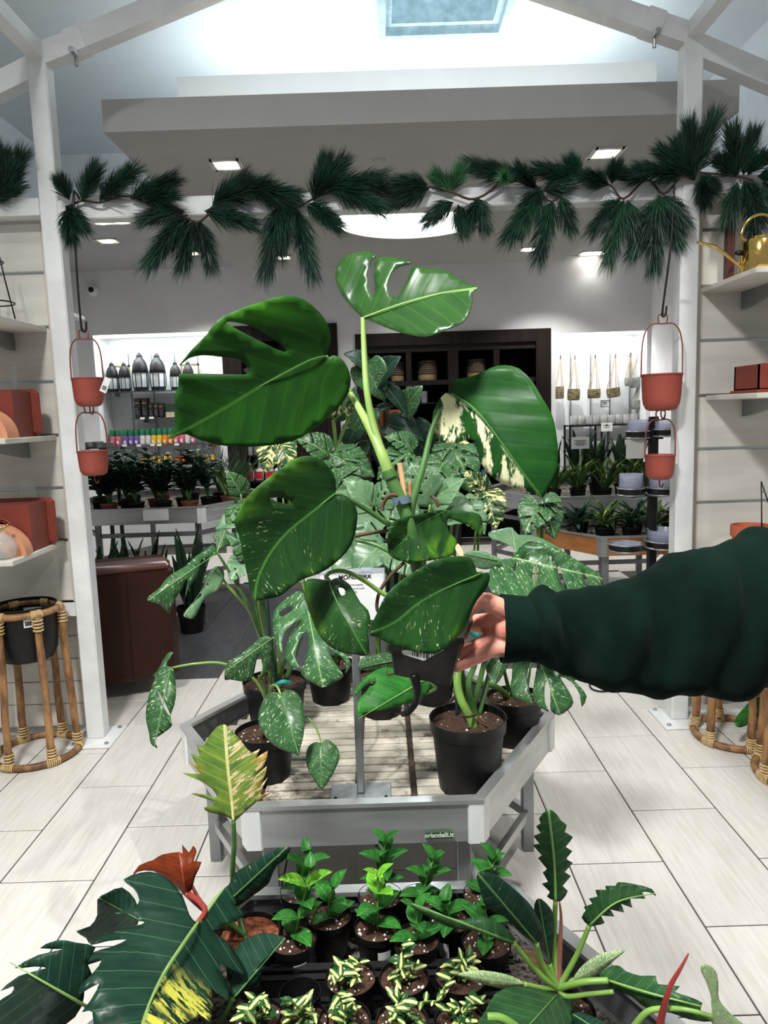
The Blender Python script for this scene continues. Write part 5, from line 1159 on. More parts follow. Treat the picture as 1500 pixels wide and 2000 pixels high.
# ================================================================== pots of the main bench
POT = M('black_nursery_pot', (17, 17, 18), .45, var=.3, scale=14, spec=.3)
def dz(px, py, z): r = ray(px, py); return (z - EYE) / r.z
def nursery_pot(parent, c, r, h, soil=SOIL, n=36, perl=26, seed=1):
    c = Vector(c); p = MB().lathe([(r * .74, 0), (r * .78, .003), (r * .93, h * .8), (r * .985, h * .82), (r * 1.0, h * .985), (r * 1.015, h), (r * .985, h), (r * .95, h * .84), (r * .93, h * .8), (.001, h * .8)], c, n).build('pot', POT, parent, 'auto')
    rg = random.Random(seed); m = MB(); R, A = 8, 28; vs = [c + Vector((0, 0, h * .91))]; fs = []
    for i in range(1, R + 1):
        for j in range(A):
            a = 2 * PI * j / A; rr = r * .955 * i / R; x, y = rr * math.cos(a), rr * math.sin(a); vs.append(c + Vector((x, y, h * .9 + (.006 * r / .1) * noise.noise(Vector((x * 60, y * 60, seed))) * (1 if i < R else 0))))
    for j in range(A): fs.append((0, 1 + j, 1 + (j + 1) % A))
    for i in range(R - 1):
        for j in range(A): fs.append((1 + i * A + j, 1 + (i + 1) * A + j, 1 + (i + 1) * A + (j + 1) % A, 1 + i * A + (j + 1) % A))
    s = m.add(vs, fs).build('soil', soil, p, True)
    if perl:
        q = MB()
        for i in range(perl // 2):
            a = rg.uniform(0, 2 * PI); rr = r * .9 * math.sqrt(rg.random()); e = rg.uniform(.0016, .0034) * (1 if r < .07 else 1.2)
            q.lathe([(e * .5, -e), (e, 0), (e * .5, e * .8)], c + Vector((rr * math.cos(a), rr * math.sin(a), h * .905)), 6)
        q.build('perlite', PERL, s, kind='stuff')
    return p
# ---- plant A: right front pot; the tall stems behind the hand belong to it
cR = Vector((.218, 1.98, ZF))
pR = thing('monstera_plant', cR, 'monstera in a large black pot at the right front of the bench', 'plant')
nursery_pot(pR, cR, .108, .205, perl=40)
cR2 = Vector((.40, 2.26, ZF)); pR2 = thing('monstera_plant', cR2, 'speckled monstera in a black pot at the right corner of the bench', 'plant'); nursery_pot(pR2, cR2, .09, .15, perl=24, seed=2)
cL = Vector((-.372, 2.08, ZF)); pL = thing('monstera_plant', cL, 'monstera with heart leaves in the left front black pot', 'plant'); nursery_pot(pL, cL, .088, .14, perl=40, seed=3)
cL2 = Vector((-.39, 2.42, ZF)); pL2 = thing('monstera_plant', cL2, 'tall white speckled monstera in the left rear black pot', 'plant'); nursery_pot(pL2, cL2, .108, .17, perl=20, seed=4)
cM = Vector((-.03, 2.52, ZF)); pM = thing('monstera_plant', cM, 'bushy variegated monstera at the rear centre of the bench', 'plant'); nursery_pot(pM, cM, .09, .14, perl=10, seed=5)
cN = Vector((.16, 2.62, ZF)); pN = thing('monstera_plant', cN, 'cream splashed monstera at the rear right of the bench', 'plant'); nursery_pot(pN, cN, .09, .14, perl=10, seed=6)
cO = Vector((-.22, 2.66, ZF)); pO = thing('monstera_plant', cO, 'variegated monstera at the rear left of the bench', 'plant'); nursery_pot(pO, cO, .09, .14, perl=10, seed=7)
# sign on its pole
sp_ = Vector((-.089, 1.955, ZF)); sg = thing('plant_sign', sp_, 'white plastic MONSTERA sign on an aluminium pole with foot plate', 'sign')
MB().box((sp_.x - .011, sp_.y - .011, ZF + .004), (sp_.x + .011, sp_.y + .011, .95), bev=.004).build('pole', ALU_D, sg)
MB().box((sp_.x - .085, sp_.y - .055, ZF), (sp_.x + .085, sp_.y + .05, ZF + .004), bev=.0015).build('foot_plate', STEEL, sg)
for x in (-.07, .07): MB().lathe([(.005, 0), (.004, .003)], (sp_.x + x, sp_.y - .03, ZF + .004), 8).build('screw', BLACKM, sg)
A_, B_ = atD(620, 1115, 2.05), atD(752, 1208, 2.05); yS = 1.985
a, b = atY(618, 1118, yS), atY(754, 1210, yS)
MB().box((a.x, yS, b.z), (b.x, yS + .004, a.z), bev=.001).build('card', WHITEP, sg)
MB().box((a.x, yS - .006, b.z - .004), (a.x + .006, yS + .006, a.z + .004)).box((b.x - .006, yS - .006, b.z - .004), (b.x, yS + .006, a.z + .004)).box((a.x, yS - .006, a.z), (b.x, yS + .006, a.z + .006)).build('clear_holder', CLEARP, sg)
q = atY(660, 1132, yS - .001); text_mesh('heading', 'MONSTERA', .0175, INK, (q.x, yS - .0006, q.z), sg, shear=.15, off=.0004)
for i, s_ in enumerate(('', '   thy, chunky potting', '   humidity up at humid', '   ive in 50-60%.', '', '   something to climb', 'leaves grow big', 'humid (terrarium', 'the leaves!')):
    if s_: q = atY(668 - (8 if i > 4 else 0), 1137 + i * 7.2, yS - .001); text_mesh('small_print', s_, .0066, PRINT, (q.x, yS - .0006, q.z), sg)
tag(MB().box(atY(705, 1110, yS - .003), atY(725, 1122, yS + .001) + Vector((0, .006, 0))).build('sign_clip', CLEARP), 'clear clip at the top edge of the MONSTERA sign', 'clip')
# ------------------------------------------------------------------ dark shelf edge and small counter seen past the left post
yd = 6.1; a_, b_ = atY(131, 508, yd), atY(150, 905, yd)
de = thing('dark_shelf_unit', (b_.x, yd, 0), 'narrow dark upright with white shelf ends just right of the left post', 'shelf unit')
MB().box((a_.x - .25, yd, 0), (b_.x - .02, yd + .05, a_.z)).build('upright_panel', DARKI, de)
for y_ in (615, 812, 868):
    q_ = atY(156, y_, yd - .1); MB().box((q_.x - .3, yd - .28, q_.z - .03), (q_.x, yd - .001, q_.z), bev=.004).build('shelf_end', FRAME, de)
for k_, (x_, y_) in enumerate(((166, 866), (184, 864), (203, 866))):
    q_ = atY(x_, y_, 5.75); tag(MB().lathe([(.03, 0), (.06, .02), (.07, .055), (.064, .055), (.05, .02), (.001, .012)], (q_.x, 5.75, q_.z - .05), 20).build('chrome_bowl', STEEL, smooth='auto'), 'small shiny metal bowl behind the lower left planter, %s of three' % ('left', 'middle', 'right')[k_], 'bowl', 'metal bowls')
q_ = atY(183, 885, 5.75); ct = thing('side_counter', (q_.x, 5.75, 0), 'small dark side counter carrying metal bowls behind the left planters', 'counter')
MB().box((q_.x - .17, 5.63, q_.z - .035), (q_.x + .15, 5.9, q_.z - .012), bev=.004).build('top', SHELFG, ct)
for x_ in (-.15, .13):
    for y_ in (5.66, 5.87): MB().box((q_.x + x_ - .012, y_ - .012, 0), (q_.x + x_ + .012, y_ + .012, q_.z - .035)).build('leg', BLACKM, ct)
# ================================================================== plants of the main bench, leaf by leaf
RIBL = M('pale_midrib', (136, 176, 96), .45); RIBM = M('mid_midrib', (84, 130, 66), .45); RIBH = M('held_midrib', (62, 112, 42), .5)
RIBO = M('cream_midrib', (206, 196, 136), .5)
# ---- left front plant (heart leaves, hanging leaf)
leaf_px(pL, [(548,1356),(540,1352),(526,1353),(515,1365),(506,1389),(505,1411),(516,1435),(533,1454),(554,1466),(574,1471),(584,1477),(586,1464),(592,1440),(595,1416),(593,1387),(586,1361),(574,1350),(559,1347),(551,1352)], (548,1356), (584,1477), (1.98, 1.90), L_MON, fold=.12, bend=-.02, rib=RIBM)
leaf_px(pL, [(628,1452),(617,1449),(602,1459),(597,1481),(602,1502),(614,1524),(628,1541),(641,1526),(655,1502),(664,1476),(656,1457),(643,1446),(632,1447)], (628,1452), (628,1541), (1.98, 1.93), L_MON, fold=.15, bend=-.01, rib=RIBM)
leaf_px(pL, [(333,1303),(325,1297),(338,1275),(329,1275),(319,1288),(308,1309),(299,1318),(303,1325),(295,1345),(287,1375),(285,1402),(291,1432),(295,1453),(308,1461),(302,1445),(319,1432),(336,1417),(333,1399),(341,1375),(344,1348),(341,1318),(340,1306)], (333,1303), (302,1458), (2.02, 1.92), L_MON, fold=.2, bend=-.03, holes=[[(307,1347),(316,1360),(326,1380),(333,1398),(326,1392),(313,1367)]], rib=RIBM)
tube_px(pL, [(337,1304,2.02),(385,1296,2.02),(439,1297,2.05),(500,1330,2.08),(528,1400,2.12),(520,1440,dz(520,1440,.53))], .0032, .005, STEMG)
tube_px(pL, [(548,1356,1.98),(540,1340,2.0),(528,1345,2.05),(522,1400,2.12),(520,1440,dz(520,1440,.53))], .003, .005, STEMG)
tube_px(pL, [(628,1452,1.98),(617,1421,1.99),(598,1401,2.0),(560,1395,2.05),(525,1440,dz(525,1440,.53))], .002, .004, STEMG)
tube_px(pL, [(505,1320,2.0),(518,1345,2.04),(520,1400,2.1),(515,1440,dz(515,1440,.53))], .004, .006, STEMD)
# ---- left rear plant: big speckled cut leaves
leaf_px(pL2, [(602,1195),(593,1159),(578,1155),(559,1169),(540,1186),(533,1205),(534,1234),(540,1260),(553,1281),(550,1254),(557,1234),(574,1217),(590,1210),(580,1225),(569,1238),(559,1262),(557,1286),(569,1301),(588,1307),(578,1291),(578,1272),(586,1248),(598,1233),(603,1250),(598,1284),(589,1310),(590,1320),(607,1332),(631,1343),(650,1334),(672,1321),(655,1296),(640,1268),(650,1272),(672,1288),(676,1304),(674,1317),(684,1300),(680,1282),(655,1255),(640,1225),(625,1195),(612,1180)], (602,1195), (631,1342), (2.0, 1.88), L_MON, fold=.1, bend=-.03, rib=RIBL, holes=[[(545,1196),(566,1184),(572,1190),(552,1204)]], sm=2)
leaf_px(pL2, [(533,1246),(526,1243),(511,1244),(492,1260),(468,1279),(446,1294),(439,1306),(439,1328),(449,1327),(473,1331),(490,1327),(497,1310),(502,1286),(510,1277),(515,1285),(512,1308),(506,1325),(516,1320),(526,1310),(531,1289),(533,1267)], (533,1246), (440,1312), (2.05, 1.95), L_MON, fold=.15, bend=-.03, rib=RIBL, sm=2)
leaf_px(pL2, [(425,1079),(416,1063),(401,1074),(382,1087),(360,1107),(334,1122),(320,1136),(312,1148),(291,1164),(287,1172),(298,1176),(312,1181),(323,1191),(331,1200),(335,1187),(344,1167),(355,1150),(362,1134),(367,1134),(360,1172),(370,1146),(384,1125),(390,1106),(394,1092),(421,1084)], (425,1079), (291,1172), (2.2, 2.0), L_MON, fold=.2, bend=-.05, rib=RIBM, sm=2)
leaf_px(pL2, [(424,1078),(421,1060),(416,1048),(424,1035),(437,1032),(450,1042),(458,1056),(446,1064),(430,1072)], (424,1078), (440,1033), (2.2, 2.25), L_MON, fold=.2, rib=RIBL)
leaf_px(pL2, [(421,1106),(408,1119),(395,1138),(414,1140),(402,1146),(389,1158),(395,1162),(374,1180),(358,1200),(365,1207),(378,1208),(389,1189),(402,1165),(421,1156),(434,1140),(438,1120),(432,1108)], (424,1108), (360,1204), (2.25, 2.05), L_MONG, fold=.2, bend=-.04, rib=RIBM, sm=2)
for pts, r0, r1 in (([(425,1080,2.2),(454,1127,2.22),(474,1162,2.24),(486,1186,2.26),(512,1250,2.35),(535,1320,2.45)], .004, .007), ([(422,1106,2.25),(440,1138,2.26),(470,1172,2.28),(495,1210,2.35),(535,1320,2.46)], .0035, .006), ([(602,1195,2.0),(575,1230,2.1),(560,1280,2.3),(545,1325,2.46)], .004, .008), ([(533,1246,2.05),(545,1270,2.2),(545,1320,2.46)], .0035, .006), ([(600,1200,2.3),(585,1250,2.4),(560,1325,2.46)], .006, .009), ([(470,1010,2.3),(490,1100,2.35),(525,1240,2.4),(545,1320,2.46)], .004, .007)):
    tube_px(pL2, pts, r0, r1, STEMG if r0 < .004 else STEMD)
tube_px(pL2, [(522,1165,2.30),(528,1260,2.38),(540,1345,2.45)], .0055, .0055, M('dark_green_stake', (24, 52, 50), .5), 'stake')
tube_px(pL2, [(540,1338,2.38),(552,1332,2.36),(566,1334,2.38)], .008, .008, M('teal_tie', (30, 140, 128), .5), 'plant_tie')
T3 = [T_MON1, T_MON2, T_HEART2]
def pile(parent, root, items, seed):
    rg = random.Random(seed)
    for i, (bx, by, tx, ty, d, mat, T) in enumerate(items):
        b = atD(bx, by, d); tdir = (atD(tx, ty, d - .05) - b); L = tdir.length * 1.12
        up = Vector((rg.uniform(-.3, .3), -.75, .75)); put_leaf(parent, T3[T], b, tdir.normalized() + Vector((0, -.15, .18)), up, max(L, .07), mat, rg.uniform(.9, 1.05), RIBL if i % 2 else RIBM)
        c = root + Vector((rg.uniform(-.03, .03), rg.uniform(-.03, .03), .12)); mid = b.lerp(c, .5) + Vector(((b.x - c.x) * .25, (b.y - c.y) * .15, .04))
        MB().tube(spline([b, b.lerp(mid, .5) + Vector((0, 0, .015)), mid, c], 4), .0038, 6).build('petiole', STEMD if i % 3 else STEMG, parent, True)
pile(pL2, cL2, [(472,985,440,1015,2.3,L_MON,1),(470,965,452,925,2.32,L_MON,0),(485,1010,425,1022,2.3,L_MONG,2),(490,1075,455,1040,2.25,L_MON,1),(480,1095,452,1130,2.25,L_MONG,0),(500,1050,470,1078,2.3,L_MON,1)], 3)
pile(pO, cO, [(652,888,728,915,2.62,L_MON,1),(640,888,588,852,2.62,L_MON,0),(655,905,690,970,2.58,L_MON,0),(535,862,515,915,2.7,L_MONY,1),(550,862,562,915,2.7,L_MONY,2),(700,930,660,880,2.6,L_MON,1),(640,930,690,905,2.6,L_MON,2),(705,1000,660,960,2.45,L_MONG,2),(715,1010,690,1060,2.4,L_MONG,0)], 5)
pile(pM, cM, [(725,990,690,935,2.4,L_MONG,2),(735,990,752,930,2.4,L_MONG,1),(730,1000,700,1062,2.35,L_MONG,0),(800,885,740,925,2.55,L_MON,1),(805,880,762,850,2.6,L_MON,0),(790,905,850,925,2.55,L_MON,1),(840,985,805,915,2.35,L_MONG,0),(846,985,890,930,2.35,L_MONG,2),(820,1005,762,1045,2.3,L_MONG,0),(750,1062,690,1112,2.28,L_MONG,2),(765,1072,725,1128,2.28,L_MONG,1),(770,1075,815,1125,2.25,L_MONG,0),(700,1080,650,1110,2.4,L_MONG,2),(690,1120,640,1160,2.4,L_MONG,1)], 6)
pile(pN, cN, [(885,865,850,915,2.65,L_MON,1),(880,862,915,900,2.68,L_MONY,2),(890,880,912,955,2.6,L_MON,1),(866,905,838,960,2.5,L_MON,0),(850,992,935,1000,2.4,L_MONG,2),(948,962,988,1005,2.5,L_MONY,1),(944,960,915,925,2.52,L_MONY,0),(950,968,965,1025,2.48,L_MONY,0),(900,985,945,1035,2.4,L_MONG,0)], 7)
pile(pR2, cR2, [(1056,985,1026,1035,2.42,L_MON,0),(1062,985,1080,1045,2.42,L_MON,1),(1062,975,1090,970,2.42,L_MON,2)], 8)
# ---- right plants
leaf_px(pR, [(1004,1090),(980,1092),(957,1113),(952,1136),(960,1156),(980,1164),(1012,1172),(1040,1174),(1076,1172),(1112,1164),(1150,1156),(1178,1146),(1176,1134),(1179,1127),(1160,1114),(1130,1096),(1100,1077),(1068,1062),(1040,1060),(1016,1066)], (1004,1090), (1179,1130), (2.0, 1.98), L_MON, fold=-.28, bend=-.03, tilt=-.25, rip=(.008, 5), rib=RIBL, sm=2, ribr=.002,
        holes=[[(1001,1108),(1008,1099),(1012,1098),(1009,1110),(1003,1117)],[(1042,1108),(1050,1107),(1055,1118),(1054,1134),(1046,1150),(1040,1134)],[(1086,1105),(1093,1106),(1101,1130),(1108,1152),(1098,1142)],[(1137,1120),(1143,1122),(1153,1146),(1146,1143)],[(1056,1076),(1064,1076),(1066,1083),(1059,1083)],[(1072,1087),(1080,1087),(1082,1096),(1075,1094)],[(1018,1089),(1026,1087),(1028,1090),(1020,1092)]])
leaf_px(pR, [(1008,1082),(1001,1068),(976,1057),(958,1051),(954,1040),(980,1033),(1000,1030),(1012,1044),(1040,1045),(1068,1056),(1100,1075),(1068,1066),(1040,1056),(1018,1066)], (1008,1082), (1000,1030), (2.05, 2.15), L_MONG, fold=.1, rib=None, sm=2)
leaf_px(pR, [(935,1110),(905,1090),(910,1078),(935,1075),(965,1085),(980,1096),(960,1110)], (975,1095), (908,1082), (1.95, 1.95), L_MONG, fold=.15, rib=RIBM)
for pts, r0, r1 in (([(1004,1090,2.0),(985,1150,2.06),(955,1260,2.1),(930,1360,2.12),(925,1400,2.14)], .006, .009), ([(1006,1080,2.05),(1000,1160,2.12),(965,1280,2.14),(935,1400,2.14)], .005, .008), ([(975,1095,1.95),(960,1180,2.05),(930,1290,2.1),(915,1340,2.1),(930,1400,2.12),(925,1440,2.07)], .006, .011), ([(905,1180,2.15),(900,1280,2.14),(905,1350,2.12),(920,1400,2.12)], .008, .012)):
    tube_px(pR, pts, r0, r1, STEMD)
tube_px(pR, [(915,1190,2.14),(902,1260,2.11),(893,1325,2.07),(900,1365,2.06),(912,1390,2.06),(925,1420,2.06),(928,1445,2.05)], .011, .013, STEMG, 'main_stem')
tube_px(pR, [(884,1170,2.12),(888,1300,2.13),(893,1400,2.14)], .005, .005, bpy.data.materials['dark_green_stake'], 'stake')
for pts in ([(930,1395,2.06),(915,1400,2.02),(900,1398,2.0)], [(935,1400,2.05),(948,1412,2.03)]): tube_px(pR, pts, .004, .003, STEMB, 'aerial_root')
for pts in ([(880,1370,2.2),(905,1352,2.15),(945,1380,2.2)], [(900,1385,2.18),(925,1370,2.18),(962,1402,2.2)]): tube_px(pR2, pts, .005, .004, STEMB, 'aerial_root')
tube_px(pR, [(905,1224,2.0),(920,1232,2.02),(935,1240,2.02)], .011, .011, bpy.data.materials['teal_tie'], 'plant_tie')
leaf_px(pR2, [(1044,1284),(1006,1286),(1000,1320),(1000,1358),(1020,1368),(1040,1374),(1034,1350),(1030,1320),(1034,1298),(1044,1293),(1049,1300),(1042,1340),(1042,1372),(1060,1384),(1072,1390),(1064,1370),(1064,1340),(1069,1329),(1074,1340),(1075,1370),(1076,1388),(1092,1397),(1110,1386),(1120,1372),(1110,1348),(1094,1322),(1116,1332),(1132,1356),(1136,1381),(1146,1360),(1130,1338),(1112,1322),(1090,1300),(1066,1286),(1055,1270)], (1048,1275), (1094,1396), (2.1, 2.0), L_MON, fold=.12, bend=-.03, rib=RIBL, sm=2)
leaf_px(pR2, [(972,1284),(952,1296),(950,1312),(966,1338),(986,1312),(995,1288)], (985,1284), (965,1338), (2.15, 2.1), L_MON, fold=.15, rib=RIBM)
leaf_px(pR2, [(1112,1324),(1116,1315),(1130,1318),(1122,1330)], (1112,1322), (1130,1318), (2.2, 2.2), L_MON)
tube_px(pR2, [(1048,1275,2.1),(1030,1262,2.2),(1012,1300,2.35),(1005,1370,2.42)], .004, .007, STEMG); tube_px(pR2, [(985,1284,2.15),(985,1310,2.3),(1000,1370,2.42)], .004, .007, STEMD)
tube_px(pR2, [(945,1335,2.25),(975,1345,2.32),(1000,1375,2.42)], .008, .011, STEMD, 'main_stem')
# leaf standing low behind the pole
leaf_px(pM, [(817,1325),(789,1310),(752,1302),(715,1321),(692,1347),(695,1358),(712,1340),(728,1330),(715,1351),(697,1373),(700,1407),(707,1392),(752,1386),(797,1373),(823,1366),(844,1338)], (825,1330), (700,1404), (2.0, 1.86), L_SEED, fold=.2, bend=-.02, rib=RIBL, holes=[[(722,1337),(730,1330),(735,1333),(726,1340)]], sm=2)
leaf_px(pM, [(760,1275),(735,1278),(708,1284),(700,1300),(715,1311),(745,1308),(770,1300)], (770,1290), (702,1305), (2.05, 2.0), L_MON, fold=.2, rib=RIBM)
tube_px(pM, [(825,1330,2.0),(850,1345,2.2),(800,1360,2.5),(745,1340,2.62)], .004, .006, STEMG); tube_px(pM, [(770,1290,2.05),(790,1310,2.3),(750,1335,2.62)], .003, .005, STEMG)
# ================================================================== tall plant and others in front of the cabinet
tp_ = atY(760, 990, 5.9); tall = thing('philodendron_plant', (tp_.x, 5.9, 0), 'tall dark climbing plant standing before the dark cabinet', 'plant')
MB().lathe(pot_lathe((0, 0, 0), .17, .34), (tp_.x, 5.9, 0), 28).build('pot', BLACKP, tall, 'auto')
MB().tube([(tp_.x, 5.9, .3), (tp_.x, 5.9, 1.55)], .03, 10).build('moss_pole', M('moss_pole', (70, 62, 40), .95, var=.3, scale=60), tall)
rgt = random.Random(21)
for i, (bx, by, tx, ty) in enumerate(((715,715,740,770),(715,712,690,690),(745,745,790,800),(735,740,770,700),(720,800,690,850),(730,805,770,790),(760,830,820,850),(770,860,830,900),(720,860,690,910),(760,880,790,930),(800,840,840,900),(735,850,745,910),(790,800,815,760),(700,830,672,870))):
    b = atY(bx, by, 5.75); tdr = atY(tx, ty, 5.7) - b
    put_leaf(tall, (T_HEART, T_HEART2, T_LANCE)[i % 3], b, tdr.normalized() + Vector((0, -.25, .1)), Vector((rgt.uniform(-.4, .4), -.7, .6)), max(.2, tdr.length * 1.25), L_DARK if i % 4 else L_MON, 1, RIBM)
    c = Vector((tp_.x, 5.87, max(.5, b.z - .25))); MB().tube(spline([b, b.lerp(c, .5) + Vector((0, 0, .04)), c], 4), .007, 6).build('petiole', STEMD, tall, True)
op = atY(757, 815, 6.2); og = thing('orange_planter', (op.x, 6.2, 0), 'orange ceramic planter on a tall stand behind the dark climbing plant', 'planter')
MB().lathe([(.08, op.z - .16), (.14, op.z - .02), (.15, op.z + .06), (.135, op.z + .06), (.1, op.z - .1), (.001, op.z - .12)], (op.x, 6.2, 0), 28).build('bowl', M('orange_glaze', (206, 96, 52), .5), og, 'auto'); MB().lathe([(.12, 0), (.12, .02), (.025, .03), (.025, op.z - .16)], (op.x, 6.2, 0), 20).build('stand', BLACKM, og, 'auto')
ap = atY(655, 905, 5.2); al = thing('alocasia_plant', (ap.x, 5.2, 0), 'slender plant with striped leaf in front of the pale pilaster', 'plant')
MB().lathe(pot_lathe((0, 0, 0), .12, .26), (ap.x, 5.2, 0), 24).build('pot', BLACKP, al, 'auto')
for pts in ([(655,905,5.2),(655,860,5.2),(651,820,5.18)], [(658,900,5.2),(664,860,5.2),(682,815,5.18)]):
    q = [atY(*p) for p in pts]; q = [Vector((ap.x, 5.2, .2)), Vector((ap.x, 5.2, .6))] + q; MB().tube(spline(q, 4), .013, 8).build('petiole', STEMG, al, True)
for bx, by, tx, ty, m_ in ((651,820,640,770,L_MONY), (682,815,690,765,L_MONG), (655,818,690,790,L_MONY)):
    b = atY(bx, by, 5.18); put_leaf(al, T_LANCE2, b, atY(tx, ty, 5.12) - b, Vector((.2, -.8, .5)), .24, m_, 1.3, RIBL)
# ================================================================== the held plant
hp = thing('held_monstera', atD(828, 1330, 1.06), 'young monstera with large green leaves held up in a black square pot', 'plant')
POTH = M('held_black_pot', (36, 34, 33), .32, var=.25, scale=30)
def hexa(t, b, name, mat, parent): return MB().add(list(b) + list(t), [(0, 1, 2, 3), (7, 6, 5, 4), (0, 4, 5, 1), (1, 5, 6, 2), (2, 6, 7, 3), (3, 7, 4, 0)]).build(name, mat, parent)
pt_t = [atD(762,1259,1.03), atD(902,1246,1.02), atD(926,1186,1.115), atD(792,1197,1.125)]
pt_b = [atD(769,1319,1.045), atD(879,1341,1.035), atD(896,1283,1.105), atD(786,1270,1.115)]
cT = sum(pt_t, Vector()) / 4; nT = (pt_t[1] - pt_t[0]).cross(pt_t[3] - pt_t[0]).normalized()
if nT.z < 0: nT = -nT
rim_in = [p.lerp(cT, .07) for p in pt_t]; soil_l = [p.lerp(cT, .09) - nT * .008 for p in pt_t]
vs = pt_b + pt_t + rim_in + soil_l
fs = [(0, 1, 2, 3)] + [(i, 4 + i, 4 + (i + 1) % 4, (i + 1) % 4) for i in range(4)] + [(4 + i, 8 + i, 8 + (i + 1) % 4, 4 + (i + 1) % 4) for i in range(4)] + [(8 + i, 12 + i, 12 + (i + 1) % 4, 8 + (i + 1) % 4) for i in range(4)]
hpot = MB().add(vs, fs).build('square_pot', POTH, hp)
bv = hpot.modifiers.new('bevel', 'BEVEL'); bv.width = .003; bv.segments = 2
for i in range(4):
    MB().bar(pt_t[i] - nT * .004 + (pt_t[i] - cT) * .02, pt_t[(i + 1) % 4] - nT * .004 + (pt_t[(i + 1) % 4] - cT) * .02, .004, .010, nT).build('pot_rim', POTH, hpot)
n = 10; g = [soil_l[0].lerp(soil_l[1], i / n).lerp(soil_l[3].lerp(soil_l[2], i / n), j / n) + nT * (.003 * noise.noise(Vector((i * 1.7, j * 1.3, 0)))) for j in range(n + 1) for i in range(n + 1)]
so = MB().add(g, [(j * (n + 1) + i, j * (n + 1) + i + 1, (j + 1) * (n + 1) + i + 1, (j + 1) * (n + 1) + i) for j in range(n) for i in range(n)]).build('soil', SOIL, hpot, True)
m = MB(); rgs = random.Random(4)
for i in range(60):
    a, b = rgs.uniform(.05, .95), rgs.uniform(.05, .95); p = soil_l[0].lerp(soil_l[1], a).lerp(soil_l[3].lerp(soil_l[2], a), b) + nT * .002; e = rgs.uniform(.0012, .003); m.lathe([(e * .5, -e), (e, 0), (e * .5, e)], p, 6)
m.build('perlite', PERL, so, kind='stuff')
# barcode sticker on the front face
def on_front(px, py, off=.0006):
    r = ray(px, py); nn = (pt_t[1] - pt_t[0]).cross(pt_b[0] - pt_t[0]).normalized(); t_ = (pt_t[0] - ORG).dot(nn) / r.dot(nn); p = ORG + r * t_
    return p - nn * (off if nn.dot(r) > 0 else -off)
st = MB().add([on_front(x, y) for x, y in ((786,1248),(867,1264),(862,1297),(857,1299),(788,1278),(785,1274))], [(0, 1, 2, 3, 4, 5)]).build('barcode_sticker', WHITEP, hpot)
rgb_ = random.Random(9); x = 806
while x < 858:
    w = rgb_.choice((.8, 1.4, 2.2)); y0 = 1264 + (x - 806) * .2; MB().add([on_front(a, b, .0012) for a, b in ((x, y0), (x + w, y0 + w * .2), (x + w - 1.2, y0 + 16 + w * .2), (x - 1.2, y0 + 16))], [(0, 1, 2, 3)]).build('barcode_bar', INK, st); x += w + rgb_.choice((1, 1.6, 2.4))
tube_px(hp, [(808,1318,1.04),(815,1345,1.04),(814,1368,1.045),(800,1388,1.05),(786,1395,1.06)], .007, .004, BLACKP, 'black_strap')
tube_px(hp, [(768,1316,1.04),(758,1318,1.03),(755,1312,1.03),(757,1308,1.03)], .0015, .001, STEMB, 'root_tip')
# leaves
leaf_px(hp, [(637,696),(642,682),(646,658),(640,634),(624,610),(594,585),(558,577),(510,589),(468,604),(435,619),(418,634),(402,655),(375,682),(349,715),(369,700),(396,694),(432,697),(462,701),(480,712),(487,724),(480,731),(450,731),(405,730),(360,730),(349,733),(348,754),(341,778),(342,805),(340,838),(328,857),(345,852),(363,848),(390,859),(426,869),(474,873),(528,870),(570,862),(606,844),(639,817),(666,790),(681,766),(685,739),(678,716),(666,700),(651,694),(642,699)], (637,696), (331,856), (1.10, 1.02), L_HELD, fold=-.05, bend=.012, tilt=-.12, rip=(.004, 5), mid=[(600,706),(510,754),(435,799),(360,841)], rib=RIBH, ribr=.001, sm=2, res=20,
        holes=[[(441,630),(458,629),(489,637),(522,655),(546,670),(558,683),(555,687),(534,679),(510,667),(480,652),(456,639)]])
leaf_px(hp, [(709,621),(682,595),(662,566),(655,538),(662,512),(682,498),(710,491),(728,494),(735,501),(725,509),(718,528),(718,553),(725,574),(731,579),(733,560),(730,538),(733,515),(738,503),(761,502),(787,505),(802,515),(781,521),(765,534),(758,557),(760,573),(768,579),(778,579),(787,563),(798,541),(806,519),(832,524),(870,528),(896,544),(918,555),(933,562),(923,571),(923,589),(918,611),(905,630),(883,640),(858,650),(832,658),(800,654),(768,645),(736,632),(720,625)], (709,621), (931,563), (1.12, 1.06), L_HELDT, fold=-.12, bend=-.015, tilt=-.30, rip=(.006, 5), mid=[(749,606),(800,589),(864,573)], rib=RIBL, ribr=.0012, sm=2, res=18)
leaf_px(hp, [(885,771),(880,758),(883,744),(902,739),(928,733),(960,718),(986,713),(1014,720),(1040,745),(1059,777),(1078,810),(1086,842),(1090,890),(1086,928),(1072,954),(1062,970),(1059,974),(1053,969),(1024,958),(992,949),(960,931),(938,902),(930,874),(925,861),(912,858),(896,864),(870,866),(851,854),(844,832),(846,806),(858,781),(870,768),(880,769)], (885,771), (1058,972), (1.08, 1.02), L_HELDS, fold=.1, bend=-.02, tilt=.13, rip=(.003, 5), mid=[(928,800),(976,861),(1017,918)], rib=RIBH, ribr=.001, sm=2, res=18)
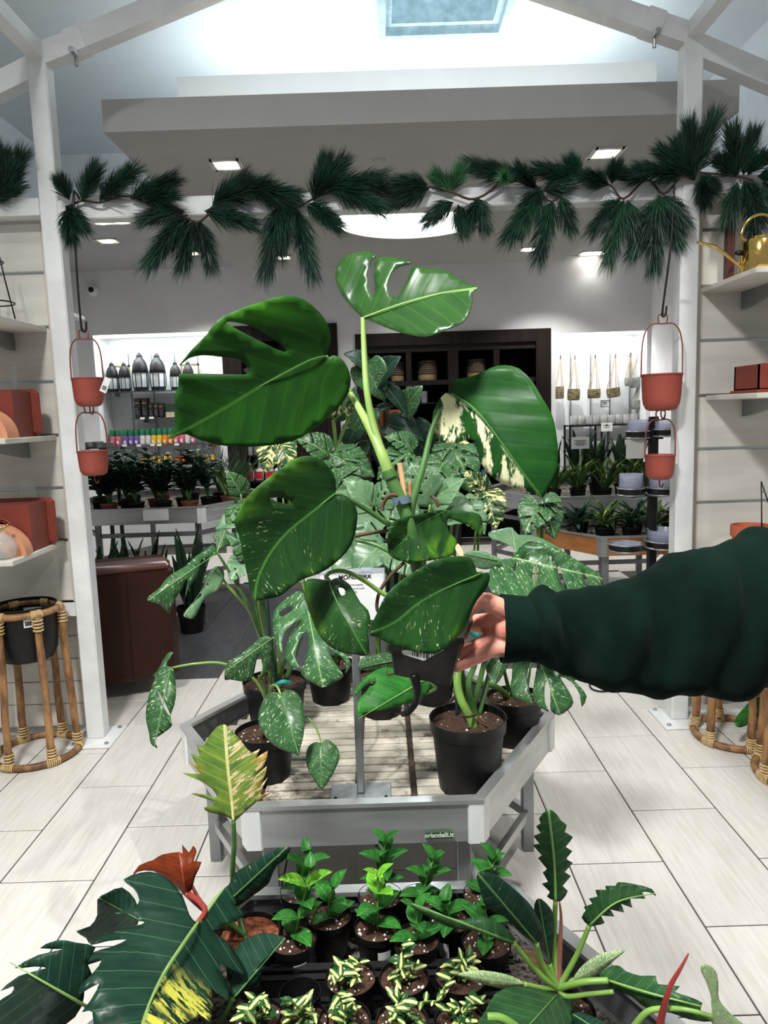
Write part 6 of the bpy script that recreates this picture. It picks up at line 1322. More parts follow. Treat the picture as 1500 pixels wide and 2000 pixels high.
leaf_px(hp, [(655,964),(656,942),(648,920),(629,899),(607,890),(577,895),(558,908),(524,933),(495,957),(476,979),(463,1005),(458,1024),(467,1046),(472,1073),(478,1099),(484,1129),(489,1155),(496,1172),(517,1171),(547,1164),(569,1147),(592,1131),(622,1121),(651,1103),(677,1078),(692,1050),(698,1013),(696,994),(685,976),(670,966),(660,964)], (655,964), (497,1172), (1.04, .97), L_HELDV, fold=-.1, bend=-.01, tilt=-.1, rip=(.003, 5), mid=[(607,1002),(562,1039),(528,1080),(504,1129)], rib=RIBH, ribr=.001, sm=2, res=18, holes=[[(527,973),(545,972),(562,976),(570,981),(562,984),(545,981)]])
leaf_px(hp, [(644,1134),(629,1132),(607,1130),(596,1137),(595,1159),(603,1188),(614,1222),(629,1248),(651,1267),(674,1276),(696,1278),(717,1281),(721,1256),(719,1237),(724,1215),(719,1192),(704,1177),(694,1159),(681,1140),(663,1129),(651,1131)], (644,1134), (717,1280), (1.06, .99), L_HELDV, fold=.22, bend=-.02, mid=[(646,1146),(666,1192),(692,1237)], rib=RIBH, ribr=.001, sm=2, holes=[[(661,1148),(672,1150),(675,1160),(666,1163)]])
leaf_px(hp, [(860,996),(827,1003),(793,1009),(767,1020),(758,1039),(757,1062),(760,1082),(778,1095),(816,1098),(860,1091),(887,1084),(889,1076),(894,1058),(877,1039),(873,1018),(879,1013),(898,1020),(920,1028),(935,1043),(943,1047),(942,1020),(935,1004),(902,998)], (866,1000), (759,1082), (1.12, 1.06), L_HELDV, fold=-.2, bend=-.01, tilt=-.12, mid=[(812,1028),(786,1058)], rib=RIBH, ribr=.001, sm=2, res=16)
leaf_px(hp, [(954,1118),(931,1117),(924,1095),(902,1086),(860,1091),(823,1108),(786,1132),(756,1159),(737,1196),(720,1237),(737,1244),(763,1259),(793,1269),(823,1275),(849,1277),(868,1267),(890,1248),(909,1226),(920,1196),(931,1173),(946,1155),(955,1136)], (940,1120), (721,1237), (1.03, .95), L_HELDV, fold=-.1, bend=-.02, tilt=-.06, rip=(.003, 5), mid=[(883,1144),(823,1174),(771,1215)], rib=RIBH, ribr=.001, sm=2, res=18)
leaf_px(hp, [(895,1062),(905,1078),(903,1092),(893,1080),(889,1070)], (893,1062), (903,1092), (1.09, 1.08), M('dry_tan_leaf', (214, 178, 140), .7))
# stems and petioles
STEMP = M('pale_green_stem', (150, 184, 96), .4, var=.12, scale=16, stretch=(1, 1, .2))
tube_px(hp, [(684,768,1.15),(700,795,1.135),(722,835,1.105),(745,885,1.08),(762,930,1.08)], .0042, .0095, STEMP, 'petiole', 10)
tube_px(hp, [(709,621,1.12),(711,680,1.115),(716,760,1.10),(728,825,1.095),(745,880,1.085)], .0036, .0062, STEMP, 'petiole', 10)
tube_px(hp, [(756,910,1.082),(768,945,1.08),(785,985,1.08),(800,1030,1.08),(815,1110,1.085),(835,1225,1.075)], .0095, .0095, STEMD, 'main_stem', 10)
tube_px(hp, [(758,920,1.079),(760,925,1.0785),(764,934,1.0785)], .0102, .0102, STEMD, 'node', 10)
tube_px(hp, [(637,696,1.108),(662,730,1.15),(684,768,1.15)], .0025, .0042, STEMP, 'petiole')
tube_px(hp, [(885,771,1.085),(862,800,1.10),(843,842,1.10),(828,905,1.09),(812,960,1.085),(802,1005,1.085),(806,1060,1.09)], .003, .007, STEMD, 'petiole', 10)
tube_px(hp, [(780,905,1.095),(784,925,1.095),(797,1010,1.09),(825,1150,1.085)], .004, .0045, M('bamboo_cane', (190, 154, 112), .6, var=.15), 'stake')
tube_px(hp, [(800,940,1.088),(803,1005,1.083)], .002, .004, M('copper_sheath', (150, 96, 56), .6), 'dry_sheath')
p0, p1 = atD(783, 970, 1.08), atD(786, 985, 1.08)
MB().tube([p0, p1], .0135, 14).build('plant_tie', M('grey_blue_tie', (86, 108, 116), .5), hp, 'auto')
tube_px(hp, [(655,964,1.04),(690,980,1.06),(728,1003,1.075),(775,1035,1.085),(805,1060,1.085)], .003, .005, STEMD)
tube_px(hp, [(644,1134,1.06),(638,1126,1.06),(648,1117,1.06),(674,1116,1.06),(711,1134,1.07),(750,1160,1.08),(800,1180,1.08)], .0026, .0036, STEMG)
tube_px(hp, [(695,1055,1.10),(730,1063,1.09),(762,1078,1.085),(805,1100,1.085)], .003, .0035, STEMD)
tube_px(hp, [(866,1000,1.12),(850,1020,1.12),(820,1060,1.09)], .003, .005, STEMD); tube_px(hp, [(940,1120,1.03),(920,1130,1.06),(870,1160,1.08),(830,1200,1.08)], .003, .005, STEMD)
for pts in ([(693,1047,1.10),(725,1041,1.10),(762,1036,1.09)], [(790,1098,1.09),(762,1125,1.09),(742,1155,1.09),(736,1180,1.09),(738,1195,1.09)], [(636,1122,1.10),(637,1132,1.10)], [(776,968,1.06),(760,968,1.055),(748,985,1.06),(747,998,1.06)], [(843,970,1.11),(850,975,1.10),(856,990,1.10)]):
    tube_px(hp, pts, .0028, .0026, STEMB, 'aerial_root')
# ================================================================== seedling trays in front
FLAT = M('black_flat_tray', (26, 26, 27), .5, var=.2, scale=20)
def flat_tray(a, b, z0, h, label, bars=0):
    t = thing('seedling_flat', ((a[0] + b[0]) / 2, (a[1] + b[1]) / 2, z0), label, 'tray'); e = .006
    m = MB().box((a[0], a[1], z0), (b[0], a[1] + e, z0 + h)).box((a[0], b[1] - e, z0), (b[0], b[1], z0 + h)).box((a[0], a[1], z0), (a[0] + e, b[1], z0 + h)).box((b[0] - e, a[1], z0), (b[0], b[1], z0 + h)); m.build('walls', FLAT, t)
    r = .012; m = MB().box((a[0] - r, a[1] - r, z0 + h - .003), (b[0] + r, a[1] + e, z0 + h + .001)).box((a[0] - r, b[1] - e, z0 + h - .003), (b[0] + r, b[1] + r, z0 + h + .001)).box((a[0] - r, a[1], z0 + h - .003), (a[0] + e, b[1], z0 + h + .001)).box((b[0] - e, a[1], z0 + h - .003), (b[0] + r, b[1], z0 + h + .001)); m.build('rim', FLAT, t)
    for i in range(bars):
        y = a[1] + (b[1] - a[1]) * (i + 1) / (bars + 1); MB().box((a[0], y - .006, z0 + h * .4), (b[0], y + .006, z0 + h * .55)).build('cross_bar', FLAT, t)
    return t
fz = ZF2
p0 = atZ(522, 1886, fz + .055); p1 = atZ(995, 1886, fz + .055)
flat_tray((p0.x, p0.y), (p1.x, 1.545), fz - .008, .06, 'black plastic flat holding the green seedling pots')
q0 = atZ(560, 1905, fz + .055)
flat_tray((q0.x - .06, 1.08), (p1.x - .01, p0.y - .02), fz - .008, .05, 'black slatted flat holding the cream variegated seedlings', 8)
LBL = WHITEP
def seed_pot(px, py, wpx, name, label, group, seed, sticker=None, empty=False, z=.085):
    zt = fz + z; c = atZ(px, py, zt); d = dz(px, py, zt); r = wpx / 2 * d / F; c.z = fz; rg = random.Random(seed)
    t = thing(name, c, label, 'pot' if empty else 'seedling', group)
    if empty:
        MB().lathe([(r * .74, 0), (r * .78, .003), (r * .985, z * .82), (r * 1.015, z), (r * .985, z), (r * .95, z * .82), (r * .74, .006), (.001, .006)], c, 32).build('pot', POT, t, 'auto')
    else: nursery_pot(t, c, r, z, perl=34, seed=seed, n=32)
    if sticker is not None:
        R = lambda zz: r * (.785 + (.93 - .785) * zz / (z * .8)) * 1.015; vs = []
        for i in range(5):
            an = sticker + (i - 2) * .16
            for zz in (z * .22, z * .66): vs.append(c + Vector((math.cos(an) * R(zz), math.sin(an) * R(zz), zz)))
        s = MB().add(vs, [(2 * i, 2 * i + 2, 2 * i + 3, 2 * i + 1) for i in range(4)]).build('price_label', LBL, t)
        for i in range(7):
            an = sticker - .02 + .04 * i; b_ = []
            for aa, zz in ((an, z * .3), (an + .018, z * .3), (an + .018, z * .45), (an, z * .45)): b_.append(c + Vector((math.cos(aa) * R(zz) * 1.01, math.sin(aa) * R(zz) * 1.01, zz)))
            MB().add(b_, [(0, 1, 2, 3)]).build('barcode_bar', INK, s)
    return t, c + Vector((0, 0, z * .9)), rg, r
def green_seedling(px, py, wpx, top, label, seed, sticker=None, n=5, L=.058, lime=()):
    """top: pixel of the shoot tip"""
    t, base, rg, r = seed_pot(px, py, wpx, 'green_seedling', label, 'green leaved seedlings in black pots', seed, sticker)
    tip = atY(top[0], top[1], base.y - .004); pts = spline([base, base.lerp(tip, .5) + Vector((rg.uniform(-.006, .006), 0, 0)), tip], 6); MB().tube(pts, .0022, 6).build('stem', STEMG, t, True)
    a0 = rg.uniform(0, PI)
    for i in range(n):
        q = .12 + .88 * i / (n - 1); p = base.lerp(tip, q)
        for s in (0, 1):
            a = a0 + i * 1.45 + s * PI + rg.uniform(-.3, .3); el = .35 + .5 * q if i < n - 1 else 1.0
            d = Vector((math.cos(a) * math.cos(el), math.sin(a) * math.cos(el), math.sin(el))); up = Vector((-math.cos(a) * .5, -math.sin(a) * .5, 1))
            put_leaf(t, T_OVAL, p, d, up, L * rg.uniform(.85, 1.15) * (1 if i < n - 1 else .75), L_SEEDY if i in lime else L_SEED, rg.uniform(1.05, 1.25), RIBM)
    return t
def cream_seedling(px, py, wpx, label, seed, trail=None, n=22, L=.026):
    t, base, rg, r = seed_pot(px, py, wpx, 'cream_seedling', label, 'cream variegated seedlings in black pots', seed)
    runs = [(base, base + Vector((rg.uniform(-.02, .02), rg.uniform(-.02, .02), .038)))] + [(base, base + Vector((r * .6 * math.cos(a), r * .6 * math.sin(a), .022))) for a in (seed, seed + 2.2, seed + 4.1)]
    if trail: runs.append((base + Vector((0, 0, .015)), atY(trail[0], trail[1], base.y - .055)))
    for k, (a, b) in enumerate(runs):
        md = a.lerp(b, .5) + Vector((0, 0, .012)); pts = spline([a, md, b], 5); MB().tube(pts, .0014, 5).build('stem', STEMG, t, True)
        m_ = n // len(runs) + 1
        for i in range(m_):
            p = pts[int((i + .6) / m_ * (len(pts) - 1))]; an = rg.uniform(0, 2 * PI); el = rg.uniform(.1, .9); d = Vector((math.cos(an) * math.cos(el), math.sin(an) * math.cos(el) - .15, math.sin(el)))
            put_leaf(t, T_LANCE, p, d, Vector((rg.uniform(-.3, .3), -.5, 1)), L * rg.uniform(.8, 1.2), L_HOYA, 1.25)
    return t
green_seedling(590, 1738, 84, (600, 1668), 'green seedling at the back left corner of the black flat', 31, n=4)
green_seedling(643, 1788, 86, (650, 1735), 'green seedling in a tall pot behind the front left one', 32, n=3)
green_seedling(572, 1832, 92, (606, 1700), 'green seedling with lime tips in the front left pot', 33, -1.15, n=5, lime=(3,))
green_seedling(742, 1748, 86, (752, 1645), 'tall green seedling at the back centre of the flat', 34, n=6)
green_seedling(737, 1808, 90, (738, 1715), 'green seedling with two lime leaves in the centre pot', 35, -1.25, n=4, lime=(2, 3))
green_seedling(822, 1750, 80, (848, 1678), 'green seedling right of the tall back centre one', 36, n=5, L=.05)
green_seedling(813, 1832, 90, (812, 1778), 'green seedling with a pale leaf in the front centre right pot', 37, -1.5, n=3)
green_seedling(880, 1795, 80, (868, 1765), 'low dark seedling behind the front right pots', 38, -2.1, n=3, L=.065)
green_seedling(950, 1838, 96, (948, 1775), 'seedling at the front right under the long philodendron leaf', 39, n=3)
green_seedling(945, 1745, 80, (966, 1680), 'seedling at the back right corner of the flat', 40, n=5)
cream_seedling(685, 1908, 98, 'cream seedling with a trailing shoot left of centre', 3, (652, 1925), n=30)
cream_seedling(789, 1908, 97, 'cream seedling in the exact centre of the front rows', 4, (785, 1845), n=26)
cream_seedling(900, 1905, 98, 'cream seedling right of centre with a drooping shoot', 5, (850, 1960), n=26)
cream_seedling(505, 1988, 100, 'cream seedling at the far left beside the empty pot', 6, (475, 1985), n=34)
cream_seedling(672, 1992, 104, 'cream seedling in the front row left of centre', 7, (660, 1940), n=26)
cream_seedling(785, 1994, 104, 'cream seedling in the front row at the centre', 8, (850, 1955), n=30)
cream_seedling(898, 1996, 100, 'cream seedling in the front row right of centre', 9, (945, 1960), n=30)
cream_seedling(592, 1990, 96, 'cream seedling in the front row beside the empty pot', 10, (560, 1960), n=28)
seed_pot(586, 1938, 80, 'empty_pot', 'empty black nursery pot left of the cream seedlings', None, 2, None, True, z=.095)
# ================================================================== left philodendron
zc = fz + .1; cP = atZ(487, 1820, zc); cP.z = fz
COIR = M('coir_mulch', (150, 82, 50), .9, var=.4, scale=90, bump=.9, bscale=160)
ph = thing('painted_philodendron', cP, 'large leaved philodendron with olive and copper leaves in the left foreground', 'plant')
nursery_pot(ph, cP, .064, .1, COIR, perl=0, seed=9)
hub = cP + Vector((-.01, 0, .09))
def D_of(p): return (p - ORG).dot(_w(Vector((0, 0, 1))))
def P_of(p):
    q = p - ORG; x = q.dot(_w(Vector((1, 0, 0)))); y = q.dot(_w(Vector((0, 1, 0)))); z = D_of(p); return (x / z * F + CX, y / z * F + CY, z)
hb = P_of(hub)
leaf_px(ph, [(456,1603),(440,1593),(411,1587),(398,1578),(422,1568),(412,1563),(373,1550),(402,1552),(424,1559),(414,1540),(388,1524),(355,1509),(392,1512),(368,1488),(384,1496),(373,1472),(391,1478),(384,1455),(397,1457),(407,1441),(422,1421),(439,1415),(454,1428),(474,1451),(491,1470),(508,1462),(500,1481),(523,1466),(515,1496),(493,1522),(521,1496),(513,1526),(504,1541),(523,1518),(508,1552),(534,1546),(500,1567),(467,1597)], (456,1603), (439,1416), (1.50, 1.56), L_OLIVE, fold=.12, bend=-.015, rip=(.004, 8), mid=[(452,1560),(444,1490)], rib=RIBO, ribr=.0026, sm=2, res=16)
tube_px(ph, [(456,1603,1.50),(457,1650,1.51),(454,1709,1.53),(462,1770,1.58), hb], .0045, .007, STEMD)
leaf_px(ph, [(385,1802),(370,1787),(358,1753),(336,1723),(306,1705),(276,1704),(241,1718),(261,1735),(272,1757),(261,1772),(220,1785),(261,1785),(282,1802),(261,1809),(209,1824),(176,1846),(210,1838),(248,1835),(216,1850),(176,1862),(157,1889),(198,1876),(179,1903),(157,1925),(155,1942),(194,1920),(176,1955),(160,1977),(180,1973),(183,2000),(209,2030),(269,2045),(336,2020),(388,1981),(407,1996),(416,1966),(414,1932),(444,1955),(448,1929),(426,1880),(481,1908),(470,1876),(440,1836),(416,1818),(459,1798),(481,1785),(459,1768),(474,1748),(491,1731),(463,1735),(472,1722),(448,1727),(418,1753),(396,1786)], (388,1800), (268,2044), (1.42, 1.12), L_PHILY, fold=.12, bend=-.03, rip=(.006, 8), mid=[(360,1840),(318,1905),(285,1980)], rib=RIBL, ribr=.0026, sm=2, res=20)
leaf_px(ph, [(187,1850),(149,1841),(112,1836),(78,1852),(123,1854),(75,1865),(28,1891),(67,1888),(90,1891),(37,1906),(0,1936),(26,1926),(22,1940),(-11,1962),(-22,2000),(37,2020),(123,2005),(160,1965),(165,1932),(180,1903),(170,1880)], (185,1975), (20,1880), (1.25, 1.2), L_PHIL, fold=.15, bend=-.03, rip=(.006, 7), rib=RIBL, ribr=.0026, sm=2, res=16)
leaf_px(ph, [(264,1757),(239,1733),(209,1744),(190,1757),(190,1787),(176,1809),(149,1819),(168,1832),(179,1845),(209,1824),(269,1806),(268,1775)], (270,1795), (190,1752), (1.46, 1.42), L_PHIL, fold=.25, bend=.02, rib=None, sm=2)
leaf_px(ph, [(360,1748),(336,1723),(299,1701),(269,1703),(258,1712),(272,1690),(299,1680),(317,1669),(351,1664),(357,1668),(356,1650),(369,1665),(377,1652),(384,1664),(378,1682),(394,1684),(381,1712),(374,1738)], (362,1745), (350,1660), (1.50, 1.52), L_RED, fold=.25, bend=-.02, rip=(.004, 8), rib=None, sm=2)
leaf_px(ph, [(455,1951),(448,1921),(459,1891),(463,1850),(485,1832),(515,1822),(541,1826),(558,1833),(530,1862),(500,1893),(511,1892),(504,1921),(470,1945)], (456,1950), (556,1834), (1.40, 1.44), L_PHIL, fold=.3, rip=(.006, 6), rib=RIBM, sm=2)
leaf_px(ph, [(432,1768),(447,1728),(459,1705),(485,1688),(520,1668),(560,1654),(560,1675),(541,1690),(530,1712),(523,1727),(493,1750),(455,1775)], (436,1770), (560,1656), (1.52, 1.48), L_PHIL, fold=.2, rip=(.005, 6), rib=RIBM, sm=2)
leaf_px(ph, [(440,1865),(470,1850),(500,1860),(520,1890),(490,1900),(455,1905),(440,1890)], (470,1852), (450,1903), (1.5, 1.46), L_PHIL, fold=.2, sm=2)
tube_px(ph, [(387,1801,1.42),(400,1775,1.45),(370,1745,1.49)], .005, .005, STEMR); tube_px(ph, [(362,1745,1.5),(400,1778,1.52),(440,1805,1.57), hb], .0045, .007, STEMR)
tube_px(ph, [(372,1725,1.52),(395,1765,1.53),(430,1800,1.58), hb], .0035, .006, M('pink_petiole', (206, 122, 104), .45))
tube_px(ph, [(388,1800,1.42),(420,1805,1.48),(455,1812,1.56), hb], .005, .007, STEMD); tube_px(ph, [(185,1975,1.25),(260,1950,1.32),(370,1890,1.45),(450,1840,1.56), hb], .005, .007, STEMG)
tube_px(ph, [(270,1795,1.46),(340,1800,1.5),(430,1820,1.57), hb], .004, .006, STEMD); tube_px(ph, [(456,1950,1.40),(440,1985,1.40),(430,2010,1.42)], .005, .006, STEMD); tube_px(ph, [(436,1770,1.52),(450,1800,1.55), hb], .004, .006, STEMD)
tube_px(ph, [(470,1852,1.5),(480,1840,1.54), hb], .004, .006, STEMD)
# ================================================================== right philodendron
cQ = atZ(1098, 1975, fz + .09); cQ.z = fz
pq = thing('serrated_philodendron', cQ, 'philodendron with saw edged leaves and red spike in the right foreground', 'plant')
nursery_pot(pq, cQ, .06, .09, SOIL, perl=14, seed=12)
hq = cQ + Vector((0, .01, .085)); h3 = P_of(hq); dq = h3[2]; crown = (1090, 1930, dq - .02)
def RL(pts, b, t, d, mat, **k): return leaf_px(pq, pts, b, t, (dq + d[0], dq + d[1]), mat, sm=k.pop('sm', 2), **k)
RL([(1085,1760),(1068,1751),(1074,1742),(1058,1726),(1070,1722),(1060,1704),(1068,1697),(1051,1676),(1058,1670),(1040,1650),(1054,1648),(1042,1633),(1056,1627),(1047,1614),(1056,1608),(1053,1598),(1071,1580),(1087,1590),(1095,1602),(1107,1612),(1103,1625),(1119,1635),(1105,1654),(1118,1662),(1105,1678),(1119,1685),(1103,1703),(1115,1711),(1099,1730),(1109,1740),(1097,1759)], (1085,1760), (1071,1580), (.0, .02), L_RING, fold=.22, rip=(.004, 9), rib=RIBL, ribr=.0024, mid=[(1082,1680)], res=18)
RL([(1151,1808),(1136,1792),(1144,1778),(1140,1771),(1157,1765),(1150,1755),(1167,1751),(1163,1738),(1184,1738),(1182,1730),(1202,1730),(1207,1723),(1236,1726),(1273,1736),(1281,1751),(1270,1743),(1254,1743),(1260,1755),(1231,1755),(1235,1773),(1213,1765),(1219,1782),(1192,1776),(1200,1790),(1174,1788),(1181,1802),(1165,1807)], (1151,1808), (1280,1745), (-.02, -.06), L_RING, fold=.2, bend=-.01, rip=(.004, 8), rib=RIBL, ribr=.002, mid=[(1205,1762)], res=16)
RL([(1047,1842),(1016,1821),(987,1792),(950,1771),(938,1738),(932,1705),(963,1706),(992,1726),(1025,1755),(1045,1780),(1058,1809),(1058,1830)], (1048,1842), (933,1706), (-.05, -.12), L_PHIL, fold=.15, bend=-.02, rip=(.004, 7), rib=RIBM, sm=3)
RL([(1074,1883),(1066,1846),(1058,1813),(1043,1776),(1052,1754),(1074,1772),(1082,1796),(1081,1838)], (1074,1883), (1052,1756), (-.02, -.03), L_PHIL, fold=.25, rip=(.003, 7), rib=RIBM, sm=3)
RL([(800,1764),(830,1770),(868,1788),(905,1797),(925,1789),(950,1791),(976,1804),(1000,1824),(1005,1842),(985,1841),(958,1828),(928,1817),(900,1816),(868,1807),(838,1791),(815,1779)], (1003,1841), (801,1765), (-.05, -.02), L_RING, fold=.25, bend=-.02, rip=(.003, 6), rib=RIBM, sm=2)
RL([(894,1903),(930,1895),(971,1899),(1004,1908),(1024,1922),(996,1931),(963,1927),(925,1916)], (1024,1922), (895,1903), (-.05, -.08), L_MINT, fold=.15, rip=(.003, 5), rib=None, sm=3)
RL([(1221,1856),(1194,1857),(1165,1866),(1136,1887),(1119,1914),(1145,1914),(1178,1895),(1200,1875)], (1121,1913), (1221,1856), (-.02, -.02), L_MINT, fold=.2, rib=None, sm=3)
RL([(1186,1914),(1169,1904),(1194,1887),(1211,1887),(1223,1897),(1252,1906),(1281,1906),(1285,1922),(1328,1926),(1318,1937),(1347,1947),(1372,1959),(1368,1972),(1392,1995),(1347,1991),(1310,1978),(1277,1974),(1252,1962),(1235,1947),(1202,1933),(1187,1921)], (1188,1915), (1370,1966), (-.06, -.16), L_RING, fold=.22, bend=-.02, rip=(.005, 8), rib=RIBL, ribr=.002, mid=[(1270,1940)])
RL([(1087,1943),(1045,1930),(1000,1928),(967,1941),(946,1978),(930,2010),(985,2050),(1045,2040),(1111,2018),(1120,1978),(1116,1953),(1100,1944)], (1087,1943), (1000,2040), (-.04, -.2), L_RING, fold=.15, bend=-.03, rip=(.005, 6), rib=RIBM)
RL([(1120,1978),(1150,1982),(1185,2000),(1200,2030),(1150,2030),(1115,2005)], (1118,1980), (1190,2025), (-.05, -.12), L_PHIL, fold=.2)
RL([(1368,1891),(1380,1884),(1397,1895),(1403,1920),(1405,1953),(1430,1982),(1459,2010),(1392,2000),(1390,1974),(1388,1945),(1380,1920)], (1392,1985), (1374,1887), (-.2, -.22), L_MINT, fold=.35, rib=None, sm=3)
for pts, r0, r1, mt in (([(1085,1760,dq),(1082,1838,dq),(1086,1900,dq - .01), crown], .0045, .006, STEMG), ([(1151,1808,dq - .02),(1128,1862,dq - .02),(1103,1908,dq - .02), crown], .0045, .006, STEMG), ([(1048,1842,dq - .05),(1060,1885,dq - .03), crown], .004, .006, STEMG), ([(1074,1883,dq - .02),(1080,1905,dq - .02), crown], .004, .006, STEMG),
        ([(1003,1841,dq - .05),(1030,1875,dq - .04),(1062,1910,dq - .03), crown], .0045, .006, STEMG), ([(1024,1922,dq - .05),(1060,1930,dq - .03), crown], .004, .005, STEMG), ([(1121,1913,dq - .02),(1105,1922,dq - .02), crown], .004, .005, STEMG), ([(1188,1915,dq - .06),(1140,1918,dq - .05), crown], .0055, .006, STEMG), ([(1198,1937,dq - .07),(1150,1942,dq - .05),(1105,1946,dq - .03), crown], .004, .005, STEMG), ([(1345,1862,dq - .2),(1330,1890,dq - .2),(1310,1925,dq - .19),(1296,1970,dq - .18),(1285,2020,dq - .17)], .0012, .007, STEMR),
        ([(1392,1985,dq - .2),(1340,1972,dq - .19),(1293,1970,dq - .17),(1262,1978,dq - .16),(1235,2010,dq - .15)], .003, .006, STEMG), ([(952,1986,dq - .22),(980,1988,dq - .22),(1010,2006,dq - .22)], .006, .006, STEMG)):
    tube_px(pq, pts, r0, r1, mt)
for pts, mt in (([(1093,1762,dq),(1096,1800,dq),(1093,1880,dq - .01), crown], 'red_sheath'), ([(1096,1800,dq + .005),(1090,1870,dq - .005), crown], 'tan_sheath')):
    tube_px(pq, pts, .0015, .006, M(mt, (150, 96, 84) if mt[0] == 'r' else (196, 166, 120), .6), 'dry_sheath')
leaf_px(pq, [(1016,1855),(1048,1860),(1072,1890),(1088,1920),(1080,1928),(1052,1895),(1030,1872)], (1085,1925), (1017,1856), (dq - .02, dq - .04), M('papery_brown_bract', (150, 124, 84), .7), fold=.2, sm=2)
# ================================================================== plant under the right rattan stand, right rear pots
rl = thing('trailing_plant', (1.66, 2.95, .38), 'dark glossy leaves hanging inside the right rattan stand', 'plant')
leaf_px(rl, [(1488,1362),(1470,1365),(1455,1380),(1437,1402),(1436,1416),(1446,1421),(1465,1412),(1482,1392),(1500,1372)], (1492,1364), (1438,1418), (3.2, 3.1), L_SEED, fold=.3, rib=RIBM, sm=2)
leaf_px(rl, [(1500,1370),(1478,1385),(1480,1405),(1492,1410),(1510,1392)], (1500,1370), (1488,1410), (3.25, 3.2), L_DARK, fold=.3, sm=2)
MB().lathe([(.08, .38), (.13, .42), (.14, .6), (.145, .62), (.135, .62), (.12, .45), (.001, .42)], (1.66, 2.95, 0), 28).build('pot', BLACKP, rl, 'auto')
tube_px(rl, [(1492,1364,3.2),(1500,1330,3.22),(1490,1290,3.2)], .004, .005, STEMD)
# ================================================================== the person's arm and hand
SLEEVE = NT('dark_green_fleece'); _t = SLEEVE; _o = _t.obj(); _n = _t.noise(_o, 220, 4, .7)
_t.L.new(_t.mix(_t.ramp(_t.noise(_o, 14, 3), .3, .7), lin((12, 29, 24)), lin((8, 21, 18))), _t.b.inputs['Base Color']); _t.b.inputs['Roughness'].default_value = .95; _t.b.inputs['Sheen Weight'].default_value = .03; _t.b.inputs['Sheen Roughness'].default_value = .5; _t.b.inputs['Specular IOR Level'].default_value = .03; _t.bump(_n, .35, .003)
SKIN = NT('skin'); _t = SKIN; _o = _t.obj(); _n = _t.noise(_o, 35, 4, .6)
_t.L.new(_t.mix(_t.ramp(_n, .3, .7), lin((226, 160, 138)), lin((206, 128, 110))), _t.b.inputs['Base Color']); _t.b.inputs['Roughness'].default_value = .5; _t.b.inputs['Subsurface Weight'].default_value = .15; _t.b.inputs['Subsurface Radius'].default_value = (.012, .005, .003); _t.b.inputs['Subsurface Scale'].default_value = .5; _t.bump(_t.noise(_o, 260, 3), .12, .002)
pe = thing('person', atD(1500, 1190, .98), 'person in dark green sweatshirt reaching in from the right, holding the pot', 'person')
m = MB()
def limb(pts, rs, n=12, flat=1):
    q = [atD(*p) for p in pts]; k = len(q)
    # rounded ends
    m.tube(spline(q, 5), [r for i in range(k - 1) for r in [rs[i] + (rs[i + 1] - rs[i]) * j / 5 for j in range(5)]] + [rs[-1]], n)
    for p, r in ((q[0], rs[0]), (q[-1], rs[-1])): m.lathe([(r * .3, -r * .95), (r * .7, -r * .7), (r * .95, -r * .3), (r, 0), (r * .95, r * .3), (r * .7, r * .7), (r * .3, r * .95)], p, 12)
# wrist and palm
limb([(1035,1226,1.075),(1010,1226,1.072),(994,1226,1.07)], [.030, .030, .025])
limb([(1006,1208,1.07),(976,1208,1.072),(956,1212,1.076)], [.019, .015, .0115]); limb([(1006,1228,1.07),(976,1229,1.078),(956,1231,1.086)], [.023, .016, .0115])
limb([(1006,1246,1.07),(976,1248,1.076),(956,1252,1.078)], [.022, .0165, .012]); limb([(1006,1262,1.066),(979,1264,1.068),(958,1270,1.066)], [.019, .015, .0114])
# thumb: leaves the upper side of the palm, bends over the rim
limb([(1008,1203,1.068),(980,1189,1.06),(953,1176,1.053)], [.018, .0155, .013]); limb([(953,1175,1.052),(936,1174,1.05),(922,1187,1.056),(908,1204,1.068)], [.0135, .0112, .0098, .0075])
# index, middle, ring, little finger
limb([(956,1212,1.076),(936,1212,1.086),(915,1214,1.10),(895,1222,1.125)], [.0115, .0102, .0095, .008])
limb([(958,1230,1.088),(944,1226,1.115),(918,1222,1.135),(888,1232,1.14)], [.0115, .0102, .0095, .008])
limb([(956,1252,1.078),(931,1262,1.083),(911,1270,1.08),(898,1277,1.074)], [.012, .0108, .01, .0082])
limb([(958,1270,1.066),(935,1282,1.062),(912,1293,1.057),(893,1304,1.05)], [.0114, .0102, .0094, .0072])
hand = m.build('hand', SKIN.m, pe, True)
rm = hand.modifiers.new('skin', 'REMESH'); rm.mode = 'VOXEL'; rm.voxel_size = .0016; rm.use_smooth_shade = True
sm_ = hand.modifiers.new('soften', 'SMOOTH'); sm_.iterations = 9; sm_.factor = .5
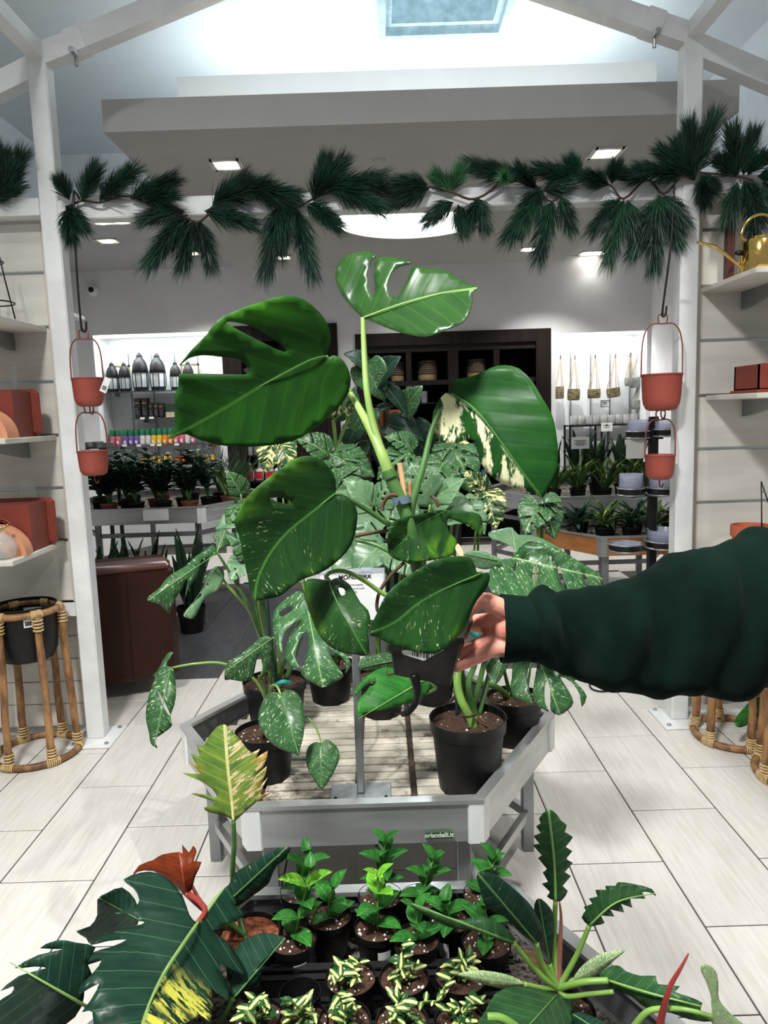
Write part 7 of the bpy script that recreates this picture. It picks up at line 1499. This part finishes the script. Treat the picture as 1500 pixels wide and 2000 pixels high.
# sleeve: cuff, then the loose body with its folds; (px, top, bottom, depth)
def sleeve(name, st, wr, mat, folds, parent, nseg=44, sm=5, cap=True):
    q = spline([(a, b, c) for a, b, c, d in st], sm); dd = spline([(d, 0, 0) for a, b, c, d in st], sm); m = MB(); vs = []; n = nseg
    for i, (s, e) in enumerate(zip(q, dd)):
        top, bot = atD(s.x, s.y, e.x), atD(s.x, s.z, e.x); c = (top + bot) / 2; up = (top - bot) / 2
        fw = _w(Vector((0, 0, 1))) * up.length * wr
        for j in range(n):
            a = 2 * PI * j / n; f = folds(s.x, a); k = 1 + f
            vs.append(c + up * math.cos(a) * (1 + f * .25) + fw * math.sin(a) * k)
    K = len(q); fs = [(i * n + j, i * n + (j + 1) % n, (i + 1) * n + (j + 1) % n, (i + 1) * n + j) for i in range(K - 1) for j in range(n)]
    if cap: fs.append(tuple(range((K - 1) * n, K * n)))
    o = m.add(vs, fs).build(name, mat, parent, True); s_ = o.modifiers.new('cloth', 'SOLIDIFY'); s_.thickness = .003; s_.offset = -1 if not cap else -1
    return o
def fold_body(x, a):
    u = (x - 1040) / 460; f = 0
    for amp, k, ph_, w in ((.13, 2.3, .4, .9), (.12, 4.1, 1.7, -1.6), (.07, 6.9, .3, 2.6), (.035, 11, 1.1, -3.2)): f += amp * math.sin(k * 2 * PI * u * .8 + ph_ + w * a)
    r_ = x - 1072 + 26 * math.cos(a) * (1 if math.sin(a) < 0 else .2); f += .26 * math.exp(-(r_ / 15) ** 2) - .22 * math.exp(-((r_ - 30) / 15) ** 2)
    e_ = x - 1452 - 40 * math.cos(a); f += .16 * math.exp(-(e_ / 26) ** 2) - .16 * math.exp(-((e_ - 44) / 20) ** 2)
    g_ = math.cos(a) + .62 + .25 * u; f += (.10 * math.exp(-(g_ / .16) ** 2) - .10 * math.exp(-((g_ + .28) / .16) ** 2)) * max(0, min(1, (u - .15) * 3))
    return f
sleeve('cuff', [(979,1163,1290,1.072),(984,1164,1291,1.072),(1000,1166,1290,1.07),(1022,1168,1288,1.068),(1040,1170,1286,1.066),(1050,1172,1285,1.065)], .82, SLEEVE.m, lambda x, a: .012 * math.sin(9 * a + x * .05), pe, cap=False)
sleeve('sleeve', [(1032,1172,1284,1.064),(1038,1166,1288,1.064),(1048,1158,1292,1.063),(1062,1154,1298,1.062),(1076,1158,1304,1.06),(1100,1160,1314,1.055),(1150,1151,1332,1.045),(1200,1140,1346,1.035),(1250,1120,1354,1.025),(1300,1099,1359,1.015),(1350,1082,1361,1.005),(1400,1070,1359,.995),(1440,1052,1350,.99),(1470,1039,1342,.985),(1500,1035,1336,.98),(1560,1036,1332,.97),(1640,1010,1330,.955),(1740,960,1330,.94),(1840,890,1310,.925),(1920,850,1250,.915)], .62, SLEEVE.m, fold_body, pe)
# cuff seam stitching
sq = [atD(1043 + 3 * math.cos(a), 1228 + 58 * math.cos(a), 1.066 - .035 * math.sin(a)) for a in [PI * .08 + PI * .84 * i / 16 for i in range(17)]]
